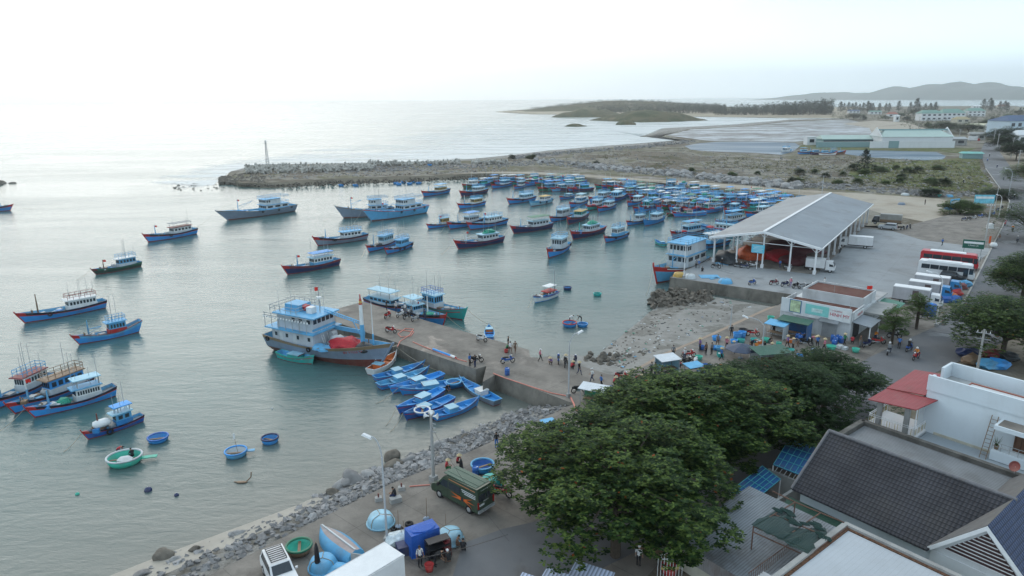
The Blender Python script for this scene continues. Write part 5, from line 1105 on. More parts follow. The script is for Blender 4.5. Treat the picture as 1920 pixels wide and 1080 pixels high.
# ================= houses in front: one shared street grid, axis x along the eaves =================
HE0, HE1 = G(1487, 913, 5.5), G(1735, 1025, 5.5)
hu = HE1 - HE0; hu.normalize(); hz_ = atan2(hu.y, hu.x)
HO = (HE0.x, HE0.y, 0)
def house(name, label, cat='house'): return thing(name, label, cat, HO, hz_)
tile = mat('roof_tile_grey', (.05, .05, .057), .75, .25, .5, .4, (.085, .08, .075), .2, 5, spec=.15)
def tiles(m, ax, ay, fx, fy):
    t = m.node_tree; b = t.nodes['Principled BSDF']; c = N(t, 'ShaderNodeSeparateXYZ', {0: N(t, 'ShaderNodeTexCoord').outputs['Object']})
    def saw(a, f): return math1(t, 'FRACT', math1(t, 'MULTIPLY', c.outputs[a], f))
    gx = ramp(t, saw(ax, fx), [(0, .15), (.2, .6), (.5, 1.0), (.8, .6), (1, .15)]); gy = ramp(t, saw(ay, fy), [(0, 0.0), (.14, 1.0), (.9, .75), (1, .0)])
    g = math1(t, 'MULTIPLY', gx, gy)
    src = b.inputs['Base Color'].links[0].from_socket
    t.links.new(mixc(t, gy, mixc(t, 1.0, src, (.3, .3, .3), 'MULTIPLY'), mixc(t, gx, mixc(t, 1.0, src, (.62, .62, .62), 'MULTIPLY'), mixc(t, 1.0, src, (1.25, 1.25, 1.25), 'MULTIPLY'))), b.inputs['Base Color'])
    t.links.new(N(t, 'ShaderNodeBump', {'Height': g, 'Strength': .8, 'Distance': .06}).outputs[0], b.inputs['Normal'])
    return m
tiles(tile, 0, 1, 4.1, 3.75)
tileb = tiles(mat('roof_tile_blue', (.035, .055, .115), .45, .15, .8, .2, (.1, .1, .12)), 1, 0, 4.1, 4.6)
cwall = mat('cream_wall', (.50, .48, .40), .85, .1, .5, .6, (.25, .22, .17))
bwall = mat('bluewhite_wall', (.60, .66, .70), .8, .05, .3, .45, (.44, .46, .46))
def slab(par, nm, poly, th, m):
    """sloping sheet from its corner points (x, y, z)"""
    n = len(poly); q = MB(); q.add(list(poly) + [(x, y, z - th) for x, y, z in poly], [tuple(range(n)), tuple(range(2 * n - 1, n - 1, -1))] + [(i, n + i, n + (i + 1) % n, (i + 1) % n) for i in range(n)])
    return q.build(nm, m, par)
t1 = house('tile_roof_house', 'white house under a long dark grey tiled roof with a blue tiled gable wing')
q = MB(); q.box((6.1, 4.4, 3.7), (11.4, 8.0, 3.5)); q.build('wall', bwall, t1)
rf1 = slab(t1, 'roof', [(0, -.15, 5.45), (9.0, -.15, 5.45), (11.85, 4.45, 8.5), (0, 4.45, 8.5)], .14, tile)
slab(t1, 'roof', [(0, 4.48, 8.48), (11.85, 4.48, 8.48), (11.85, 8.4, 5.9), (0, 8.4, 5.9)], .14, tile)
MB().cyl((-.05, 4.46, 8.5), (11.9, 4.46, 8.5), .13, .13, 8).build('ridge_cap', mat('ridge_tile', (.14, .14, .15), .6, .2, 4, .4), t1)
MB().cyl((-.02, -.2, 5.45), (-.02, 4.4, 8.5), .1, .1, 8).build('verge_cap', mat('ridge_tile', (.14, .14, .15)), t1)
q = MB(); q.add([(.15, .3, 5.4), (.15, 4.45, 8.3), (.15, 8.2, 5.8)], [(0, 1, 2)]); q.build('gable_wall', bwall, t1)
q = MB(); q.box((11.7, 5.6, 3.6), (5.3, 10.6, 3.4)); q.add([(9.1, .35, 5.3), (14.35, .35, 5.3), (11.75, .35, 8.3)], [(0, 1, 2)]); q.build('wing_wall', whitep, t1)
slab(t1, 'wing_roof', [(8.85, .02, 5.5), (11.75, .02, 8.56), (11.75, 11, 8.56), (8.85, 11, 5.5)], .12, mat('roof_tile_wing_grey', (.12, .12, .12), .7, .2, 2, .3))  # plain grey tiles on this wing slope, blue on the other
slab(t1, 'wing_roof', [(11.76, .02, 8.56), (14.7, .02, 5.5), (14.7, 11, 5.5), (11.76, 11, 8.56)], .12, tileb)
for a, b in (((8.8, -.02, 5.42), (11.75, -.02, 8.5)), ((11.75, -.02, 8.5), (14.75, -.02, 5.42))):
    q = MB(); n_ = V(b) - V(a); q.add([a, b, (b[0], b[1], b[2] - .32), (a[0], a[1], a[2] - .32), (a[0], a[1] + .1, a[2]), (b[0], b[1] + .1, b[2]), (b[0], b[1] + .1, b[2] - .32), (a[0], a[1] + .1, a[2] - .32)], [(3, 2, 1, 0), (0, 1, 5, 4), (2, 3, 7, 6)]); q.build('barge_board', trimw, t1)
lou = mat('gable_slat', (.055, .028, .028), .7, .15)
gb = MB(); gb.add([(9.75, .33, 5.72), (13.75, .33, 5.72), (11.75, .33, 7.85)], [(0, 1, 2)]); gv = gb.build('gable_louvre', lou, t1)
q = MB()
for i in range(9):
    z = 5.74 + i * .235; k = (7.85 - z) / 2.13 * 2.0; q.box((11.75, .29, z), (2 * k, .05, .04), 0)
q.build('louvre_trim', trimw, gv)
t2 = house('lean_to_roof', 'long dark green sheet lean-to below the tiled roof eave', 'lean-to')
slab(t2, 'roof', [(-.3, .3, 4.45), (13, .3, 4.45), (13, -2.35, 3.85), (-.3, -2.35, 3.85)], .06, rows(mat('green_roof', (.035, .085, .06), .7, .15, .6, .5, (.08, .1, .08)), 0, 4, .35, .8))
MB().box((5, -2.25, 2.9), (10, .12, 1.8)).build('wall', greyw, t2)
t3 = house('flat_roof_house', 'house with a pale ribbed flat roof and weathered parapet at the bottom edge')
q = MB(); q.box((9.2, -7.3, 3.95), (8.2, 9.4, 3.9)); q.build('wall', cwall, t3)
MB().box((9.2, -7.3, 5.95), (7.7, 8.9, .1)).build('roof', rows(mat('pale_sheet', (.40, .43, .46), .5, .06, .3, .35, (.30, .30, .30)), 0, 3.5, .25, .9), t3)
for c, d in (((9.2, -2.45, 6.0), (8.6, .32, .42)), ((4.98, -7.2, 6.0), (.32, 9.2, .42))): MB().box(c, d).build('parapet', greyw, t3)
q = MB(); q.box((5.24, -7.2, 6.02), (.2, 8.8, .06)); q.box((9.2, -2.71, 6.02), (8.0, .2, .06)); q.build('gutter', mat('rust_leaves', (.12, .06, .035), .95, .6, 8, .4, (.1, .08, .06)), t3)
MB().box((4.0, -6.6, 4.2), (1.9, 7.2, .25)).build('balcony_slab', whitep, t3); MB().box((3.1, -6.6, 3.2), (.12, 7.2, 1.9)).build('balcony_wall', paint('mint_wall', (.36, .50, .44), dirt=.4), t3)
q = MB()
for i in range(30): q.cyl((3.1, -10.1 + i * .24, 4.3), (3.1, -10.1 + i * .24, 5.1), .016, .016, 4)
q.tube([(3.1, -10.2, 5.1), (3.1, -3.0, 5.1)], .025, 5); q.build('railing', mat('rusty_iron', (.14, .08, .06), .9, .3), t3)
t4 = house('corrugated_shed', 'cream walled shed with grey corrugated roof and rusty shutters under the big tree', 'shed')
slab(t4, 'roof', [(-2.6, -9.9, 4.2), (4.4, -9.9, 4.2), (4.4, -1.4, 4.9), (-2.6, -1.4, 4.9)], .05, rows(mat('old_tin', (.22, .24, .26), .55, .15, .4, .75, (.10, .09, .085)), 0, 5.5, .6, .62, (0, .3)))
MB().box((.9, -5.6, 3.0), (6.6, 8.0, 2.2)).build('wall', cwall, t4); MB().box((.9, -9.66, 3.55), (6.4, .1, 1.2)).build('shutter', rows(mat('rusty_shutter', (.24, .23, .23), .7, .2, 1.2, .9, (.12, .05, .03)), 0, 6, .4, .7), t4)
t5 = house('pergola', 'rusty steel pergola half covered with dark green shade net', 'pergola')
q = MB()
for a, b in (((1.4, -7.2, 2), (1.4, -7.2, 6.1)), ((1.6, -2.6, 2), (1.6, -2.6, 6.1)), ((5.2, -2.3, 4), (5.2, -2.3, 6.1)), ((5.1, -6.8, 4.3), (5.1, -6.8, 6.1)), ((1.4, -7.2, 6.1), (5.1, -6.8, 6.1)), ((1.6, -2.6, 6.1), (5.2, -2.3, 6.1)), ((1.4, -7.2, 6.1), (1.6, -2.6, 6.1)), ((5.1, -6.8, 6.1), (5.2, -2.3, 6.1)), ((1.5, -5, 6.1), (5.2, -4.6, 6.1)), ((3.3, -7, 6.1), (3.3, -2.5, 6.1)), ((1.6, -2.6, 6.1), (-.2, -2.4, 6.0)), ((1.4, -7.2, 5.7), (5.1, -6.8, 5.7))): q.cyl(a, b, .045, .045, 6)
q.build('frame', mat('rusty_iron', (.14, .08, .06)), t5)
q = MB(); n = 10; q.add([(1.3 + 3.8 * i / n, -7.3 + (2.6 + .9 * sin(i)) * j / 4, 6.2 + .22 * noise.noise(V((i * .9, j * 1.1, 2))) + .12 * sin(j * 1.5)) for j in range(5) for i in range(n + 1)], [(j * (n + 1) + i, j * (n + 1) + i + 1, (j + 1) * (n + 1) + i + 1, (j + 1) * (n + 1) + i) for j in range(4) for i in range(n)])
for k in range(14): q.blob((1.5 + .27 * k, -4.55 + .5 * sin(k * .9), 6.2), (.4, .2, .1), k, .7, 1)
netm = bpy.data.materials.new('shade_net'); netm.use_nodes = True; b_ = netm.node_tree.nodes['Principled BSDF']; b_.inputs['Base Color'].default_value = (.008, .035, .03, 1); b_.inputs['Alpha'].default_value = .82; b_.inputs['Roughness'].default_value = .9
q.build('shade_net', netm, t5)
# turquoise greenhouse-like panels and the small court between them
panm = mat('blue_panel', (.010, .085, .075), .35, .15, 2, .5, (.02, .09, .10)); barm = paint('panel_bar', (.08, .38, .44), dirt=.2)
for nm, lb, P4 in (('panel_roof', 'sloping turquoise panel roof with light blue bars beside the tiled roof', [(-4.9, 8.0, 4.6), (-2.6, 8.3, 4.6), (-1.5, 3.9, 4.3), (-3.7, 3.7, 4.3)]), ('panel_roof', 'lower turquoise panel roof with light blue bars under the tree edge', [(-4.4, 3.3, 4.0), (-2.4, 2.6, 4.0), (-2.3, -1.2, 3.6), (-4.2, -1.2, 3.6)])):
    t = house(nm, lb, 'roof'); slab(t, 'panel', P4, .05, panm); a, b, c, d = map(V, P4); q = MB(); up = V((0, 0, .05))
    for i in range(6): q.cyl(a.lerp(b, i / 5) + up, d.lerp(c, i / 5) + up, .03, .03, 5)
    for i in range(5): q.cyl(a.lerp(d, i / 4) + up, b.lerp(c, i / 4) + up, .03, .03, 5)
    q.build('bars', barm, t); q = MB(); [q.cyl(p - V((0, 0, .05)), (p.x, p.y, 2), .05, .05, 6) for p in (a, b, c, d)]; [q.cyl(c.lerp(d, i / 6) - V((0, 0, .08)), c.lerp(d, (i + .5) / 6) - V((0, 0, .5)), .025, .025, 4) for i in range(6)]; q.build('posts', trimw, t)
t6 = house('court_wall', 'low stained concrete wall round the small bare court', 'wall')
MB().box((-1.2, 1.6, 2.9), (.22, 4.6, 1.8)).build('side', greyw, t6); MB().box((-2.7, 3.75, 2.9), (2.8, .22, 1.8)).build('end', greyw, t6)
struct(MB().box((-2.8, 1.3, 2.03), (3.4, 5.4, .1)).build('court_floor', concrete)).matrix_world = Matrix.Translation(HO) @ Matrix.Rotation(hz_, 4, 'Z')
# grey ribbed roof with dark parapet behind the tiles
t7 = house('ribbed_roof_house', 'old house with grey ribbed roof and mossy parapets behind the tiled ridge')
MB().box((4.9, 9.1, 4.2), (11.2, 4.8, 4.4)).build('wall', greyw, t7)
MB().box((4.9, 9.3, 6.45), (10.8, 4.4, .08)).build('roof', rows(mat('grey_ribs', (.22, .23, .24), .7, .15, .5, .5, (.12, .11, .10)), 1, 4.5, .8, .5, (0, .3)), t7)
mossy = mat('mossy_parapet', (.12, .115, .105), .95, .35, 1, .7, (.05, .048, .04), .4, 6)
for c, d in (((4.9, 11.65, 6.6), (11.4, .4, .5)), ((-.75, 9.4, 6.6), (.4, 4.6, .5))): MB().box(c, d).build('parapet', mossy, t7)
# ---- white two-storey house with red roofed porch ----
t8 = house('white_house', 'tall white house with a red roofed corner porch and roof terrace')
MB().box((7.4, 17.0, 5.9), (9.8, 4.3, 7.8)).build('wall', bwall, t8)
for c, d in (((7.4, 14.87, 10.4), (9.9, .2, 1.25)), ((7.4, 19.15, 10.4), (9.9, .2, 1.25)), ((2.56, 18.2, 10.4), (.2, 1.8, 1.25)), ((2.56, 15.4, 10.3), (.2, .9, 1.0)), ((12.2, 17, 10.4), (.2, 4.1, 1.25))): MB().box(c, d).build('parapet', bwall, t8)
MB().box((7.4, 17, 9.83), (9.5, 4.1, .1)).build('roof', mat('roof_terrace', (.40, .41, .41), .9, .1, .5, .4), t8)
MB().box((8.2, 16.7, 9.93), (7.6, 3.0, .1)).build('roof_sheet', rows(mat('white_sheet', (.58, .59, .60), .6, .05), 1, 4, .2, .92), t8)
for c, d in (((8.2, 18.3, 9.99), (7.6, .14, .12)), ((4.45, 16.7, 9.97), (.1, 3.0, .1)), ((9.4, 16.7, 10.0), (.12, 3.0, .14))): MB().box(c, d).build('sheet_trim', paint('brick_trim', (.36, .12, .08)), t8)
for y_ in (15.75, 16.6): tank = thing('water_tank', 'blue plastic water tank on the white house roof, %s' % ('nearer the outer wall' if y_ < 16 else 'beside the outer one'), 'water tank'); q = MB(); q.lathe([(.45, 0), (.48, .1), (.48, .7), (.3, .9), (.12, .95), (.12, 1.02), (0, 1.02)], 18); q.build('body', P['blue'], tank, True); MB().lathe([(.17, 0), (.17, .06), (0, .07)], 12, 0, (0, 0, 1.02)).build('lid', P['deep'], tank); tank.matrix_world = Matrix.Translation(HO) @ Matrix.Rotation(hz_, 4, 'Z') @ Matrix.Translation((9.95, y_, 10.0))
MB().box((1.05, 14.5, 5.0), (3.5, 3.4, 2.6)).build('porch_base', bwall, t8); MB().box((1.05, 14.3, 6.25), (3.7, 3.6, .22)).build('porch_floor', whitep, t8)
redm = rows(paint('red_roof_sheet', (.27, .05, .055), dirt=.25), 0, 3.2, .5, .8)
slab(t8, 'porch_roof', [(-.6, 11.7, 8.75), (2.95, 11.9, 9.05), (3.4, 14.74, 9.2), (-.42, 14.75, 8.95)], .08, redm)
slab(t8, 'porch_roof', [(-.45, 14.6, 8.99), (2.44, 14.76, 9.3), (2.4, 19.5, 9.75), (-.3, 19.5, 9.4)], .08, redm)
for x, y in ((.0, 12.75), (2.1, 12.75)): MB().box((x, y, 7.5), (.34, .34, 2.5)).build('porch_column', greyw, t8)
MB().cyl((2.75, 12.75, 6.3), (2.75, 12.75, 8.95), .05, .05, 6).build('porch_post', trimw, t8)
MB().box((2.35, 16.4, 7.6), (.4, 3.2, 2.7)).build('porch_wall', bwall, t8)
for z in (7.6, 8.3): MB().box((2.14, 15.4, z), (.05, .35, .28)).build('vent', P['wood'], t8)
q = MB(); gold = paint('gold_bars', (.42, .33, .12), dirt=.2)
rp_ = [(-.7, 16.0), (-.7, 12.6), (2.8, 12.6), (2.8, 14.7)]
for (xa, ya), (xb, yb) in zip(rp_, rp_[1:]):
    for z in (6.45, 7.05, 7.2): q.cyl((xa, ya, z), (xb, yb, z), .03, .03, 5, 0)
    n = int(V((xb - xa, yb - ya)).length / .2)
    for i in range(n + 1): x, y = xa + (xb - xa) * i / n, ya + (yb - ya) * i / n; q.cyl((x, y, 6.4), (x, y, 7.05), .018, .018, 4, 1 if i % 3 else 0)
q.build('railing', [trimw, gold], t8)
MB().box((7.6, 13.4, 6.15), (9.2, 3.0, .12)).build('terrace_floor', rows(rows(mat('grey_tiles', (.29, .33, .36), .5, .06, .4, .3, (.22, .23, .24)), 0, 2.5, .1, .85, (0, .06)), 1, 2.5, .1, .85, (0, .06)), t8)
MB().box((7.6, 13.4, 4.0), (9.0, 2.8, 4.1)).build('lower_storey', greyw, t8); MB().box((7.9, 14.82, 6.3), (8.9, .06, .22)).build('skirting', paint('cream_trim', (.5, .47, .38)), t8)
MB().box((9.2, 14.3, 6.95), (3.0, 1.1, .18)).build('balcony_slab', bwall, t8); MB().box((9.2, 13.78, 6.6), (3.0, .12, .7)).build('balcony_front', bwall, t8)
MB().box((9.2, 14.1, 9.0), (2.9, 1.6, .32)).build('door_canopy', bwall, t8); MB().box((9.3, 14.1, 9.18), (2.7, 1.3, .05)).build('canopy_deck', concrete, t8)
dr = MB().box((9.55, 14.73, 7.85), (1.5, .12, 1.75)).build('balcony_door', rows(paint('door_wood', (.10, .05, .03)), 0, 2.7, .4, .4), t8); MB().box((9.55, 14.66, 8.55), (1.3, .02, .25)).build('fanlight', glassm, dr)
q = MB(); [q.cyl((7.75 + .55 * i, 13.8, 7.0), (7.75 + .55 * i, 13.8, 7.65), .02, .02, 5) for i in range(6)]; [q.cyl((7.75, 13.8, z), (10.6, 13.8, z), .022, .022, 5) for z in (7.35, 7.65)]; q.build('balcony_railing', P['steel'], t8)
q = MB(); [q.cyl((7.15 + d, 13.5, 6.2), (7.15 + d, 14.75, 9.3), .03, .03, 5) for d in (0, .42)]; [q.cyl((7.15, 13.5 + 1.25 * k / 11, 6.2 + 3.1 * k / 11), (7.57, 13.5 + 1.25 * k / 11, 6.2 + 3.1 * k / 11), .02, .02, 4) for k in range(1, 11)]
ld = q.build('ladder', P['wood']); ld.matrix_world = Matrix.Translation(HO) @ Matrix.Rotation(hz_, 4, 'Z'); tag(ld, 'thin ladder leaning on the white house wall beside the balcony', 'ladder')
pt = thing('potted_plant', 'spiky potted plant on the balcony corner beside the ladder', 'plant'); MB().lathe([(.12, 0), (.18, .3), (.14, .3), (0, .26)], 12).build('pot', P['wood'], pt); q = MB(); [q.cyl((0, 0, .25), (.3 * cos(a), .3 * sin(a), .9 + .2 * sin(a * 3)), .03, .005, 4) for a in [k * .7 for k in range(9)]]; q.build('leaves', mat('plant_green', (.05, .09, .03)), pt); pt.matrix_world = Matrix.Translation(HO) @ Matrix.Rotation(hz_, 4, 'Z') @ Matrix.Translation((7.95, 14.05, 7.04))
for x, z in ((9.9, 7.0), (11.2, 7.0)):
    d = thing('satellite_dish', 'rust red satellite dish on the mossy parapet, %s' % ('nearer the porch' if x < 10 else 'nearer the blue gable'), 'satellite dish'); q = MB(); q.lathe([(.38, .12), (.25, .04), (0, 0)], 16); q.build('dish', paint('dish_red', (.22, .06, .05)), d).rotation_euler = (R(60), 0, R(-20)); MB().cyl((0, 0, -.6), (0, 0, 0), .03, .03, 6).build('arm', P['steel'], d); d.matrix_world = Matrix.Translation(HO) @ Matrix.Rotation(hz_, 4, 'Z') @ Matrix.Translation((x, 11.5, z + .35))
# roadside shack with blue roof behind the porch
t9 = house('roadside_shack', 'green sided shack with a sky blue and rusty sheet roof behind the red porch', 'shack')
slab(t9, 'roof', [(1.1, 21.6, 5.4), (4.2, 21.6, 5.4), (4.2, 23.4, 6.1), (1.1, 23.4, 6.1)], .06, rows(paint('rusty_sheet', (.20, .10, .06), dirt=.8, dirtcol=(.4, .36, .3)), 0, 3, .5, .7)); slab(t9, 'roof', [(.9, 23.45, 6.15), (4.4, 23.45, 6.15), (4.4, 25, 5.6), (.9, 25, 5.6)], .06, P['sky'])
MB().box((.95, 22.6, 4.0), (.1, 2.6, 3.2)).build('green_panel', paint('green_wall', (.02, .22, .12)), t9); MB().box((2.7, 23.2, 3.6), (3.1, 3.0, 3.2)).build('wall', greyw, t9)
# striped awnings and gate under the big tree
strp = rows(mat('striped_canvas', (.46, .52, .66), .8, .05), 0, 4.2, 0, .35, (0, .55))
for px, py, lb in ((1050, 1098, 'blue and white striped awning under the tree, at the trunk'), (1003, 1108, 'blue and white striped awning at the bottom edge beside another'), (1106, 1084, 'striped awning with a dark trim next to the trunk')):
    p = G(px, py, 4.0); t = thing('awning', lb, 'awning', p, hz_ + .4); slab(t, 'canvas', [(-1.3, -.9, -.1), (1.3, -.9, -.1), (1.3, .9, .25), (-1.3, .9, .25)], .03, strp); q = MB(); [q.cyl((x, y, -2), (x, y, 0), .03, .03, 5) for x in (-1.2, 1.2) for y in (-.8, .8)]; q.build('frame', P['steel'], t)
gt = thing('iron_gate', 'white iron gate with a fan-shaped top at the shed corner', 'gate', G(1255, 1085, 2), hz_ + .9); q = MB(); [q.cyl((-.8 + .2 * i, 0, 0), (-.8 + .2 * i, 0, 1.5 + .5 * sqrt(max(0, 1 - ((i - 4) / 4) ** 2))), .02, .02, 5) for i in range(9)]; q.tube([(-.85, 0, .1), (.85, 0, .1)], .03); q.tube([(-.85, 0, 1.5), (.85, 0, 1.5)], .03); q.tube([(.8 * cos(a), 0, 1.5 + .5 * sin(a)) for a in [pi * k / 10 for k in range(11)]], .025); q.build('leaf_frame', trimw, gt); MB().box((0, .0, .8), (1.2, .03, .2)).build('gold_panel', gold, gt)
tb = thing('stall_table', 'long cluttered vendor table in the shade of the big tree', 'table', G(1225, 1052, 2), hz_ + .2); MB().box((0, 0, .7), (2.6, .9, .06)).build('top', P['wood'], tb); [MB().cyl((x, y, 0), (x, y, .68), .03, .03, 5).build('leg', P['steel'], tb) for x in (-1.2, 1.2) for y in (-.35, .35)]
# ================= trees =================
def leafmat(name, dark, mid, light, odd=None):
    m = bpy.data.materials.new(name); MATS[name] = m; m.use_nodes = True; t = m.node_tree; b = t.nodes['Principled BSDF']
    g = N(t, 'ShaderNodeNewGeometry'); c = N(t, 'ShaderNodeTexCoord').outputs['Object']
    n = N(t, 'ShaderNodeTexNoise', {'Vector': c, 'Scale': .42, 'Detail': 5})
    f = math1(t, 'ADD', math1(t, 'MULTIPLY', g.outputs['Random Per Island'], .55), math1(t, 'MULTIPLY', n.outputs[0], .6))
    st = [(.28, dark), (.55, mid), (.8, light)]
    col = ramp(t, f, st)
    if odd:
        col = mixc(t, math1(t, 'GREATER_THAN', g.outputs['Random Per Island'], .9965), col, odd)
    t.links.new(col, b.inputs['Base Color']); b.inputs['Roughness'].default_value = .65; b.inputs['Specular IOR Level'].default_value = .14
    tr = N(t, 'ShaderNodeBsdfTranslucent'); t.links.new(col, tr.inputs[0])
    mx = N(t, 'ShaderNodeMixShader', {0: .25, 1: b.outputs[0], 2: tr.outputs[0]}); t.links.new(mx.outputs[0], t.nodes['Material Output'].inputs[0])
    return m
almond = leafmat('almond_leaf', (.010, .026, .009), (.022, .052, .014), (.10, .15, .034), (.26, .07, .02))
fine = leafmat('fine_leaf', (.008, .022, .009), (.017, .042, .013), (.04, .075, .02))
bright = leafmat('bright_leaf', (.03, .06, .015), (.06, .11, .025), (.11, .17, .04))
casu = leafmat('casuarina_leaf', (.012, .022, .015), (.022, .038, .024), (.04, .058, .032))
bark = mat('bark', (.07, .055, .042), .95, .25, 3, .3, bump=.5)
def leaves(q, c, r, n, s, rnd, up=.5, per=5):
    """rosettes of leaf blades filling one clump"""
    for _ in range(n):
        while True:
            d = V((rnd.uniform(-1, 1), rnd.uniform(-1, 1), rnd.uniform(-1, 1)))
            if .15 < d.length < 1: break
        d = d * (d.length ** -.45)
        p = V((c[0] + d.x * r[0], c[1] + d.y * r[1], c[2] + d.z * r[2]))
        a0 = rnd.random() * 6.3
        for k in range(per):
            a = a0 + 2 * pi * k / per + rnd.uniform(-.3, .3); l = s * rnd.uniform(.7, 1.25); ww = l * .27; dz = rnd.uniform(-.45, .35) * up
            x, y = cos(a), sin(a); o = len(q.v)
            tip = p + V((x * l, y * l, dz * l)); m_ = p + V((x * l * .55, y * l * .55, dz * l * .5 + .06 * l))
            q.v += [p, m_ + V((-y * ww, x * ww, -.02)), tip, m_ + V((y * ww, -x * ww, -.02))]
            q.f.append([o, o + 1, o + 2, o + 3]); q.m.append(0)
def tree(name, label, x, y, z, h, R_, seed, m=almond, clumps=60, per=40, s=.26, tr=.28, spread=.55, group=None, flatk=.42, cat='tree', base=.35, cs=.17, off=(0, 0), lean=0):
    rnd = random.Random(seed); t = thing(name, label, cat, (x, y, z), 0, group)
    q = MB(); br = MB(); fork = h * base
    br.tube([(0, 0, -.2), (.1 * lean, .05, fork * .5), (off[0] * .15, off[1] * .15, fork)], tr, 8)
    for k in range(clumps):
        a = k * 2.399 + rnd.uniform(-.3, .3); rr_ = sqrt((k + .5) / clumps) * rnd.uniform(.86, 1.12)
        e = 1 - rr_ ** 2 * flatk - rnd.random() ** 2 * spread * .6 + .13 * noise.noise(V((cos(a) * rr_ * 3 + seed, sin(a) * rr_ * 3, seed)))
        wob = 1 + .42 * noise.noise(V((cos(a) * 1.3 + seed, sin(a) * 1.3, seed * .7)))
        p = V((off[0] + cos(a) * rr_ * R_ * wob, off[1] + sin(a) * rr_ * R_ * wob, max(fork * .75, h * e)))
        cr = R_ * cs * rnd.uniform(.75, 1.35)
        leaves(q, p, (cr, cr, cr * .45), int(per * rnd.uniform(.7, 1.3)), s, rnd)
        if k % 3 == 1: leaves(q, p * .72 + V((off[0] * .28, off[1] * .28, h * .1)), (cr * 1.5, cr * 1.5, cr * .6), int(per * 1.2), s * 1.15, rnd)
        if k % 4 == 0:
            b0 = V((off[0] * .15, off[1] * .15, fork * rnd.uniform(.8, 1.2))); mid = b0.lerp(p, .55) + V((0, 0, .12 * h)); br.cyl(b0, mid, tr * .42, tr * .22, 5); br.cyl(mid, p, tr * .22, tr * .06, 5)
    br.build('trunk', bark, t); q.build('crown', m, t)
    return t
tree('almond_tree', 'big spreading sea almond tree with a dark trunk beside the striped awnings', 7.0, 41.2, 2, 8.4, 7.6, 3, clumps=150, per=42, s=.32, off=(.6, 2.6), tr=.36, cs=.165)
tree('almond_tree', 'broad sea almond tree rising above the green walled stall', 11.3, 50.5, 2, 8.2, 6.6, 5, clumps=140, per=40, s=.32, off=(1.0, 1.5), cs=.165)
tree('almond_tree', 'sea almond tree crowding the turquoise panel roofs', 13.0, 51.5, 2, 8.4, 5.0, 9, clumps=110, per=40, s=.31, off=(0, .5), cs=.18)
tree('dense_tree', 'dense dark green tree between the fish market and the tiled house', 18.2, 55.0, 2, 7.6, 6.2, 7, m=almond, clumps=120, per=42, s=.3, cs=.18)
tree('dense_tree', 'fine leaved dark tree whose crown reaches the red porch roof', 25.5, 59.5, 2, 6.6, 6.0, 8, m=fine, clumps=130, per=52, s=.23, cs=.19)
tree('dense_tree', 'fine leaved tree at the road corner beside the market', 31.5, 64.5, 2, 5.6, 5.0, 12, m=fine, clumps=95, per=46, s=.23, cs=.2)
tree('dense_tree', 'fine leaved tree behind the green roofed stall', 21.5, 61.0, 2, 5.8, 4.8, 17, m=fine, clumps=95, per=46, s=.23, cs=.2)
for px, py, z0, h, r, sd, lb in ((1890, 612, 6, 7.0, 6.6, 21, 'big round tree by the road above the utility pole'), (1925, 520, 6, 7.5, 6.2, 22, 'road tree behind the big round one, with ragged near side'), (1932, 425, 5, 8, 6.5, 23, 'road tree beside the grey clad rider'), (1945, 335, 6, 10, 9.5, 24, 'large bright tree at the road bend')):
    p = G(px, py, z0); tree('roadside_tree', lb, p.x, p.y, 2, h, r, sd, m=almond if sd != 24 else bright, clumps=95, per=60 if sd < 23 else 40, s=.27 if sd < 24 else .5, group='trees along the road', cs=.23)
for px, py, h, r, sd, lb in ((1905, 300, 9, 8, 31, 'first dark tree beyond the large bright one'), (1885, 283, 9, 8, 32, 'second dark tree along the far road'), (1872, 268, 9, 9, 33, 'third dark tree along the far road'), (1815, 250, 8, 12, 34, 'wide dark tree before the far red truck'), (1770, 246, 8, 12, 35, 'wide dark tree near the villas'), (1900, 262, 9, 12, 36, 'dark tree below the blue roofed house'), (1600, 224, 8, 14, 38, 'dark tree by the sandy track')):
    p = G(px, py, 2); tree('roadside_tree', lb, p.x, p.y, 1.5, h, r, sd, m=fine, clumps=60, per=22, s=.9, group='trees along the far road', cs=.28)
tree('street_tree', 'small light green tree on the shop pavement, nearer the kerb', *G(1672, 645)[:2], 2, 5.0, 1.6, 41, m=bright, clumps=26, per=40, s=.16, tr=.16, base=.55, cs=.4); tree('street_tree', 'small light green tree at the shop side, behind the other', *G(1718, 617)[:2], 2, 5.0, 1.6, 42, m=bright, clumps=26, per=40, s=.16, tr=.2, base=.5, cs=.4)
p = G(1800, 402, LZ); tree('beach_shrub', 'wide brownish shrub beside the billboards', p.x, p.y, LZ, 3.4, 5.2, 43, m=bright, clumps=60, per=40, s=.4, base=.2, cs=.26); p = G(1745, 368, LZ); tree('beach_shrub', 'low round shrub among the boulders', p.x, p.y, LZ, 2.4, 3.2, 44, m=fine, clumps=30, per=34, s=.4, base=.2, cs=.35); p = G(1868, 372, LZ); tree('beach_shrub', 'spreading green shrub by the road bend', p.x, p.y, LZ, 2.8, 5.5, 45, m=fine, clumps=45, per=30, s=.4, base=.2, cs=.3)
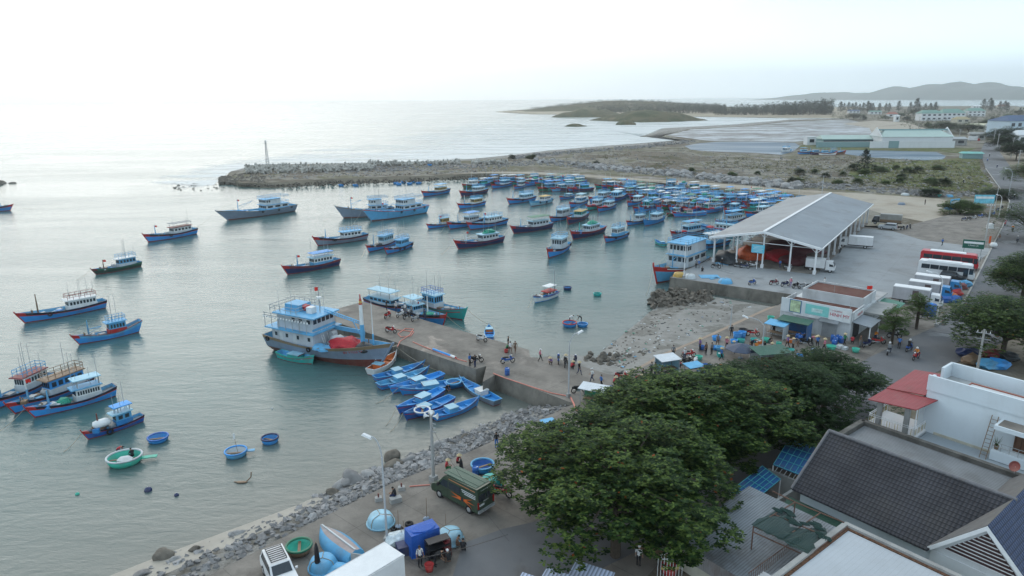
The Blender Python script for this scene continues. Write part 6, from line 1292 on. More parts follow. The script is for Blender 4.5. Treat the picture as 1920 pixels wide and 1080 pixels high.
# shrubs on the open ground: three shapes copied
shr = []
for k, (hh, r, m) in enumerate(((2.0, 1.7, bright), (2.6, 2.2, fine), (1.4, 2.0, bright))):
    pass
rb_ = random.Random(4)
bl = [(1296, 324, 1), (1118, 310, .9), (1372, 330, 1), (1420, 328, .8), (1485, 342, .9), (1498, 340, .8), (1527, 326, .8), (1600, 320, 1.3), (1572, 345, 1), (1608, 345, 1.1), (1500, 328, .9), (1650, 322, 1.2), (1700, 324, 1.2), (1720, 325, 1.1), (1758, 318, 1), (1686, 343, 1.1), (1690, 337, .9), (1745, 343, 1.3), (1750, 348, 1), (1770, 349, 1), (1660, 345, .8), (1580, 330, .8), (1548, 333, .7), (1620, 326, 1.2), (1680, 318, .9), (1640, 318, .9), (993, 297, 1.2), (1000, 298, 1), (960, 298, .9), (1520, 271, 1.6), (1545, 273, 1.6), (1580, 275, 1.4), (1630, 272, 2), (1640, 274, 1.8), (1860, 230, 2.5), (1780, 242, 2), (1740, 240, 2.5), (1700, 228, 2.5), (1660, 222, 2.5), (1875, 240, 3), (1915, 235, 3), (1890, 222, 3), (1845, 238, 2.5), (1620, 225, 2), (1690, 217, 2.5), (1710, 214, 2.5), (1910, 216, 3)]
protoS = {}
for i, (px, py, k) in enumerate(bl):
    p = G(px, py, LZ); v = i % 3
    lb = ['tufted light green shrub on the open ground', 'dark rounded shrub on the open ground', 'low sprawling light green shrub on the open ground'][v]
    gr = 'shrubs on the open ground: ' + lb
    if v not in protoS: protoS[v] = tree('shrub', lb, p.x, p.y, LZ, (2.2, 2.6, 1.5)[v], (1.6, 2.0, 2.0)[v], 60 + v, m=(bright, fine, bright)[v], clumps=22, per=26, s=.36, tr=.06, base=.1, cs=.4, flatk=.7, group=gr, cat='shrub'); protoS[v].scale = (k,) * 3
    else: dup(protoS[v], (p.x, p.y, LZ), rb_.random() * 6, lb, gr, scale=k * rb_.uniform(.85, 1.25))
# one spiky conifer on the meadow and the casuarinas on the far shore
def casuarina(name, lb, x, y, z, h, seed, gr):
    rnd = random.Random(seed); t = thing(name, lb, 'tree', (x, y, z), 0, gr); q = MB(); br = MB(); br.cyl((0, 0, 0), (0, 0, h * .9), h * .02, h * .004, 6)
    for i in range(26):
        u = (i + .5) / 26; r = h * .33 * (1 - u) ** .55 * (.5 + .5 * min(1, u * 5)) * rnd.uniform(.6, 1.3); a = i * 2.4
        leaves(q, (cos(a) * r * .7, sin(a) * r * .7, h * (.12 + .86 * u)), (r * .6, r * .6, h * .06), 12, h * .08, rnd, 1.6, 4)
    br.build('trunk', bark, t); q.build('crown', casu, t); return t
p = G(1620, 322, LZ); casuarina('conifer', 'lone dark spiky conifer on the meadow', p.x, p.y, LZ, 9.5, 3, None)
cas = {}
rc = random.Random(2)
lst = [(x, 209 + rc.uniform(-1, 2), rc.uniform(.8, 1.15)) for x in (1575, 1582, 1590, 1597, 1603, 1611, 1618, 1626, 1635, 1648, 1660, 1666, 1684, 1706, 1722, 1734)] + [(1843, 207, 1.2), (1855, 207, 1.3), (1858, 208, 1.1), (1874, 206, .9), (1883, 207, 1.0), (1888, 208, .9), (1545, 214, 1.3), (1537, 215, 1.2), (1717, 213, 1.6), (1752, 215, 1.3), (1743, 213, 1.1), (1630, 213, 1.1)]
for i, (px, py, k) in enumerate(lst):
    p = G(px, py, LZ); hh = p.y / F * 17
    lb = 'dark casuarina tree on the far shore beyond the town' if px > 1800 else 'dark casuarina tree near the villas' if px > 1700 else 'dark casuarina tree at the end of the wood'
    if i % 3 not in cas: cas[i % 3] = casuarina('casuarina', lb, p.x, p.y, LZ, 10, i % 3 + 5, lb.replace('tree', 'trees')); cas[i % 3].scale = (hh * k / 10,) * 3
    else: dup(cas[i % 3], (p.x, p.y, LZ), rc.random() * 6, lb, lb.replace('tree', 'trees'), scale=hh * k / 10)
# the far wood on the peninsula reads as one mass
q = MB(); rw = random.Random(9)
def wood(n, x0, x1, ya, yb, hpx):
    for i in range(n):
        u = rw.random(); px = x0 + (x1 - x0) * u; py = ya(u) + rw.random() * (yb(u) - ya(u)); p = G(px, py, 1.0); h = p.y / F * hpx(u) * rw.uniform(.65, 1.15)
        q.cyl(p - V((0, 0, 1)), p + V((0, 0, h * .5)), h * .02, h * .02, 4, 1)
        leaves(q, (p.x, p.y, h * .55), (h * .26, h * .26, h * .46), 11, h * .17, rw, 1.5, 4)
wood(560, 1340, 1560, lambda u: 211 - 4 * u, lambda u: 216, lambda u: 12 + 11 * u)
wood(900, 1120, 1360, lambda u: 203 + 2 * u, lambda u: 213, lambda u: 11 + 2 * u)
wood(170, 1040, 1140, lambda u: 196, lambda u: 206, lambda u: 6)
hv = [v.co.copy() for o in bpy.data.objects if o.name == 'headland_hill' for v in o.data.vertices if v.co.z > 4]
for v in hv * 2:
    h = rw.uniform(4, 9); v = v + V((rw.uniform(-9, 9), rw.uniform(-20, 20), 0)); leaves(q, (v.x, v.y, v.z + h * .25), (h * .8, h * .8, h * .4), 7, h * .32, rw, 1.2, 4)
wq = q.build('casuarina_wood', [casu, bark]); wq['kind'] = 'stuff'
q = MB()
wood(620, 1690, 1930, lambda u: 209, lambda u: 246, lambda u: 8)
wood(160, 1560, 1700, lambda u: 212, lambda u: 226, lambda u: 6)
wq = q.build('town_greenery', [fine, bark]); wq['kind'] = 'stuff'
# ================= rocks =================
rockm = mat('boulder_rock', (.27, .265, .26), .9, .22, 1.1, .5, (.13, .12, .11), .5, 3, oi=.5); rockw = mat('wet_rock', (.13, .115, .095), .8, .3, 1.1, .6, (.06, .055, .045), .5, 3, oi=.5); brk = mat('quarry_stone', (.27, .265, .265), .9, .2, 1.3, .5, (.17, .15, .13), .4, 4, oi=.6)
RM = {}
def rockmesh(k, m, ang):
    key = (k, m.name, ang)
    if key not in RM:
        q = MB(); q.blob((0, 0, 0), (1, .8, .62), k * 3.1, .55 if not ang else .9, 3 if not ang else 2, 0, 1.0 if not ang else 1.5)
        if ang:
            for v in q.v:
                for c in range(3): v[c] = round(v[c] * 2.3) / 2.3 * .55 + v[c] * .45
        RM[key] = q.mesh('rock', m, not ang)
    return RM[key]
def rock(name, lb, gr, p, s, k, m, ang=False, rnd=random):
    o = bpy.data.objects.new(name, rockmesh(k % 5, m, ang)); COL.objects.link(o); o.location = p; o.rotation_euler = (rnd.uniform(-.5, .5), rnd.uniform(-.5, .5), rnd.random() * 6.3); o.scale = (s, s * rnd.uniform(.7, 1.1), s * rnd.uniform(.6, 1.0)); return tag(o, lb, 'rock', gr)
rk = random.Random(21)
def rv_pt(u, s):
    k = min(int(u * 6.999), 6); f = u * 7 - k; a = rv_top[k].lerp(rv_top[k + 1], f); b = rv_bot[k].lerp(rv_bot[k + 1], f); return a.lerp(b, s)
for i in range(230):
    u, s = rk.random() ** .9 * .97, rk.uniform(.12, 1.0); p = rv_pt(u, s); rock('revetment_stone', 'angular grey stone in the sloping revetment under the quay edge', 'angular stones of the revetment', p + V((0, 0, .08)), rk.uniform(.22, .5), i, brk, True, rk)
for px, py, s in ((840, 852, .95), (735, 872, 1.0), (662, 903, 1.1), (690, 893, .8), (640, 912, .8), (625, 925, .7), (735, 855, 1.0), (770, 862, .8), (820, 835, .8), (875, 820, .8), (900, 805, .7), (650, 905, .9), (305, 1045, .75), (330, 1050, .55), (270, 1075, .8), (450, 1000, .6), (365, 1030, .5), (945, 795, .5)):
    rock('shore_boulder', 'large dark boulder at the waterline below the revetment', 'large boulders at the waterline', G(px, py, .15) , s, int(px), rockw if px < 1000 and int(px) % 2 else rockm, False, rk)
q = MB()
for i in range(1500):
    u, s = rk.random(), rk.uniform(.08, 1.0); p = rv_pt(u, s); r = rk.uniform(.1, .26); q.T = Matrix.Translation(p + V((0, 0, .04))) @ Matrix.Rotation(rk.random() * 6, 4, V((rk.random(), rk.random(), 1)).normalized()); q.box((0, 0, 0), (r * 2, r * 1.5, r * 1.1), 0, 0, rk.uniform(.5, .9))
q.T = None; o = q.build('rubble_stones', brk); o['kind'] = 'stuff'
# grey boulder bank behind the harbour
gl = [(1010, 302), (1090, 309), (1130, 313), (1190, 318), (1250, 324), (1320, 331), (1380, 338), (1440, 343), (1500, 347)]
def along(pts, u): s = u * (len(pts) - 1); k = min(int(s), len(pts) - 2); f = s - k; return pts[k][0] + (pts[k + 1][0] - pts[k][0]) * f, pts[k][1] + (pts[k + 1][1] - pts[k][1]) * f
for i in range(235):
    u = rk.random(); x, y = along(gl, u); hgt = 4 + 7 * u; p = G(x + rk.uniform(-6, 6), y + rk.uniform(-.5, 1) * hgt * .8, LZ); rock('shore_boulder', 'rounded grey boulder in the bank behind the packed fleet', 'grey boulders banked behind the fleet', p + V((0, 0, .4)), rk.uniform(.9, 2.0) * (1 if u > .3 else .9), i, rockm, False, rk)
q = MB()
for k, (ptsl, n, hs, sz) in enumerate(((gl, 900, 9, .8), ([(1500, 346), (1560, 349), (1640, 356), (1720, 362), (1830, 366)], 350, 7, .9), ([(640, 318), (760, 316), (900, 310), (1010, 304)], 700, 7, .7), ([(960, 296), (1040, 288), (1180, 277), (1300, 265)], 600, 4, 1.0), ([(440, 343), (560, 345), (760, 336), (900, 330), (990, 331)], 900, 6, .5), ([(1240, 352), (1300, 360), (1400, 366), (1490, 372)], 600, 7, .5))):
    for i in range(n):
        x, y = along(ptsl, rk.random()); p = G(x + rk.uniform(-8, 8), y + rk.uniform(-.6, .8) * hs, LZ if k < 4 else .9); r = sz * rk.uniform(.4, 1.2); q.T = Matrix.Translation(p) @ Matrix.Rotation(rk.random() * 6, 4, V((rk.random(), rk.random(), 1)).normalized()); q.box((0, 0, 0), (r * 1.6, r * 1.3, r), 0 if k < 4 else 1, 0, .6)
q.T = None; o = q.build('shore_rubble', [rockm, rockw]); o['kind'] = 'stuff'
# dark head of the breakwater, rubble at the yard corner, sea rocks
q = MB()
for i in range(520): x, y = along([(418, 340), (455, 338), (500, 342)], rk.random()); p = G(x + rk.uniform(-5, 5), y + rk.uniform(-9, 9) * (1 - abs(x - 470) / 90), .4); q.blob(p, (rk.uniform(.7, 1.6),) * 3, i, .5, 1)
for i in range(260): u = rk.random(); v = rk.random() ** .7; p = G(1222 + 112 * u + rk.uniform(-6, 6), 576 - 34 * v * (1 - .4 * abs(u - .45)) + rk.uniform(-3, 3), .2 + .9 * v * rk.uniform(.3, 1)); r = rk.uniform(.2, .55); q.T = Matrix.Translation(p) @ Matrix.Rotation(rk.random() * 6, 4, V((rk.random(), rk.random(), 1)).normalized()); q.box((0, 0, 0), (r * 2, r * 1.6, r * 1.2), 0, 0, .65)
q.T = None
for i in range(60): p = G(rk.uniform(325, 425) , 352 + rk.uniform(-9, 7), -.15); q.blob(p, (rk.uniform(.2, .9), rk.uniform(.2, .6), rk.uniform(.2, .5)), i, .5, 1)
for i in range(150): p = G(1150 + rk.uniform(-55, 90), 680 + rk.uniform(-18, 14), .5); q.blob(p, (rk.uniform(.2, .55),) * 3, i, .5, 1)
o = q.build('dark_rubble', rockw); o['kind'] = 'stuff'
for k, (px, py, s) in enumerate(((4, 344, 2.0), (-4, 347, 2.2), (24, 344, 1.3))): rock('sea_rock', ('round', 'low', 'small')[k] + ' black rock awash far out at the picture edge', None, G(px, py, 0), s, k, rockw, False, rk)
# tetrapods along the breakwater crest
tet = MB()
for d in (V((0, 0, 1)), V((.94, 0, -.33)), V((-.47, .82, -.33)), V((-.47, -.82, -.33))): tet.cyl((0, 0, 0), d * 1.25, .5, .3, 7)
tm = tet.mesh('tetrapod', mat('tetrapod_concrete', (.36, .35, .32), .9, .2, .6, .5, (.16, .15, .13), oi=.4))
for i in range(290):
    if i < 215: u = rk.random(); x = 462 + 235 * u; y = 319 - 4 * u + rk.uniform(-7, 6) * (1 - .55 * u)
    else: u = rk.random(); x = 690 + 260 * u; y = 308.5 - 3.5 * u + rk.uniform(-2, 2)
    p = G(x, y, 2.0); o = bpy.data.objects.new('tetrapod', tm); COL.objects.link(o); o.location = (p.x, p.y, 2.0 + rk.uniform(0, .8)); o.rotation_euler = (rk.random() * 6, rk.random() * 6, rk.random() * 6); o.scale = (1.25,) * 3; tag(o, 'grey concrete tetrapod heaped along the breakwater crest', 'tetrapod', 'tetrapods heaped along the breakwater')
# litter and weed on the beach
q = MB(); pal = [P['offwhite'], P['grey'], P['dnet'], P['offwhite'], P['sky'], P['dnet'], rockw, P['gnet']]
for i in range(420):
    a, b = rk.random(), rk.random(); k = min(int(a * 4.99), 4); f = a * 5 - k
    p = bd[k].lerp(bd[k + 1], f).lerp(bc[k].lerp(bc[k + 1], f), .12 + .8 * b); r = rk.uniform(.05, .16) * (1.6 if rk.random() < .15 else 1); q.T = Matrix.Translation(p + V((0, 0, .03))) @ Matrix.Rotation(rk.random() * 6, 4, 'Z'); q.box((0, 0, 0), (r * 2.4, r * 1.3, .06), rk.choice([0, 1, 3, 3, 5, 6, 6, 6, 5, 7, 6, 5, 6, 6, 5, 2 if i % 3 else 4]))
q.T = None; o = q.build('beach_litter', pal); o['kind'] = 'stuff'

# stones and tufts over the open ground behind the bank
def inside(poly, x, y):
    c = False; j = len(poly) - 1
    for i in range(len(poly)):
        if (poly[i][1] > y) != (poly[j][1] > y) and x < (poly[j][0] - poly[i][0]) * (y - poly[i][1]) / (poly[j][1] - poly[i][1]) + poly[i][0]: c = not c
        j = i
    return c
fld = [(985, 298), (1100, 282), (1200, 275), (1280, 277), (1300, 284), (1480, 294), (1600, 294), (1770, 303), (1836, 300), (1860, 345), (1820, 366), (1600, 350), (1440, 337), (1300, 322), (1150, 311)]
q = MB(); n = 0
while n < 1500:
    x, y = rk.uniform(985, 1860), rk.uniform(274, 366)
    if inside(fld, x, y): p = G(x, y, LZ); r = rk.uniform(.15, .5) * (1.8 if rk.random() < .06 else 1); q.T = Matrix.Translation(p + V((0, 0, .1))) @ Matrix.Rotation(rk.random() * 6, 4, V((rk.random(), rk.random(), 1)).normalized()); q.box((0, 0, 0), (r * 1.8, r * 1.4, r), 0, 0, .6); n += 1
for i in range(1300): u = rk.random(); x = 470 + 480 * u; y = 327 - 10 * u + rk.uniform(-10, 13) * (1 - .5 * u); p = G(x, y, 1.2); r = rk.uniform(.3, .9); q.T = Matrix.Translation(p) @ Matrix.Rotation(rk.random() * 6, 4, V((rk.random(), rk.random(), 1)).normalized()); q.box((0, 0, 0), (r * 1.8, r * 1.4, r), rk.choice((0, 0, 1, 2)), 0, .6)
q.T = None; o = q.build('field_stones', [rockm, rockw, paving]); o['kind'] = 'stuff'
q = MB(); n = 0
while n < 1500:
    x, y = rk.uniform(985, 1860), rk.uniform(274, 366)
    if inside(fld, x, y) and noise.noise(V((x * .012, y * .05, 3))) + (x - 1300) * .0012 > .08: p = G(x, y, LZ); leaves(q, (p.x, p.y, LZ + .25), (.8, .8, .4), 4, .55, rk, 1.6, 4); n += 1
o = q.build('scrub_tufts', leafmat('tuft_leaf', (.03, .04, .015), (.08, .09, .03), (.16, .14, .06), (.2, .12, .07))); o['kind'] = 'stuff'
# ================= people and motorbikes =================
skin_m = mat('skin', (.30, .17, .11), .6, .08); hair_m = mat('hair', (.015, .012, .01), .6); shoe_m = mat('shoe', (.03, .03, .03), .7)
cl = lambda n, c: mat('cloth_' + n, c, .85, .15, 6)
CL = {k: cl(k, c) for k, c in dict(black=(.02, .02, .022), navy=(.02, .03, .08), blue=(.05, .16, .42), red=(.40, .04, .05), pink=(.52, .18, .24), white=(.62, .62, .62), grey=(.18, .19, .2), green=(.05, .2, .09), orange=(.58, .2, .03), brown=(.16, .10, .07), denim=(.06, .09, .17), purple=(.2, .12, .3)).items()}
straw = mat('straw', (.52, .42, .25), .8, .15, 8)
def body_mesh(pose):
    J = dict(pel=(0, 0, .90), sp=(0, 0, 1.08), ch=(.0, 0, 1.27), nk=(0, 0, 1.42), hd=(.02, 0, 1.50), ht=(.015, 0, 1.60))
    for s, n in ((1, 'l'), (-1, 'r')):
        J.update({'sh' + n: (0, .18 * s, 1.36), 'el' + n: (-.02, .24 * s, 1.08), 'wr' + n: (.05, .25 * s, .85), 'hp' + n: (0, .09 * s, .85), 'kn' + n: (.02, .10 * s, .47), 'an' + n: (-.02, .10 * s, .08), 'to' + n: (.14, .11 * s, .04)})
    J.update(pose)
    J = {k: V(v) for k, v in J.items()}
    rad = dict(pel=(.15, .11), sp=(.135, .1), ch=(.16, .105), nk=(.055, .055), hd=(.08, .085), ht=(.085, .08), sh=(.065, .065), el=(.045, .045), wr=(.03, .03), hp=(.095, .095), kn=(.062, .062), an=(.042, .042), to=(.04, .035))
    names = list(J); vs = [J[n] for n in names]; rr_ = [rad.get(n[:2] if n[:2] in rad and len(n) == 3 and n != 'pel' else n, (.06, .06)) for n in names]
    I = names.index
    E_ = [(I('pel'), I('sp')), (I('sp'), I('ch')), (I('ch'), I('nk')), (I('nk'), I('hd')), (I('hd'), I('ht'))]
    bone = ['c', 'c', 'c', 's', 's']
    for n in 'lr':
        E_ += [(I('ch'), I('sh' + n)), (I('sh' + n), I('el' + n)), (I('el' + n), I('wr' + n)), (I('pel'), I('hp' + n)), (I('hp' + n), I('kn' + n)), (I('kn' + n), I('an' + n)), (I('an' + n), I('to' + n))]
        bone += ['c', 'c', 'a', 't', 't', 'k', 'f']
        w_, e_ = J['wr' + n], J['el' + n]; d = (w_ - e_).normalized(); sd_ = d.cross(V((1, 0, .2))).normalized()
        vs.append(w_ + d * .075); rr_.append((.04, .022)); pi_ = len(vs) - 1; E_.append((I('wr' + n), pi_)); bone.append('s')
        for k in range(5):
            o = (k - 2) * .019; ln = (.05, .075, .08, .075, .06)[k]
            b0 = w_ + d * (.09 if k else .05) + sd_ * (o if k else -.045)
            vs.append(b0); rr_.append((.011, .011)); E_.append((pi_, len(vs) - 1)); bone.append('s')
            vs.append(b0 + d * ln * .8 + V((.02, 0, 0)) + sd_ * (o * .3 if k else -.02)); rr_.append((.009, .009)); E_.append((len(vs) - 2, len(vs) - 1)); bone.append('s')
    nose = J['hd'] + V((.085, 0, .04)); vs.append(nose); rr_.append((.018, .018)); E_.append((I('hd'), len(vs) - 1)); bone.append('s')
    me = bpy.data.meshes.new('skeleton'); me.from_pydata([tuple(v) for v in vs], E_, []); o = bpy.data.objects.new('skeleton', me); COL.objects.link(o)
    md = o.modifiers.new('s', 'SKIN'); md.use_smooth_shade = True
    for i, v in enumerate(me.skin_vertices[0].data): v.radius = rr_[i]; v.use_root = (i == 0)
    sub = o.modifiers.new('u', 'SUBSURF'); sub.levels = 1
    dg = bpy.context.evaluated_depsgraph_get(); ev = o.evaluated_get(dg); m2 = bpy.data.meshes.new_from_object(ev, depsgraph=dg)
    bpy.data.objects.remove(o); bpy.data.meshes.remove(me)
    m2.name = 'body'; m2.materials.clear()
    for m in (skin_m, CL['blue'], CL['navy'], shoe_m): m2.materials.append(m)
    seg = [(vs[a], vs[b], t) for (a, b), t in zip(E_, bone)]
    mp_ = dict(c=1, a=0, s=0, t=2, k=2, f=3)
    for f in m2.polygons:
        c = f.center; best = None
        for a, b, t in seg:
            ab = b - a; u = max(0, min(1, (c - a).dot(ab) / max(ab.dot(ab), 1e-9))); dd = (a + ab * u - c).length
            if best is None or dd < best[0]: best = (dd, t)
        f.material_index = mp_[best[1]]
    return m2, J
POSES = {
 'stand': {},
 'walk': dict(knl=(.16, .1, .5), anl=(.25, .1, .1), tol=(.4, .1, .06), knr=(-.05, -.1, .48), anr=(-.3, -.1, .14), tor=(-.18, -.1, .05), ell=(-.14, .23, 1.1), wrl=(-.1, .24, .86), elr=(.1, -.23, 1.1), wrr=(.24, -.2, .92)),
 'sit': dict(pel=(0, 0, .48), sp=(0.02, 0, .66), ch=(.1, 0, .84), nk=(.17, 0, .97), hd=(.22, 0, 1.04), ht=(.23, 0, 1.14), shl=(.1, .18, .92), shr=(.1, -.18, .92), ell=(.22, .22, .68), elr=(.22, -.22, .68), wrl=(.42, .1, .62), wrr=(.42, -.1, .62), hpl=(.03, .09, .44), hpr=(.03, -.09, .44), knl=(.42, .12, .48), knr=(.42, -.12, .48), anl=(.4, .12, .08), anr=(.4, -.12, .08), tol=(.55, .12, .04), tor=(.55, -.12, .04)),
 'ride': dict(pel=(0, 0, .80), sp=(.03, 0, .97), ch=(.08, 0, 1.15), nk=(.12, 0, 1.29), hd=(.16, 0, 1.37), ht=(.16, 0, 1.47), shl=(.08, .18, 1.23), shr=(.08, -.18, 1.23), ell=(.28, .26, 1.06), elr=(.28, -.26, 1.06), wrl=(.5, .26, 1.0), wrr=(.5, -.26, 1.0), hpl=(.05, .1, .76), hpr=(.05, -.1, .76), knl=(.38, .17, .68), knr=(.38, -.17, .68), anl=(.25, .15, .3), anr=(.25, -.15, .3), tol=(.38, .15, .27), tor=(.38, -.15, .27)),
 'bend': dict(sp=(.1, 0, 1.05), ch=(.3, 0, 1.16), nk=(.44, 0, 1.2), hd=(.53, 0, 1.2), ht=(.62, 0, 1.19), shl=(.36, .18, 1.13), shr=(.36, -.18, 1.13), ell=(.42, .2, .85), elr=(.42, -.2, .85), wrl=(.55, .12, .66), wrr=(.55, -.12, .66)),
 'squat': dict(pel=(0, 0, .28), sp=(.03, 0, .45), ch=(.13, 0, .62), nk=(.22, 0, .75), hd=(.27, 0, .82), ht=(.28, 0, .92), shl=(.14, .18, .7), shr=(.14, -.18, .7), ell=(.3, .24, .52), elr=(.3, -.24, .52), wrl=(.5, .1, .46), wrr=(.5, -.1, .46), hpl=(.03, .1, .26), hpr=(.03, -.1, .26), knl=(.36, .16, .46), knr=(.36, -.16, .46), anl=(.14, .14, .07), anr=(.14, -.14, .07), tol=(.28, .15, .04), tor=(.28, -.15, .04)),
}
BODY = {}
HM = {}
def person(px, py, pose, rz, top, legs, label, z=2.0, hat=None, group=None, at=None, sc_=.97):
    if pose not in BODY: BODY[pose] = body_mesh(POSES[pose])
    me, J = BODY[pose]
    p = at or G(px, py, z)
    t = thing('person', label, 'person', (p[0], p[1], p[2] if at else z), rz, group); t.scale = (sc_,) * 3
    b = bpy.data.objects.new('body', me); COL.objects.link(b); b.parent = t
    recol(b, 1, CL[top]); recol(b, 2, CL[legs])
    h = J['ht']
    hk = hat or 'hair'
    if hk not in HM:
        q = MB()
        if hk == 'cone': q.lathe([(0, .24), (.24, .03), (.245, .02), (0, .19)], 16, 0, (0, 0, 0)); HM[hk] = q.mesh('conical_hat', straw, True)
        elif hk == 'cap': q.lathe([(.105, .0), (.10, .08), (.05, .13), (0, .135)], 12, 0); q.box((.13, 0, .02), (.12, .15, .02)); HM[hk] = q.mesh('cap', CL['white'], True)
        elif hk == 'helmet': q.lathe([(.12, -.05), (.135, .04), (.10, .13), (0, .17)], 12, 0); HM[hk] = q.mesh('helmet', CL['white'], True)
        else: q.blob((-.012, 0, .02), (.098, .092, .092), 1, .1, 2, 0, 2, -.35); HM[hk] = q.mesh('hair', hair_m, True)
    o = bpy.data.objects.new({'cone': 'conical_hat'}.get(hk, hk), HM[hk]); COL.objects.link(o); o.parent = t; o.location = h + V((0, 0, -.015 if hk != 'hair' else -.03))
    return t
# ---- motorbike ----
MOTO = {}
bikep = {k: paint('bike_' + k, c, dirt=.15, rough=.35) for k, c in dict(red=(.4, .03, .03), blue=(.03, .09, .3), black=(.02, .02, .022), white=(.6, .6, .6), maroon=(.15, .03, .04), silver=(.35, .36, .37), navy=(.02, .03, .09)).items()}
chrome = mat('chrome', (.5, .5, .5), .25, .05, metal=.9)
def make_moto():
    t = thing('motorbike', 'x', 'motorbike')
    for x in (-.60, .62):
        q = MB(); n = 16
        q.lathe([(.22, -.05), (.29, -.045), (.31, 0), (.29, .045), (.22, .05), (.22, -.05)], n, 0)
        for v in q.v: v.xyz = (v.x + x, v.z, v.y + .31)
        ww = q.build('wheel', rubber, t, True)
        q = MB(); q.cyl((x, -.05, .31), (x, .05, .31), .06, .06, 8); [q.cyl((x, 0, .31), (x + .23 * cos(a), 0, .31 + .23 * sin(a)), .012, .012, 4) for a in [k * pi / 4 for k in range(8)]]; q.build('rim', chrome, ww)
    q = MB(); q.box((-.05, 0, .5), (.75, .2, .22), 0, top=(.8, .8)); q.box((-.5, 0, .66), (.6, .2, .18), 0, ry=.12, top=(.9, .7)); q.box((.36, 0, .72), (.2, .34, .5), 0, ry=-.35, top=(.6, .7)); q.box((.62, 0, .65), (.34, .13, .05), 0, ry=-.1)
    q.build('body', bikep['red'], t)
    MB().box((-.27, 0, .78), (.72, .25, .1), 0, top=(.95, .75)).build('seat', CL['black'], t)
    q = MB(); q.tube([(.28, -.33, 1.02), (.4, -.18, 1.0), (.42, .18, 1.0), (.28, .33, 1.02)], .018, 5); q.tube([(.42, 0, 1.0), (.62, 0, .31)], .035, 6); [q.tube([(.4, s * .2, 1.0), (.38, s * .3, 1.2)], .01, 4) for s in (1, -1)]; hb_ = q.build('handlebar', chrome, t)
    MB().lathe([(0, 0), (.08, .0), (.09, .08), (0, .1)], 10, 0, (0, 0, 0)).build('headlight', lampw, t, loc=(.48, 0, .93))
    q = MB(); q.cyl((-.75, -.13, .36), (-.1, -.13, .3), .05, .035, 8); q.build('exhaust', chrome, t)
    q = MB(); q.box((-.05, 0, .34), (.34, .22, .2), 0); q.build('engine', P['deckgrey'], t)
    return t
def moto(px, py, rz, c, label, z=2.0, group='parked motorbikes'):
    p = G(px, py, z)
    if not MOTO:
        t = make_moto(); MOTO['p'] = t; t.location = (p.x, p.y, z); t.rotation_euler = (0, 0, rz); t['label'] = label; t['group'] = group; b = [o for o in kids(t) if o.name.startswith('body')][0]
        recol(b, 0, bikep[c]); return t
    t, parts = dup(MOTO['p'], (p.x, p.y, z), rz, label, group)
    recol(parts['body'][0], 0, bikep[c]); return t
pa = atan2(pd.y, pd.x)
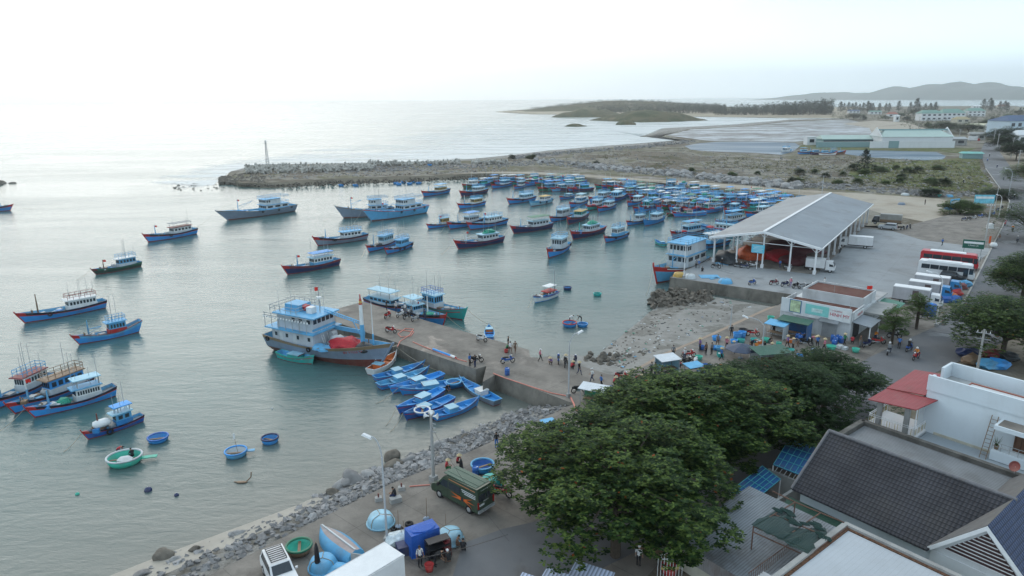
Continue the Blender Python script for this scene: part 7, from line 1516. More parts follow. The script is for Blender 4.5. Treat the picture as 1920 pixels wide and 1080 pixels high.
for px, py, rz, c, lb in [
 (727, 596, 1.2, 'red', 'red motorbike at the pier head, first of the parked row'), (751, 594, 1.0, 'white', 'pale motorbike in the row beside the pier-head boats'), (763, 597, 1.1, 'black', 'black motorbike in the row beside the pier-head boats'), (779, 601, 1.0, 'silver', 'silver motorbike last in the row at the pier head'),
 (733, 624, -.4, 'red', 'red motorbike beside the coiled hose on the pier'), (903, 640, -.6, 'white', 'white motorbike near the small skiff at the pier edge'), (893, 680, .2, 'black', 'black motorbike behind the two men on the pier'), (952, 681, .3, 'blue', 'blue motorbike standing above the blue barrel'),
 (1047, 680, 1.5, 'blue', 'blue motorbike by the pier lamp, nearest the water'), (1060, 686, 1.4, 'black', 'black motorbike with a seated rider by the pier lamp'), (1078, 682, 1.3, 'navy', 'navy motorbike beyond the pier lamp'), (1086, 737, .1, 'black', 'black motorbike at the foot of the pier lamp'),
 (1166, 712, -.3, 'red', 'red motorbike mirrored in a puddle at the pier root'), (1226, 724, -.5, 'navy', 'navy motorbike with a blue crate near the white stall'), (1291, 670, .1, 'red', 'red motorbike behind the white roofed stall'), (1287, 684, .3, 'black', 'black motorbike behind the white roofed stall'),
 (1411, 630, -.2, 'red', 'red motorbike beside the tall blue tubs'), (1510, 647, -.6, 'black', 'black motorbike loaded with barrels before the shop'), (1646, 645, -.2, 'red', 'bright red motorbike on the shop pavement'), (1625, 650, .5, 'navy', 'dark motorbike beside the pavement edge at the trees'), (1676, 634, -.3, 'black', 'black motorbike under the shop awning'), (1690, 628, -.3, 'black', 'black scooter under the shop awning'), (1733, 598, -.1, 'black', 'black motorbike near the blue tank'),
 (941, 930, -.5, 'red', 'red scooter with purple bags under the big tree edge'),
 (1342, 503, -.4, 'black', 'black motorbike at the yard edge beside the green net'), (1384, 501, -.5, 'black', 'black motorbike first of the group before the hall'), (1396, 503, -.4, 'navy', 'navy motorbike second of the group before the hall'), (1402, 499, -.3, 'black', 'black motorbike behind the white scooter'), (1413, 501, -.1, 'white', 'white scooter before the hall'), (1478, 506, .1, 'silver', 'silver motorbike lying low by the second hall post'),
 (1410, 534, .5, 'blue', 'blue motorbike standing on the yard edge'), (1451, 534, .2, 'maroon', 'maroon scooter on the yard edge'), (1472, 537, .3, 'navy', 'navy scooter beside the woman in pink'), (1492, 540, .5, 'black', 'first black motorbike of the row by the wall building'), (1504, 541, .4, 'silver', 'grey motorbike of the row by the wall building'), (1518, 541, .4, 'black', 'last black motorbike of the row by the wall building'), (1575, 474, 1.0, 'black', 'black scooter beside the hall column'),
 (1692, 431, .5, 'black', 'black motorbike in the knot beside the silver car'), (1700, 430, .9, 'navy', 'navy motorbike in the knot beside the silver car'), (1706, 428, 1.2, 'black', 'tall loaded motorbike in the knot beside the silver car'),
 (1807, 414, .3, 'navy', 'navy motorbike in front of the billboard'), (1816, 413, .4, 'black', 'black motorbike in front of the billboard'), (1826, 411, .3, 'silver', 'silver motorbike under the beach shrub'), (1838, 408, .2, 'blue', 'blue motorbike under the beach shrub'), (1846, 407, .2, 'black', 'black motorbike at the shrub end'), (1862, 404, .5, 'blue', 'blue motorbike by the road verge'), (1870, 396, .6, 'navy', 'navy motorbike by the road verge'), (1878, 392, .6, 'black', 'black motorbike by the road verge'), (1891, 399, .9, 'maroon', 'maroon motorbike stopped on the road edge'), (1896, 392, .9, 'black', 'black motorbike stopped on the road edge')]:
    moto(px, py, rz, c, lb, 2.0)
rdir = lambda i: hd(rl[i], rl[i + 1])
for px, py, rz, c, top, lb, z in [(1884, 423, rdir(4) + pi, 'red', 'pink', 'pink topped rider', 2.01), (1898, 434, rdir(4) + pi, 'black', 'orange', 'orange topped rider', 2.01), (1704, 658, rdir(1), 'blue', 'black', 'rider in black carrying blue boxes', 2.01), (1666, 664, rdir(1) + .2, 'silver', 'grey', 'rider in grey near the big trees', 2.01), (1717, 674, rdir(1) + pi, 'red', 'orange', 'rider in yellow and orange', 2.01),
   (1855, 294, rdir(9), 'black', 'black', 'far rider in black at the road bend', 2.01), (1851, 303, rdir(8), 'blue', 'blue', 'far rider in blue at the road bend', 2.01), (1869, 315, rdir(8), 'navy', 'navy', 'far rider in navy', 2.01), (1881, 338, rdir(7), 'black', 'grey', 'far rider in grey', 2.01), (1901, 374, rdir(6), 'black', 'black', 'rider in black by the lamp post', 2.01), (1907, 455, rdir(4), 'black', 'grey', 'rider in grey below the orange topped one', 2.01), (1806, 344, 1.0, 'black', 'black', 'rider in black stopped on the grass', LZ + .05)]:
    moto(px, py, rz, c, 'motorbike ridden by the ' + lb, z, group='motorbikes on the road')
    p = G(px, py, z); person(0, 0, 'ride', rz, top, 'navy', lb + ' on a motorbike', at=(p.x - .15 * cos(rz), p.y - .15 * sin(rz), z + .05), hat='helmet', group='riders on the road')
p_ = G(717, 0 + 700, 2)
W = [(931, 840, 'stand', 1.9, 'black', 'blue', 'man in black shirt and blue shorts with hands behind back', None), (836, 885, 'sit', .2, 'red', 'green', 'woman in red with wide straw hat seated by the lamp pole', 'cone'), (858, 874, 'sit', -.6, 'red', 'black', 'woman in dark red with straw hat seated by the rocks', 'cone'), (742, 938, 'sit', 2.9, 'black', 'navy', 'person in black seated on a white block above the rocks', None), (935, 912, 'sit', -.4, 'brown', 'black', 'person in a brown hood seated by the turquoise basket', None),
 (881, 687, 'stand', -.5, 'blue', 'black', 'man in a blue jacket standing on the pier', None), (891, 689, 'stand', 2.6, 'black', 'navy', 'man in black beside the blue jacketed one', None), (966, 662, 'walk', 1.2, 'brown', 'brown', 'woman in ochre at the pier edge', None), (957, 663, 'walk', 2.0, 'white', 'brown', 'person in white top at the pier edge', None), (953, 653, 'stand', 0, 'black', 'black', 'person in black behind the red bucket', None), (949, 657, 'squat', 0, 'green', 'black', 'squatting person in green at the red bucket', None), (1013, 678, 'walk', 0, 'pink', 'black', 'woman in pink with white hat walking the pier', 'cap'), (1086, 703, 'walk', -.8, 'black', 'navy', 'man in dark blue walking past the pier lamp', 'cone'), (1127, 728, 'walk', .1, 'blue', 'black', 'person in blue striding at the pier root', None), (1071, 692, 'squat', .5, 'red', 'black', 'squatting person in red by the pier lamp', 'cone'), (1058, 683, 'sit', .5, 'black', 'black', 'person in black with straw hat seated on a motorbike', 'cone'), (1192, 722, 'bend', 0, 'red', 'black', 'person in red bending at the puddle', 'cone'),
 (725, 582, 'stand', 0, 'black', 'black', 'man in black standing tall at the pier head', None), (743, 585, 'stand', -1, 'white', 'navy', 'man in white at the pier head', 'cap'), (760, 588, 'stand', 1, 'white', 'grey', 'man in pale shirt at the pier head', None), (772, 593, 'stand', 2, 'grey', 'black', 'man in grey at the pier head', None), (797, 600, 'stand', 2, 'navy', 'navy', 'man in navy by the white mast at the pier head', None),
 (1305, 503, 'stand', 1, 'grey', 'black', 'man in grey at the yard edge beside the big boat', None), (1310, 503, 'stand', 1, 'blue', 'grey', 'man in light blue at the yard edge beside the big boat', 'cap'), (1316, 510, 'squat', 1, 'black', 'black', 'squatting person in black at the yard edge', None), (1353, 500, 'walk', 1.5, 'black', 'black', 'person in black walking past the blue tarpaulin', 'cap'), (1462, 503, 'stand', .5, 'blue', 'navy', 'person in blue at the second hall post', None), (1491, 497, 'sit', 2, 'red', 'black', 'person in red seated under the hall roof', 'cap'), (1482, 538, 'walk', .4, 'pink', 'maroon' if 0 else 'purple', 'woman in pink with a white hat on the yard edge', 'cap'), (1766, 461, 'walk', .2, 'blue', 'black', 'man in a blue jacket crossing the empty yard', None), (1545, 538, 'stand', .4, 'white', 'grey', 'person in white behind the wall building', None), (1734, 384, 'stand', 0, 'black', 'black', 'lone person in black on the sand', None), (1861, 428, 'stand', .5, 'black', 'black', 'person in black beside the white kerbside box', None), (1873, 453, 'walk', -2, 'brown', 'grey', 'pedestrian in brown at the kerb', None),
 (1685, 654, 'stand', 1.0, 'blue', 'black', 'person in blue carrying a blue drum on the road', None), (1521, 645, 'bend', -1, 'pink', 'black', 'woman in pink and straw hat bending at the barrels', 'cone'), (1486, 657, 'stand', 0, 'grey', 'black', 'woman in grey with a straw hat by the green tub', 'cone'), (1597, 646, 'sit', 1, 'red', 'black', 'person seated in front of the shop shutter', None), (1371, 631, 'stand', 1.5, 'black', 'black', 'person in black at the top of the paved slope', None), (1323, 665, 'stand', -1, 'brown', 'black', 'person in brown among the tubs', None), (1334, 665, 'stand', 2.2, 'grey', 'black', 'person in grey among the tubs', None), (1409, 652, 'bend', -1, 'navy', 'black', 'person in navy bending over basins', None), (1442, 643, 'squat', -1, 'black', 'grey', 'squatting person in black beside orange crate', None), (1221, 703, 'stand', .5, 'grey', 'black', 'person in grey at the white roofed stall', None), (1228, 704, 'stand', 2.5, 'brown', 'navy', 'person in brown at the white roofed stall', None), (1262, 670, 'stand', 1, 'grey', 'black', 'person in grey behind the white roofed stall', None), (1302, 690, 'bend', 1, 'white', 'black', 'person with a white hat at the blue table', 'cap'), (1450, 627, 'stand', 1, 'black', 'black', 'person in black by the blue stall', None),
 (868, 1040, 'sit', 1.5, 'black', 'black', 'person in black seated among tackle beside the blue tarpaulin', None), (856, 1030, 'sit', 0, 'brown', 'brown', 'person in olive seated beside the upturned basket', None), (816, 1062, 'bend', 0, 'black', 'black', 'person in black bending over a red bucket', None), (788, 1062, 'stand', -1, 'white', 'black', 'person in white and black stripes beside the box truck', None), (842, 1062, 'sit', 2, 'black', 'brown', 'person in black seated by the dark rack', 'cap'),
 (1197, 1062, 'stand', 1, 'white', 'black', 'person in white with a white hat under the tree', 'cap'), (1232, 1030, 'sit', 1, 'navy', 'blue', 'vendor in navy seated under the tree', None), (1268, 1048, 'bend', -1, 'grey', 'black', 'shopper in grey bending at the stall table', None)]
for px, py, po, rz, a, b, lb, ht_ in W: person(px, py, po, rz, a, b, lb, 2.0, ht_)
person(250, 862, 'sit', 2.5, 'black', 'black', 'man in black seated in the turquoise basket boat', z=.05)
person(222, 858, 'bend', 0, 'red', 'navy', 'man in red bending in the turquoise basket boat', z=-.2)
person(1068, 606, 'bend', .2, 'white', 'grey', 'man in white bending in the red rimmed basket boat', z=.0)
person(1090, 606, 'bend', 3.0, 'black', 'black', 'man in black bending in the low basket boat', z=.0)
person(838, 738, 'bend', -1, 'black', 'black', 'man in black bending in the long skiff', z=.3)
# ================= poles, lamps, far town, clutter =================
polec = mat('pole_concrete', (.34, .34, .33), .85, .1, 1, .4)
galv = mat('galvanised', (.42, .44, .46), .5, .08, 2, .2)
def lamp(px, py, h_, az, label, arm=1.6, m=None, z=2.0, solar=False, head=True, group=None):
    p = G(px, py, z); t = thing('street_lamp', label, 'street lamp', (p.x, p.y, z), az, group); m = m or galv
    MB().cyl((0, 0, 0), (0, 0, h_ * .82), .085, .06, 10).build('pole', m, t)
    pts = [(arm * (k / 6) ** 1.6, 0, h_ * (.82 + .18 * sin(pi / 2 * k / 6))) for k in range(7)]
    MB().tube(pts, .045, 8).build('arm', m, t)
    if head: q = MB(); q.box((0, 0, 0), (.75, .3, .13), 0, top=(.8, .7)); o = q.build('lamp_head', trimw, t, loc=(arm + .3, 0, h_ + .03)); o.rotation_euler = (0, R(-20), 0)
    MB().box((0, 0, .2), (.4, .4, .4)).build('base', polec, t)
    if solar: q = MB(); q.box((0, 0, 0), (.95, .6, .04), 0, 0, rx=R(35)); q.box((0, -.012, .022), (.85, .5, .02), 1, 0, rx=R(35)); sp_ = q.build('solar_panel', [trimw, glassm], t, loc=(.1, -.25, 2.0))
    return t
lamp(726, 1016, 8.2, pi * .93, 'tall pale street lamp with a small solar panel between the upturned boats', arm=.7, solar=True)
lamp(1066, 744, 7.0, .5, 'street lamp with two arms standing at the pier root', arm=1.0)
lamp(1427, 676, 5.2, 2.7, 'street lamp with long bent arm in the fish market', arm=1.9); lamp(1754, 612, 7.6, 2.9, 'tall white street lamp with curved arm beside the shop', arm=1.5, m=trimw)
lamp(1864, 398, 8, 2.8, 'lamp post by the billboards, first along the far kerb', group='lamps along the road'); lamp(1890, 372, 9, 2.8, 'lamp post at the road bend, second along the far kerb', group='lamps along the road'); lamp(1872, 410, 6, 2.5, 'thin lamp post beside the white kerbside box', arm=.8, m=trimw); lamp(1369, 618, 3.4, 0, 'short bare post at the top of the paved slope', arm=.01, head=False); lamp(1540, 372, 7.0, 0, 'thin pole rising behind the hall roof', arm=.01, head=False)
lamp(1361, 520, 5.6, 0, 'slim pole at the yard corner beside the big boat', arm=.01, head=False) if 0 else lamp(1282, 521, 6.4, 0, 'slim white pole at the yard corner by the big boat', arm=.01, head=False, m=trimw)
def pole(px, py, h_, label, z=2.0, cross=True, group=None, r=.15):
    p = G(px, py, z); t = thing('utility_pole', label, 'utility pole', (p.x, p.y, z), -.6, group); MB().cyl((0, 0, 0), (0, 0, h_), r, r * .7, 10).build('pole', polec, t)
    if cross:
        for k in range(2): MB().box((0, .15, h_ - .5 - k * .7), (1.5, .08, .09)).build('crossarm', P['steel'], t)
        for k in range(4): MB().cyl((-.6 + .4 * k, .15, h_ - .45), (-.6 + .4 * k, .15, h_ - .2), .05, .03, 6).build('insulator', P['white'], t)
    return p
pp = pole(813, 903, 6.0, 'grey pole carrying white horn loudspeakers behind the green van', cross=False)
sp0 = [o for o in bpy.data.objects if o.name.startswith('utility_pole')][-1]; MB().box((0, 0, .25), (.55, .55, .6)).build('base', polec, sp0)
for a in (.4, 2.2, 3.6): q = MB(); q.lathe([(.05, 0), (.07, .15), (.16, .3), (.27, .4), (.25, .4), (.0, .2)], 14); o = q.build('horn_speaker', P['white'], sp0, True, (.15 * cos(a), .15 * sin(a), 5.9)); o.rotation_euler = (0, R(85), a)
for k in range(3): MB().box((.2, 0, 4.6 + .35 * k), (.5, .06, .06)).build('bracket', P['steel'], sp0)
pts_ = [pole(1832, 695, 5.0, 'concrete utility pole with insulators behind the white house'), ]
for px, py, h_, lb in ((1845, 462, 9, 'concrete utility pole beside the orange flag'), (1905, 330, 10, 'utility pole at the road bend'), (1895, 296, 10, 'utility pole on the far road, nearer'), (1868, 285, 10, 'utility pole on the far road, beyond the first'), (1862, 270, 10, 'utility pole near the blue roofed house'), (1797, 268, 9, 'utility pole beside the white sheds'), (1752, 246, 11, 'utility pole near the villas'), (1722, 240, 11, 'utility pole beyond the white shed')):
    pts_.append(pole(px, py, h_, lb, group=None, r=.16 if py > 400 else .2))
def wire(a, b, sag, nm='cable', lb=None, r=.018):
    q = MB(); a, b = V(a), V(b); q.tube([a.lerp(b, i / 10) - V((0, 0, sag * 4 * (i / 10) * (1 - i / 10))) for i in range(11)], r, 4); o = q.build(nm, P['black']); tag(o, lb, 'cable')
e0 = pts_[0]
for k in range(3): wire(e0 + V((-.3 + .3 * k, 0, 4.8 - k * .2)), G(1990, 560 + 14 * k, 9), .5, lb='overhead cable running from the concrete pole past the round tree, number %s from the top' % ('one', 'two', 'three')[k])
wire(e0 + V((0, 0, 4.2)), G(1640, 592, 5.6), .6, lb='slack cable crossing the road from the concrete pole to the shop')
wire(G(952, 1002, 5.4), G(772, 1050, 4.6), .15, lb='black cable crossing the asphalt to the box truck', r=.02); wire(pp + V((0, 0, 5.0)), G(955, 1015, 4.5), .6, lb='thin cable sagging from the loudspeaker pole to the big tree', r=.012)
# tower on the breakwater
p = G(502, 310, 2); tw = thing('lattice_tower', 'slim lattice light tower on the breakwater end', 'tower', (p.x, p.y, 2)); q = MB(); hh = 10.5
for i in range(4): a = pi / 4 + i * pi / 2; q.cyl((.9 * cos(a), .9 * sin(a), 0), (.3 * cos(a), .3 * sin(a), hh), .09, .07, 5)
for k in range(9):
    z0, z1 = hh * k / 9, hh * (k + 1) / 9; r0, r1 = .9 - .6 * k / 9, .9 - .6 * (k + 1) / 9
    for i in range(4): a, b = pi / 4 + i * pi / 2, pi / 4 + (i + 1) * pi / 2; q.cyl((r0 * cos(a), r0 * sin(a), z0), (r1 * cos(b), r1 * sin(b), z1), .05, .05, 4)
q.build('lattice', P['steel'], tw); q = MB(); q.box((0, 0, hh + .1), (1.6, 1.6, .15)); [q.cyl((.75 * x, .75 * y, hh), (.75 * x, .75 * y, hh + 1.1), .04, .04, 4) for x in (-1, 1) for y in (-1, 1)]; q.build('platform', P['steel'], tw); MB().lathe([(.35, 0), (.35, .9), (.2, 1.3), (0, 1.4)], 10, 0, (0, 0, hh + .2)).build('lantern', P['offwhite'], tw)
# ---- far sheds and town ----
pink = mat('far_white_wall', (.62, .64, .65), .9, .05, .05, .3, (.45, .45, .44)); greenr = mat('pale_green_roof', (.40, .50, .46), .7, .05, .05, .3, (.3, .36, .33)); tealw = mat('teal_wall', (.20, .31, .32), .8, .08, .05)
def farhouse(px, py, w, d, h_, rz, label, wall, roof, rh=2.0, nwin=4, cat='house', name='house', flat=False, z=LZ, storeys=1):
    p = G(px, py, z); t = thing(name, label, cat, (p.x, p.y, z), rz)
    MB().box((0, 0, h_ / 2), (w, d, h_)).build('wall', wall, t)
    q = MB()
    if flat: q.box((0, 0, h_ + .2), (w + .4, d + .4, .4))
    else: q.add([(-w / 2 - .6, -d / 2 - .6, h_), (w / 2 + .6, -d / 2 - .6, h_), (w / 2 + .6, d / 2 + .6, h_), (-w / 2 - .6, d / 2 + .6, h_), (-w / 2 + (d * .3 if rh > 2.2 else 0), 0, h_ + rh), (w / 2 - (d * .3 if rh > 2.2 else 0), 0, h_ + rh)], [(0, 1, 5, 4), (2, 3, 4, 5), (1, 2, 5), (3, 0, 4), (3, 2, 1, 0)])
    q.build('roof', roof, t)
    for s in range(storeys):
        for i in range(nwin): MB().box((-w / 2 + w * (i + .5) / nwin, -d / 2 - .03, h_ * (s + .55) / storeys), (w / nwin * .5, .1, h_ / storeys * .42)).build('window', glassm, t)
    return t
f1 = farhouse(1705, 275, 42, 17, 6.5, -.06, 'long white shed with pale green ridged roof beside the channel', pink, greenr, 4.2, 0, 'shed', 'warehouse'); MB().box((0, -3.5, 7.6), (40, .4, .9)).build('clerestory', glassm, f1); MB().box((0, 0, 10.4), (42, 2.6, .8)).build('ridge_vent', tealw, f1)
for x in (-21.2, 21.2): q = MB(); q.add([(x - .2, -8.8, 6.4), (x - .2, 8.8, 6.4), (x - .2, 0, 12), (x + .2, -8.8, 6.4), (x + .2, 8.8, 6.4), (x + .2, 0, 12)], [(0, 1, 2), (5, 4, 3), (0, 3, 4, 1), (1, 4, 5, 2), (2, 5, 3, 0)]); q.build('gable_wall', pink, f1)
p = G(1700, 277.2, LZ)
w1 = thing('boundary_wall', 'white yard wall before the long green roofed shed', 'wall', (p.x, p.y, LZ), -.06); MB().box((2, -2, 2), (50, .4, 4)).build('panel', pink, w1); MB().box((-9, -2.25, 2.2), (6, .2, 4.2)).build('gate', tealw, w1); MB().box((2, -2, 4.05), (50.2, .5, .12)).build('coping', trimw, w1)
f2 = farhouse(1586, 273.5, 34, 11, 4.6, -.04, 'lower green walled shed with pale green roof beside the white one', tealw, greenr, 2.2, 0, 'shed', 'warehouse'); MB().box((0, -5.8, 3.4), (33, .2, 1.0)).build('opening', glassm, f2)
farhouse(1518, 271.5, 6, 6, 5.0, 0, 'small white cube hut at the end of the green shed', pink, pink, 0, 1, flat=True)
p = G(1600, 276.3, LZ); w2 = thing('boundary_wall', 'green yard wall before the lower shed', 'wall', (p.x, p.y, LZ), -.04); MB().box((-4, 0, 1.7), (38, .3, 3.4)).build('panel', tealw, w2); MB().box((-4, 0, 3.45), (38.2, .4, .12)).build('coping', trimw, w2)
grn = mat('villa_roof', (.16, .28, .24), .7, .1, .05); gnt = mat('blue_sheet_roof', (.05, .09, .17), .6, .1, .05); redr = mat('red_tile_far', (.32, .12, .09), .7, .15, .05)
for px, py, w, d, h_, rz, lb, wl, rf_, rh, st in ((1780, 225, 30, 16, 9, .05, 'white two-storey villa with a green hipped roof, broadest on the far shore', pink, grn, 5, 2), (1740, 226, 26, 14, 9, 0, 'white two-storey villa half hidden by trees', pink, grn, 4, 2), (1825, 218, 26, 14, 8, 0, 'white villa with green roof beside the casuarinas', pink, grn, 4, 2), (1800, 230, 16, 10, 4, .1, 'low yellow villa with hipped roof', cwall, mat('ochre_roof', (.36, .30, .18), .8, .1, .05), 3, 1), (1672, 219, 14, 8, 4, 0, 'small red roofed house on the far track', pink, redr, 3, 1), (1905, 256, 36, 20, 12, .2, 'tall blue roofed white building at the road end', mat('pale_blue_wall', (.45, .55, .62), .9, .05, .05), gnt, 4, 2), (1915, 270, 16, 9, 6, .2, 'white gabled house below the blue roofed building', pink, pink, 3, 1), (1905, 232, 30, 14, 8, .1, 'grey flat roofed block behind the far road', mat('far_grey', (.34, .34, .33), .9), greyw, 0, 1), (1840, 245, 24, 10, 5, -.1, 'cream roofed low building at the road end', cwall, mat('cream_roof', (.52, .50, .36), .8), 1.5, 1), (1862, 250, 9, 9, 7, .2, 'narrow white gabled house at the road end, first', pink, P['steel'], 3, 1), (1873, 250, 9, 9, 7, .2, 'narrow white gabled house at the road end, second', pink, P['steel'], 3, 1), (1830, 203, 20, 10, 5, 0, 'small white hut by the far beach', pink, pink, 2, 1), (1880, 203, 26, 10, 5, 0, 'brown roofed hut on the far beach', cwall, redr, 4, 1), (1915, 208, 20, 12, 8, 0, 'pale house at the far edge of the town', cwall, P['steel'], 2, 1), (1600, 212, 20, 8, 4, 0, 'low blue roofed shed beyond the sandy track', pink, gnt, 2, 1), (1640, 214, 20, 8, 4, 0, 'low green roofed shed beyond the sandy track', pink, grn, 2, 1), (1680, 228, 5, 5, 7, 0, 'slender white hut by the sandy track', pink, pink, 1, 1), (1830, 262, 10, 5, 4, -.3, 'dark roofed hut at the road fork', greyw, greyw, 1.5, 1), (1785, 272, 14, 7, 4, -.1, 'grey tin hut beside the white yard wall', greyw, P['steel'], 1.2, 1), (1820, 297, 9, 5, 2.6, -.3, 'small teal sheet hut on the meadow edge', tealw, paint('teal_sheet', (.15, .42, .38)), .8, 0)):
    farhouse(px, py, w, d, h_, rz, lb, wl, rf_, rh, max(2, w // 6) if w > 9 else 1, flat=rh == 0, storeys=st)
p = G(1826, 264, 2); truck(1826, 265, -.5, 'bright red truck at the road fork', L=7, cab='red', bh=2.6, z=2.0)
# beached boats and sheds by the lagoon
put((1466, 291, 1490, 286), dict(L=14, B=4.4, fb=1.9, hull='white', hull2='white', st='white', rail='white', bow='white', bowred=1.1, bot='offwhite', cabc='white', cabl='white', roof='white', cu=(.3, .7), ch=2.2, top='rail', mast=.8, mh=3), 'white fishing boat drawn up at the lagoon edge', group='boats beached by the lagoon', lod=0)
for px, py, c, lb in ((1512, 289, 'blue', 'blue boat beached by the lagoon, next to the white one'), (1535, 290, 'navy', 'navy boat under a green awning by the lagoon'), (1552, 291, 'white', 'pale boat with green awning by the lagoon'), (1568, 290, 'wood', 'brown wooden hull at the channel mouth')):
    p = G(px, py, LZ); fishing_boat(B_(L=9, B=3, fb=1.3, hull=c, cabc='sky', top='canopy', canc='green' if 'green' in lb else 'sky'), lb, (p.x, p.y, LZ), .1, 'boats beached by the lagoon', 0)
# billboards and signs
def board(px, py, w, h_, leg, rz, label, c, c2, z=LZ, txt=None):
    p = G(px, py, z); t = thing('billboard', label, 'billboard', (p.x, p.y, z), rz); [MB().cyl((x, .1, 0), (x, .1, leg + h_), .08, .08, 6).build('leg', P['steel'], t) for x in (-w * .4, w * .4)]; b = MB().box((0, 0, leg + h_ / 2), (w, .12, h_)).build('panel', c, t); MB().box((0, -.08, leg + h_ * .68), (w * .9, .02, h_ * .25)).build('band', c2, b)
    if txt: lettering(b, txt, h_ * .22, (0, -.1, leg + h_ * .35), (pi / 2, 0, 0), c2)
board(1787, 402, 4.2, 2.6, 1.6, .5, 'blue and white billboard in front of the wide shrub', paint('board_blue', (.12, .38, .62), var=.3, scale=1), P['white']); board(1843, 392, 5.2, 2.4, 1.6, -.15, 'light blue panoramic billboard behind the wide shrub', paint('board_cyan', (.15, .48, .60), var=.3, scale=1), P['white']); board(1822, 478, 3.6, 1.7, 1.3, -.5, 'dark green sign panel behind the red coach', paint('board_green', (.015, .10, .07), dirt=.1), P['white'], 2.0, 'CẢNG CÁ')
p = G(1851, 465, 2); t = thing('flag_banner', 'orange red banner hung at the utility pole', 'banner', p, -.5); MB().cyl((0, 0, 0), (0, 0, 2.6), .03, .03, 6).build('staff', P['steel'], t); q = MB(); q.add([(.05 + .35 * i / 4, .06 * sin(i * 1.4), 1.0 + 1.5 * j) for j in (0, 1) for i in range(5)], [(i, i + 1, 6 + i, 5 + i) for i in range(4)]); q.build('cloth', paint('banner_red', (.6, .10, .02), dirt=0), t)
# ---- quay objects ----
ud = thing('upturned_boat', 'upturned sky blue boat with a scraped pale bottom lying on the quay', 'boat', G(634, 1026, 2), atan2(*(lambda d: (d.y, d.x))(G(600, 1000) - G(665, 1050))))
q = MB(); n = 14
for s in (1, -1):
    vs = []; 
    for i in range(n + 1):
        t_ = i / n; w_ = .95 * (max(0, 1 - max(0, (t_ - .45) / .55) ** 2.4) if t_ > .45 else .75 + .25 * sin(pi / 2 * t_ / .45)); x = -2.35 + 4.7 * t_ * (1)
        vs += [(x, s * w_, .02), (x, s * w_ * .97, .25), (x * .97, s * w_ * .86, .55), (x * .95, s * w_ * .5, .78), (x * .94, 0, .86)]
    fs = []; ms = []
    for i in range(n):
        for j in range(4): a = (i * 5 + j, (i + 1) * 5 + j, (i + 1) * 5 + j + 1, i * 5 + j + 1); fs.append(a if s < 0 else a[::-1]); ms.append(0 if j < 3 else 1)
    q.add(vs, fs, ms); q.add([vs[k] for k in range(5)] + [(vs[k][0], 0, vs[k][2]) for k in range(5)], [(k, k + 1, 6 + k, 5 + k) for k in range(4)], 0)
q.build('hull', [P['sky'], paint('scraped_bottom', (.33, .27, .26), dirt=.7, dirtcol=(.45, .45, .46))], ud, True); MB().box((-.1, 0, .89), (4.2, .1, .1)).build('keel', P['offwhite'], ud)
def tarpstack(px, py, w, d, h_, rz, label, m, name='tarpaulin_stack'):
    p = G(px, py, 2); q = MB(); q.box((0, 0, h_ / 2), (w, d, h_), 0, top=(.96, .94)); q.blob((0, 0, h_), (w * .46, d * .44, .12), 3, .5, 2); o = q.build(name, m); o.location = p; o.rotation_euler.z = rz; return tag(o, label, 'tarpaulin')
tarpstack(793, 1030, 2.2, 1.3, 1.75, .55, 'bright blue tarpaulin covered stack behind the box truck', bl_)
tarpstack(836, 1036, .5, 1.0, 1.2, .5, 'small maroon crate stack beside the blue tarpaulin', P['maroon'])
p = G(822, 1046, 2); rkk = thing('rack', 'black wire rack with tackle in front of the blue tarpaulin', 'rack', p, .5); q = MB(); [q.cyl((x, y, 0), (x, y, 1.5), .03, .03, 5) for x in (-.8, .8) for y in (-.35, .35)]; [q.box((0, 0, z), (1.6, .7, .05)) for z in (.4, 1.0, 1.5)]; q.build('frame', P['black'], rkk); MB().box((0, .3, .8), (1.5, .04, 1.3)).build('mesh_panel', P['dnet'], rkk)
o = MB().blob((0, 0, .3), (1.1, .8, .5), 5, .5, 2, 0, 2).build('tarpaulin_heap', paint('heap_white', (.5, .58, .62), var=.3, scale=3)); o.location = G(752, 1018, 2); tag(o, 'crumpled white and blue sheet heap by the lamp foot', 'tarpaulin'); o = MB().box((0, 0, .35), (1.3, .9, .7), 0, .4).build('cargo_bundle', P['navy']); o.location = G(762, 1035, 2); tag(o, 'dark bundle behind the box truck', 'bundle')
o = MB().blob((0, 0, .2), (.9, .55, .25), 5, .4, 2).build('tarpaulin_heap', P['sky']); o.location = G(630, 1070, 2); tag(o, 'sky blue sheet heap beside the folded parasol', 'tarpaulin')
for k, (px, py, hh) in enumerate(((800, 975, 1.9), (757, 1012, 1.6), (753, 1018, 1.4), (747, 990, 1.5), (836, 1000, 1.6))):
    t = thing('marker_stake', ('thin stake in a stone foot before the van', 'thin stake in a stone foot by the lamp, taller', 'thin stake in a stone foot by the lamp, shorter', 'crooked stake beside the upturned basket boat', 'thin stake beside the blue tarpaulin')[k], 'stake', G(px, py, 2)); MB().cyl((0, 0, 0), (.03, 0, hh), .025, .02, 6).build('rod', P['wood'], t); MB().blob((0, 0, .1), (.28, .24, .16), k, .3, 2).build('stone_foot', P['grey'], t)
for k, (px, py) in enumerate(((767, 984), (748, 994), (741, 993))): o = MB().lathe([(.14, 0), (.3, .02), (.33, .09), (.3, .16), (.14, .16), (.14, 0)], 16).build('old_tyre', rubber, None, True); o.location = G(px, py, 2); tag(o, ('old tyre lying alone before the van', 'old tyre lying beside the crooked stake', 'stone weighted tyre nearest the lamp')[k], 'tyre')
def tag2(o, p, l, c, g=None): o.location = p; return tag(o, l, c, g)
tag2(MB().box((0, 0, .2), (.9, .5, .4), 0, .5).build('stone_block', polec), G(742, 941, 2), 'white block used as a seat above the rocks', 'block'); 
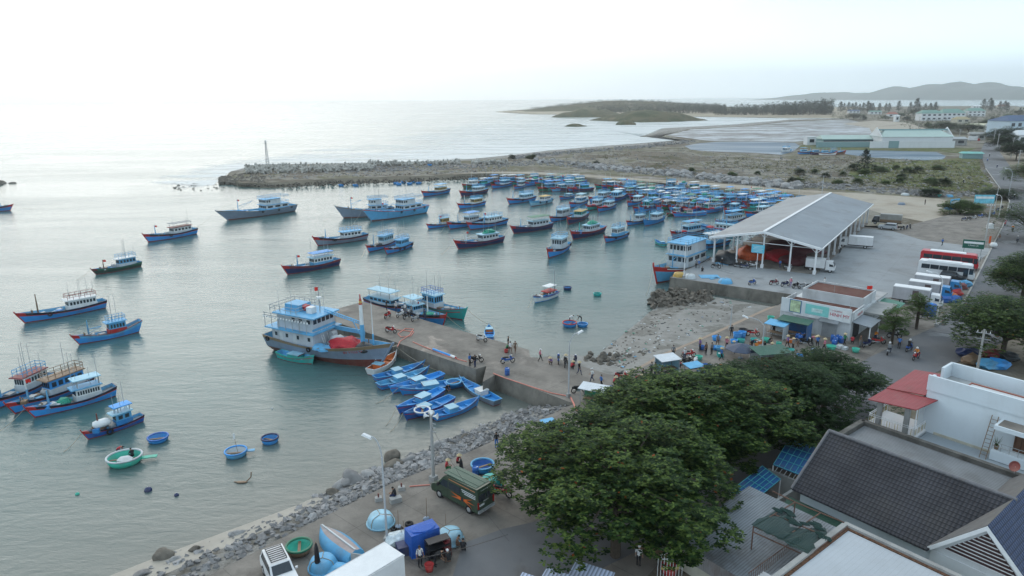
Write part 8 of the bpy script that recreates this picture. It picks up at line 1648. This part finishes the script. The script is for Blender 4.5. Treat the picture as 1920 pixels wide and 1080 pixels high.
for k, (px, py) in enumerate(((710, 938), (753, 918))): t = thing('mooring_bollard', ('concrete mooring block with an iron pin beside the lamp', 'concrete mooring block with an iron pin near the seated person')[k], 'bollard', G(px, py, 2)); MB().box((0, 0, .14), (.6, .45, .28), 0, .3, .85).build('block', polec, t); MB().cyl((0, 0, .28), (0, 0, .6), .06, .06, 8).build('pin', P['rust'], t)
def barrel(px, py, c, label, r=.28, h_=.85, z=2.0, group='plastic barrels'):
    t = thing('barrel', label, 'barrel', G(px, py, z), 0, group); q = MB(); q.lathe([(0, 0), (r * .9, 0), (r, .05), (r, h_ * .33), (r * 1.04, h_ * .35), (r, h_ * .37), (r, h_ * .66), (r * 1.04, h_ * .68), (r, h_ * .7), (r * .95, h_), (r * .86, h_), (r * .86, h_ - .04), (0, h_ - .04)], 16); q.build('drum', P[c], t, True); MB().lathe([(.06, h_ - .04), (.06, h_), (0, h_)], 8, 0, (r * .5, 0, 0)).build('bung', P['white'], t)
def tub(px, py, c, label, r=.5, h_=.4, z=2.0, group='basins and tubs'):
    t = thing('tub', label, 'tub', G(px, py, z), 0, group); q = MB(); q.lathe([(0, 0), (r * .8, 0), (r, h_), (r * .93, h_), (r * .76, .06), (0, .06)], 18); q.build('bowl', P[c], t, True); q = MB(); q.lathe([(r * .93, h_ - .03), (r * 1.06, h_ - .03), (r * 1.06, h_ + .02), (r * .93, h_ + .02)], 18); q.build('rim', P[c], t, True)
def crate(px, py, c, label, s=.55, h_=.35, z=2.0, rz=0.3, group='plastic crates'):
    t = thing('crate', label, 'crate', G(px, py, z), rz, group); q = MB(); w = s; d = s * .7; q.box((0, 0, .03), (w, d, .06)); [q.box(c2, d2) for c2, d2 in (((0, d / 2, h_ / 2), (w, .03, h_)), ((0, -d / 2, h_ / 2), (w, .03, h_)), ((w / 2, 0, h_ / 2), (.03, d - .03, h_)), ((-w / 2, 0, h_ / 2), (.03, d - .03, h_)))]; q.build('box', P[c], t); MB().box((0, 0, h_ * .75), (w * .92, d * .9, .06)).build('contents', P['offwhite'], t)
barrel(951, 703, 'deep', 'blue barrel standing alone on the pier'); barrel(1144, 738, 'deep', 'blue barrel at the pier root behind the green stall'); barrel(892, 892, 'deep', 'blue barrel with white lid behind the green van'); tub(949, 661, 'red', 'red bucket at the pier edge', .25, .4); tub(805, 1070, 'red', 'red bucket beside the box truck', .3, .5); tub(1255, 1075, 'red', 'large red tub under the big tree', .55, .6)
tub(1382, 637, 'blue', 'tall blue tub, first of the pair at the paved slope', .55, .95); tub(1391, 634, 'blue', 'tall blue tub, second of the pair at the paved slope', .5, .9); tub(1393, 628, 'black', 'black tub behind the tall blue pair', .6, .8)
rt_ = random.Random(6)
for px, py, c, lb in ((1343, 638, 'blue', 'blue tub on the brick edge'), (1341, 655, 'blue', 'blue tub among the standing shoppers'), (1316, 655, 'deep', 'deep blue tub beside the shopper in brown'), (1349, 657, 'sky', 'light blue box tub among the shoppers'), (1389, 643, 'teal', 'small teal basin before the tall blue tubs'), (1376, 644, 'blue', 'small blue basin before the tall blue tubs'), (1415, 641, 'teal', 'teal basin by the red motorbike'), (1436, 641, 'mint', 'green basin beside the squatting person'), (1310, 674, 'mint', 'green basin pile by the red motorbike'), (1324, 690, 'deep', 'blue tub with a sapling'), (1558, 655, 'mint', 'green basin in front of the shop corner'), (1480, 660, 'teal', 'large turquoise tub by the straw hatted woman'), (1500, 672, 'blue', 'blue tub half under the trees'), (1240, 722, 'red', 'red basin by the navy motorbike'), (1233, 714, 'deep', 'blue tub on the navy motorbike'), (1152, 746, 'teal', 'small turquoise basin behind the green stall'), (1170, 737, 'deep', 'deep blue bucket at the tree edge'), (1604, 660, 'mint', 'lime green basin at the tree edge'), (1445, 600, 'mint', 'upright mint basin against the shop wall')):
    tub(px, py, c, lb, rt_.uniform(.4, .6), rt_.uniform(.3, .55))
for i, (px, py) in enumerate(((1561, 640), (1566, 645), (1571, 640), (1577, 643), (1563, 650), (1500, 640), (1495, 637), (1505, 636))): barrel(px, py, 'deep', 'blue barrel in the cluster at the shop corner' if i < 5 else 'blue barrel in the cluster by the shutter', group='barrels at the shop corner' if i < 5 else 'barrels by the shop shutter')
for i, (px, py, c, lb) in enumerate(((1422, 643, 'orange', 'small orange crate beside the teal basin'), (1481, 642, 'orange', 'big orange crate by the blue barrels'), (1505, 628, 'sky', 'blue cool box on the barrels'), (1438, 690, 'orange', 'orange crate under the green sheet stall'), (1433, 686, 'red', 'red crate under the green sheet stall'), (1574, 652, 'white', 'white crate before the shop corner'), (1584, 655, 'offwhite', 'open pale crate before the shop corner'), (1315, 702, 'deep', 'blue crate near the white hatted person'), (1330, 700, 'white', 'white foam box near the white hatted person'), (1110, 742, 'sky', 'blue crate by the green stall'), (1035, 800, 'white', 'white and blue cool box on the quay by the tree'), (1475, 634, 'offwhite', 'pale sack crate beside the blue stall'), (1450, 655, 'deep', 'blue crate in the market'), (1460, 648, 'mint', 'green crate in the market'), (1420, 660, 'orange', 'orange crate before the navy parasol'), (1350, 668, 'teal', 'teal crate near the navy parasol'), (1525, 660, 'deep', 'blue crate near the bending woman'))): crate(px, py, c, lb, rt_.uniform(.5, .9), rt_.uniform(.3, .5), rz=rt_.random() * 3)
t = thing('water_tank', 'deep blue upright water tank beside the shop awning', 'water tank', G(1743, 592, 2)); MB().lathe([(0, 0), (.75, 0), (.75, 1.6), (.6, 1.8), (0, 1.85)], 18).build('body', P['deep'], t, True); MB().lathe([(.25, 1.82), (.25, 1.9), (0, 1.92)], 12).build('lid', P['blue'], t)
for k, (px, py, c) in enumerate(((1790, 553, 'red'), (1799, 541, 'maroon'), (1808, 536, 'sky'), (1780, 560, 'orange'), (1772, 566, 'deep'), (1789, 566, 'deep'))): o = MB().blob((0, 0, .4), (1.2, .9, .6), k, .5, 2, 0, 1.8).build('cargo_heap', P[c]); tag2(o, G(px, py, 2), ('red sheeted heap by the kerb', 'maroon sheeted heap by the kerb', 'light blue sheet heap by the kerb', 'orange heap by the kerb', 'blue heap beside the orange one', 'blue heap nearest the round tree')[k], 'heap')
o = MB().box((0, 0, .55), (1.3, .9, 1.1), 0, top=.9).build('kerbside_box', P['white']); tag2(o, G(1856, 428, 2), 'white box on the kerb beside a person in black', 'box'); o = MB().lathe([(0, .2), (.6, .3), (.7, .7), (.5, 1.1), (0, 1.2)], 14).build('white_drum', P['white'], None, True); tag2(o, G(1862, 465, 2), 'white round drum on the road edge', 'drum')
# boards, nets and hoses on the yard and pier
bl2 = P['sky']
for k, (a, b, w) in enumerate((((1312, 519), (1348, 519), 2.2), ((1332, 524), (1345, 521), .5), ((1345, 505), (1376, 514), .25), ((1343, 493), (1367, 497), .9))):
    pa_, pb_ = G(*a), G(*b); o = MB().box((0, 0, .06), ((pb_ - pa_).length, w, .1), 0).build('board_sheet', bl2 if k != 2 else P['steel']); o.location = (pa_ + pb_) / 2; o.rotation_euler.z = hd(pa_, pb_); tag(o, ('wide light blue sheet lying on the yard', 'small blue plank beside the wide sheet', 'dark pole lying across the yard', 'bright blue tarpaulin folded at the green net heap')[k], 'sheet')
def hose(pts, label, r=.06, m=None, z=2.05): o = MB().tube([G(x, y, z) for x, y in pts], r, 6).build('hose', m or paint('hose_pink', (.62, .22, .17), dirt=.2)); return tag(o, label, 'hose')
hose([(925, 700), (945, 708), (975, 718), (1005, 728), (1035, 737), (1062, 742)], 'salmon pipe along the lower pier wall edge'); hose([(774, 641), (790, 648), (808, 655), (840, 668), (875, 678)], 'salmon hose running from the coil along the pier edge')
hose([(744, 618), (760, 620), (776, 622), (770, 630), (752, 632), (746, 626), (760, 616), (775, 617), (768, 628), (750, 640), (745, 650)], 'tangled coil of salmon hose near the trawler bow'); hose([(1070, 745), (1076, 757), (1081, 770)], 'pale pipe stub at the pier root', .09)
hose([(768, 912), (790, 910), (806, 909)], 'pink strap lying before the van nose', .05)
t = thing('mast_pole', 'blue and white spar with red tip lying along the pier edge', 'spar', (G(810, 656) + G(858, 674)) / 2, hd(G(810, 656), G(858, 674))); MB().cyl((-2.2, 0, .16), (1.2, 0, .16), .14, .14, 10).build('shaft', P['blue'], t); MB().cyl((1.2, 0, .16), (2.0, 0, .16), .15, .17, 10).build('collar', P['white'], t); MB().cyl((2.0, 0, .16), (2.3, 0, .16), .1, .06, 8).build('tip', P['red'], t)
st = thing('landing_steps', 'worn concrete steps beside the trawler bow cut in the pier wall', 'steps', pierL[4] + V((0, 0, -2)), hd(pierL[4], pierL[3])); [MB().box((-.6 - .32 * k, -.5, 1.75 - .25 * k - .6), (.34, 1.0, 1.2)).build('step', concwall, st) for k in range(7)]
cabm_ = thing('gas_cart', 'white cart with a blue lid on the quay by the tree', 'cart', G(1027, 803, 2), .4); MB().box((0, 0, .45), (1.3, .8, .6)).build('box', P['white'], cabm_); MB().box((0, 0, .8), (1.35, .85, .08)).build('lid', P['sky'], cabm_); [MB().cyl((x, -.45, .2), (x, .45, .2), .18, .18, 12).build('wheel', rubber, cabm_) for x in (-.4, .4)]
# vehicles and junk under the round tree
for k, (px, py, c) in enumerate(((1815, 668, 'navy'), (1850, 690, 'sky'), (1870, 690, 'blue'), (1822, 682, 'wood'), (1862, 672, 'maroon'), (1890, 676, 'dnet'))): o = MB().blob((0, 0, .5), (1.3, .9, .6), k + 9, .6, 2, 0, 1.8).build('junk_heap', P[c]); tag2(o, G(px, py, 2), ('dark tarpaulined heap under the round tree', 'light blue heap behind the white house', 'bright blue heap behind the white house', 'brown timber heap by the concrete pole', 'maroon heap under the round tree', 'dark net heap under the round tree')[k], 'heap')

# more market goers
mk = random.Random(31)
looks = [('black', 'navy', 'hair'), ('red', 'black', 'cone'), ('white', 'navy', 'cap'), ('purple', 'black', 'cone'), ('grey', 'brown', 'hair'), ('blue', 'black', 'cone'), ('pink', 'black', 'cone'), ('green', 'black', 'cone'), ('brown', 'grey', 'hair'), ('orange', 'navy', 'cap')]
spots = [(1240, 712, 'by the navy motorbike'), (1272, 690, 'behind the sky blue low stall'), (1283, 676, 'near the red motorbike'), (1312, 657, 'at the blue tubs'), (1345, 649, 'at the brick edge'), (1352, 676, 'before the parasol'), (1362, 655, 'at the small basins'), (1375, 663, 'under the parasol edge'), (1405, 664, 'beside the parasol'), (1418, 655, 'by the market lamp'), (1432, 662, 'in the middle of the market'), (1446, 666, 'above the green sheet stall'), (1462, 664, 'near the green crate'), (1476, 652, 'before the blue stall'), (1496, 650, 'by the blue barrels'), (1532, 652, 'before the shutter'), (1545, 658, 'at the tree edge'), (1583, 648, 'at the corner barrels'), (1612, 650, 'on the pavement'), (1640, 640, 'under the shop awning'), (1205, 716, 'at the puddle'), (1150, 722, 'at the pier root'), (1110, 716, 'past the pier lamp'), (1034, 683, 'on the rounded pier corner')]
for k, (px, py, wh) in enumerate(spots):
    a, b, h_ = looks[k % 10]; po = mk.choice(['stand', 'walk', 'bend', 'squat', 'stand', 'walk']); vb = dict(stand='standing', walk='walking', bend='bending', squat='squatting')[po]
    person(px, py, po, mk.random() * 6.3, a, b, '%s person in %s %s' % (vb, a, wh) + (' with a straw hat' if h_ == 'cone' else ''), 2.0, None if h_ == 'hair' else h_)
# ================= air =================
hm = bpy.data.materials.new('haze'); hm.use_nodes = True; t = hm.node_tree; t.nodes.clear()
pv = N(t, 'ShaderNodeVolumePrincipled', {'Color': (.97, .99, 1.0, 1), 'Density': .00013, 'Anisotropy': .7})
t.links.new(pv.outputs[0], N(t, 'ShaderNodeOutputMaterial').inputs['Volume'])
hz = MB().box((0, 8700, 290), (2 * SX + 200, 18200, 602)).build('haze', hm); hz['kind'] = 'stuff'
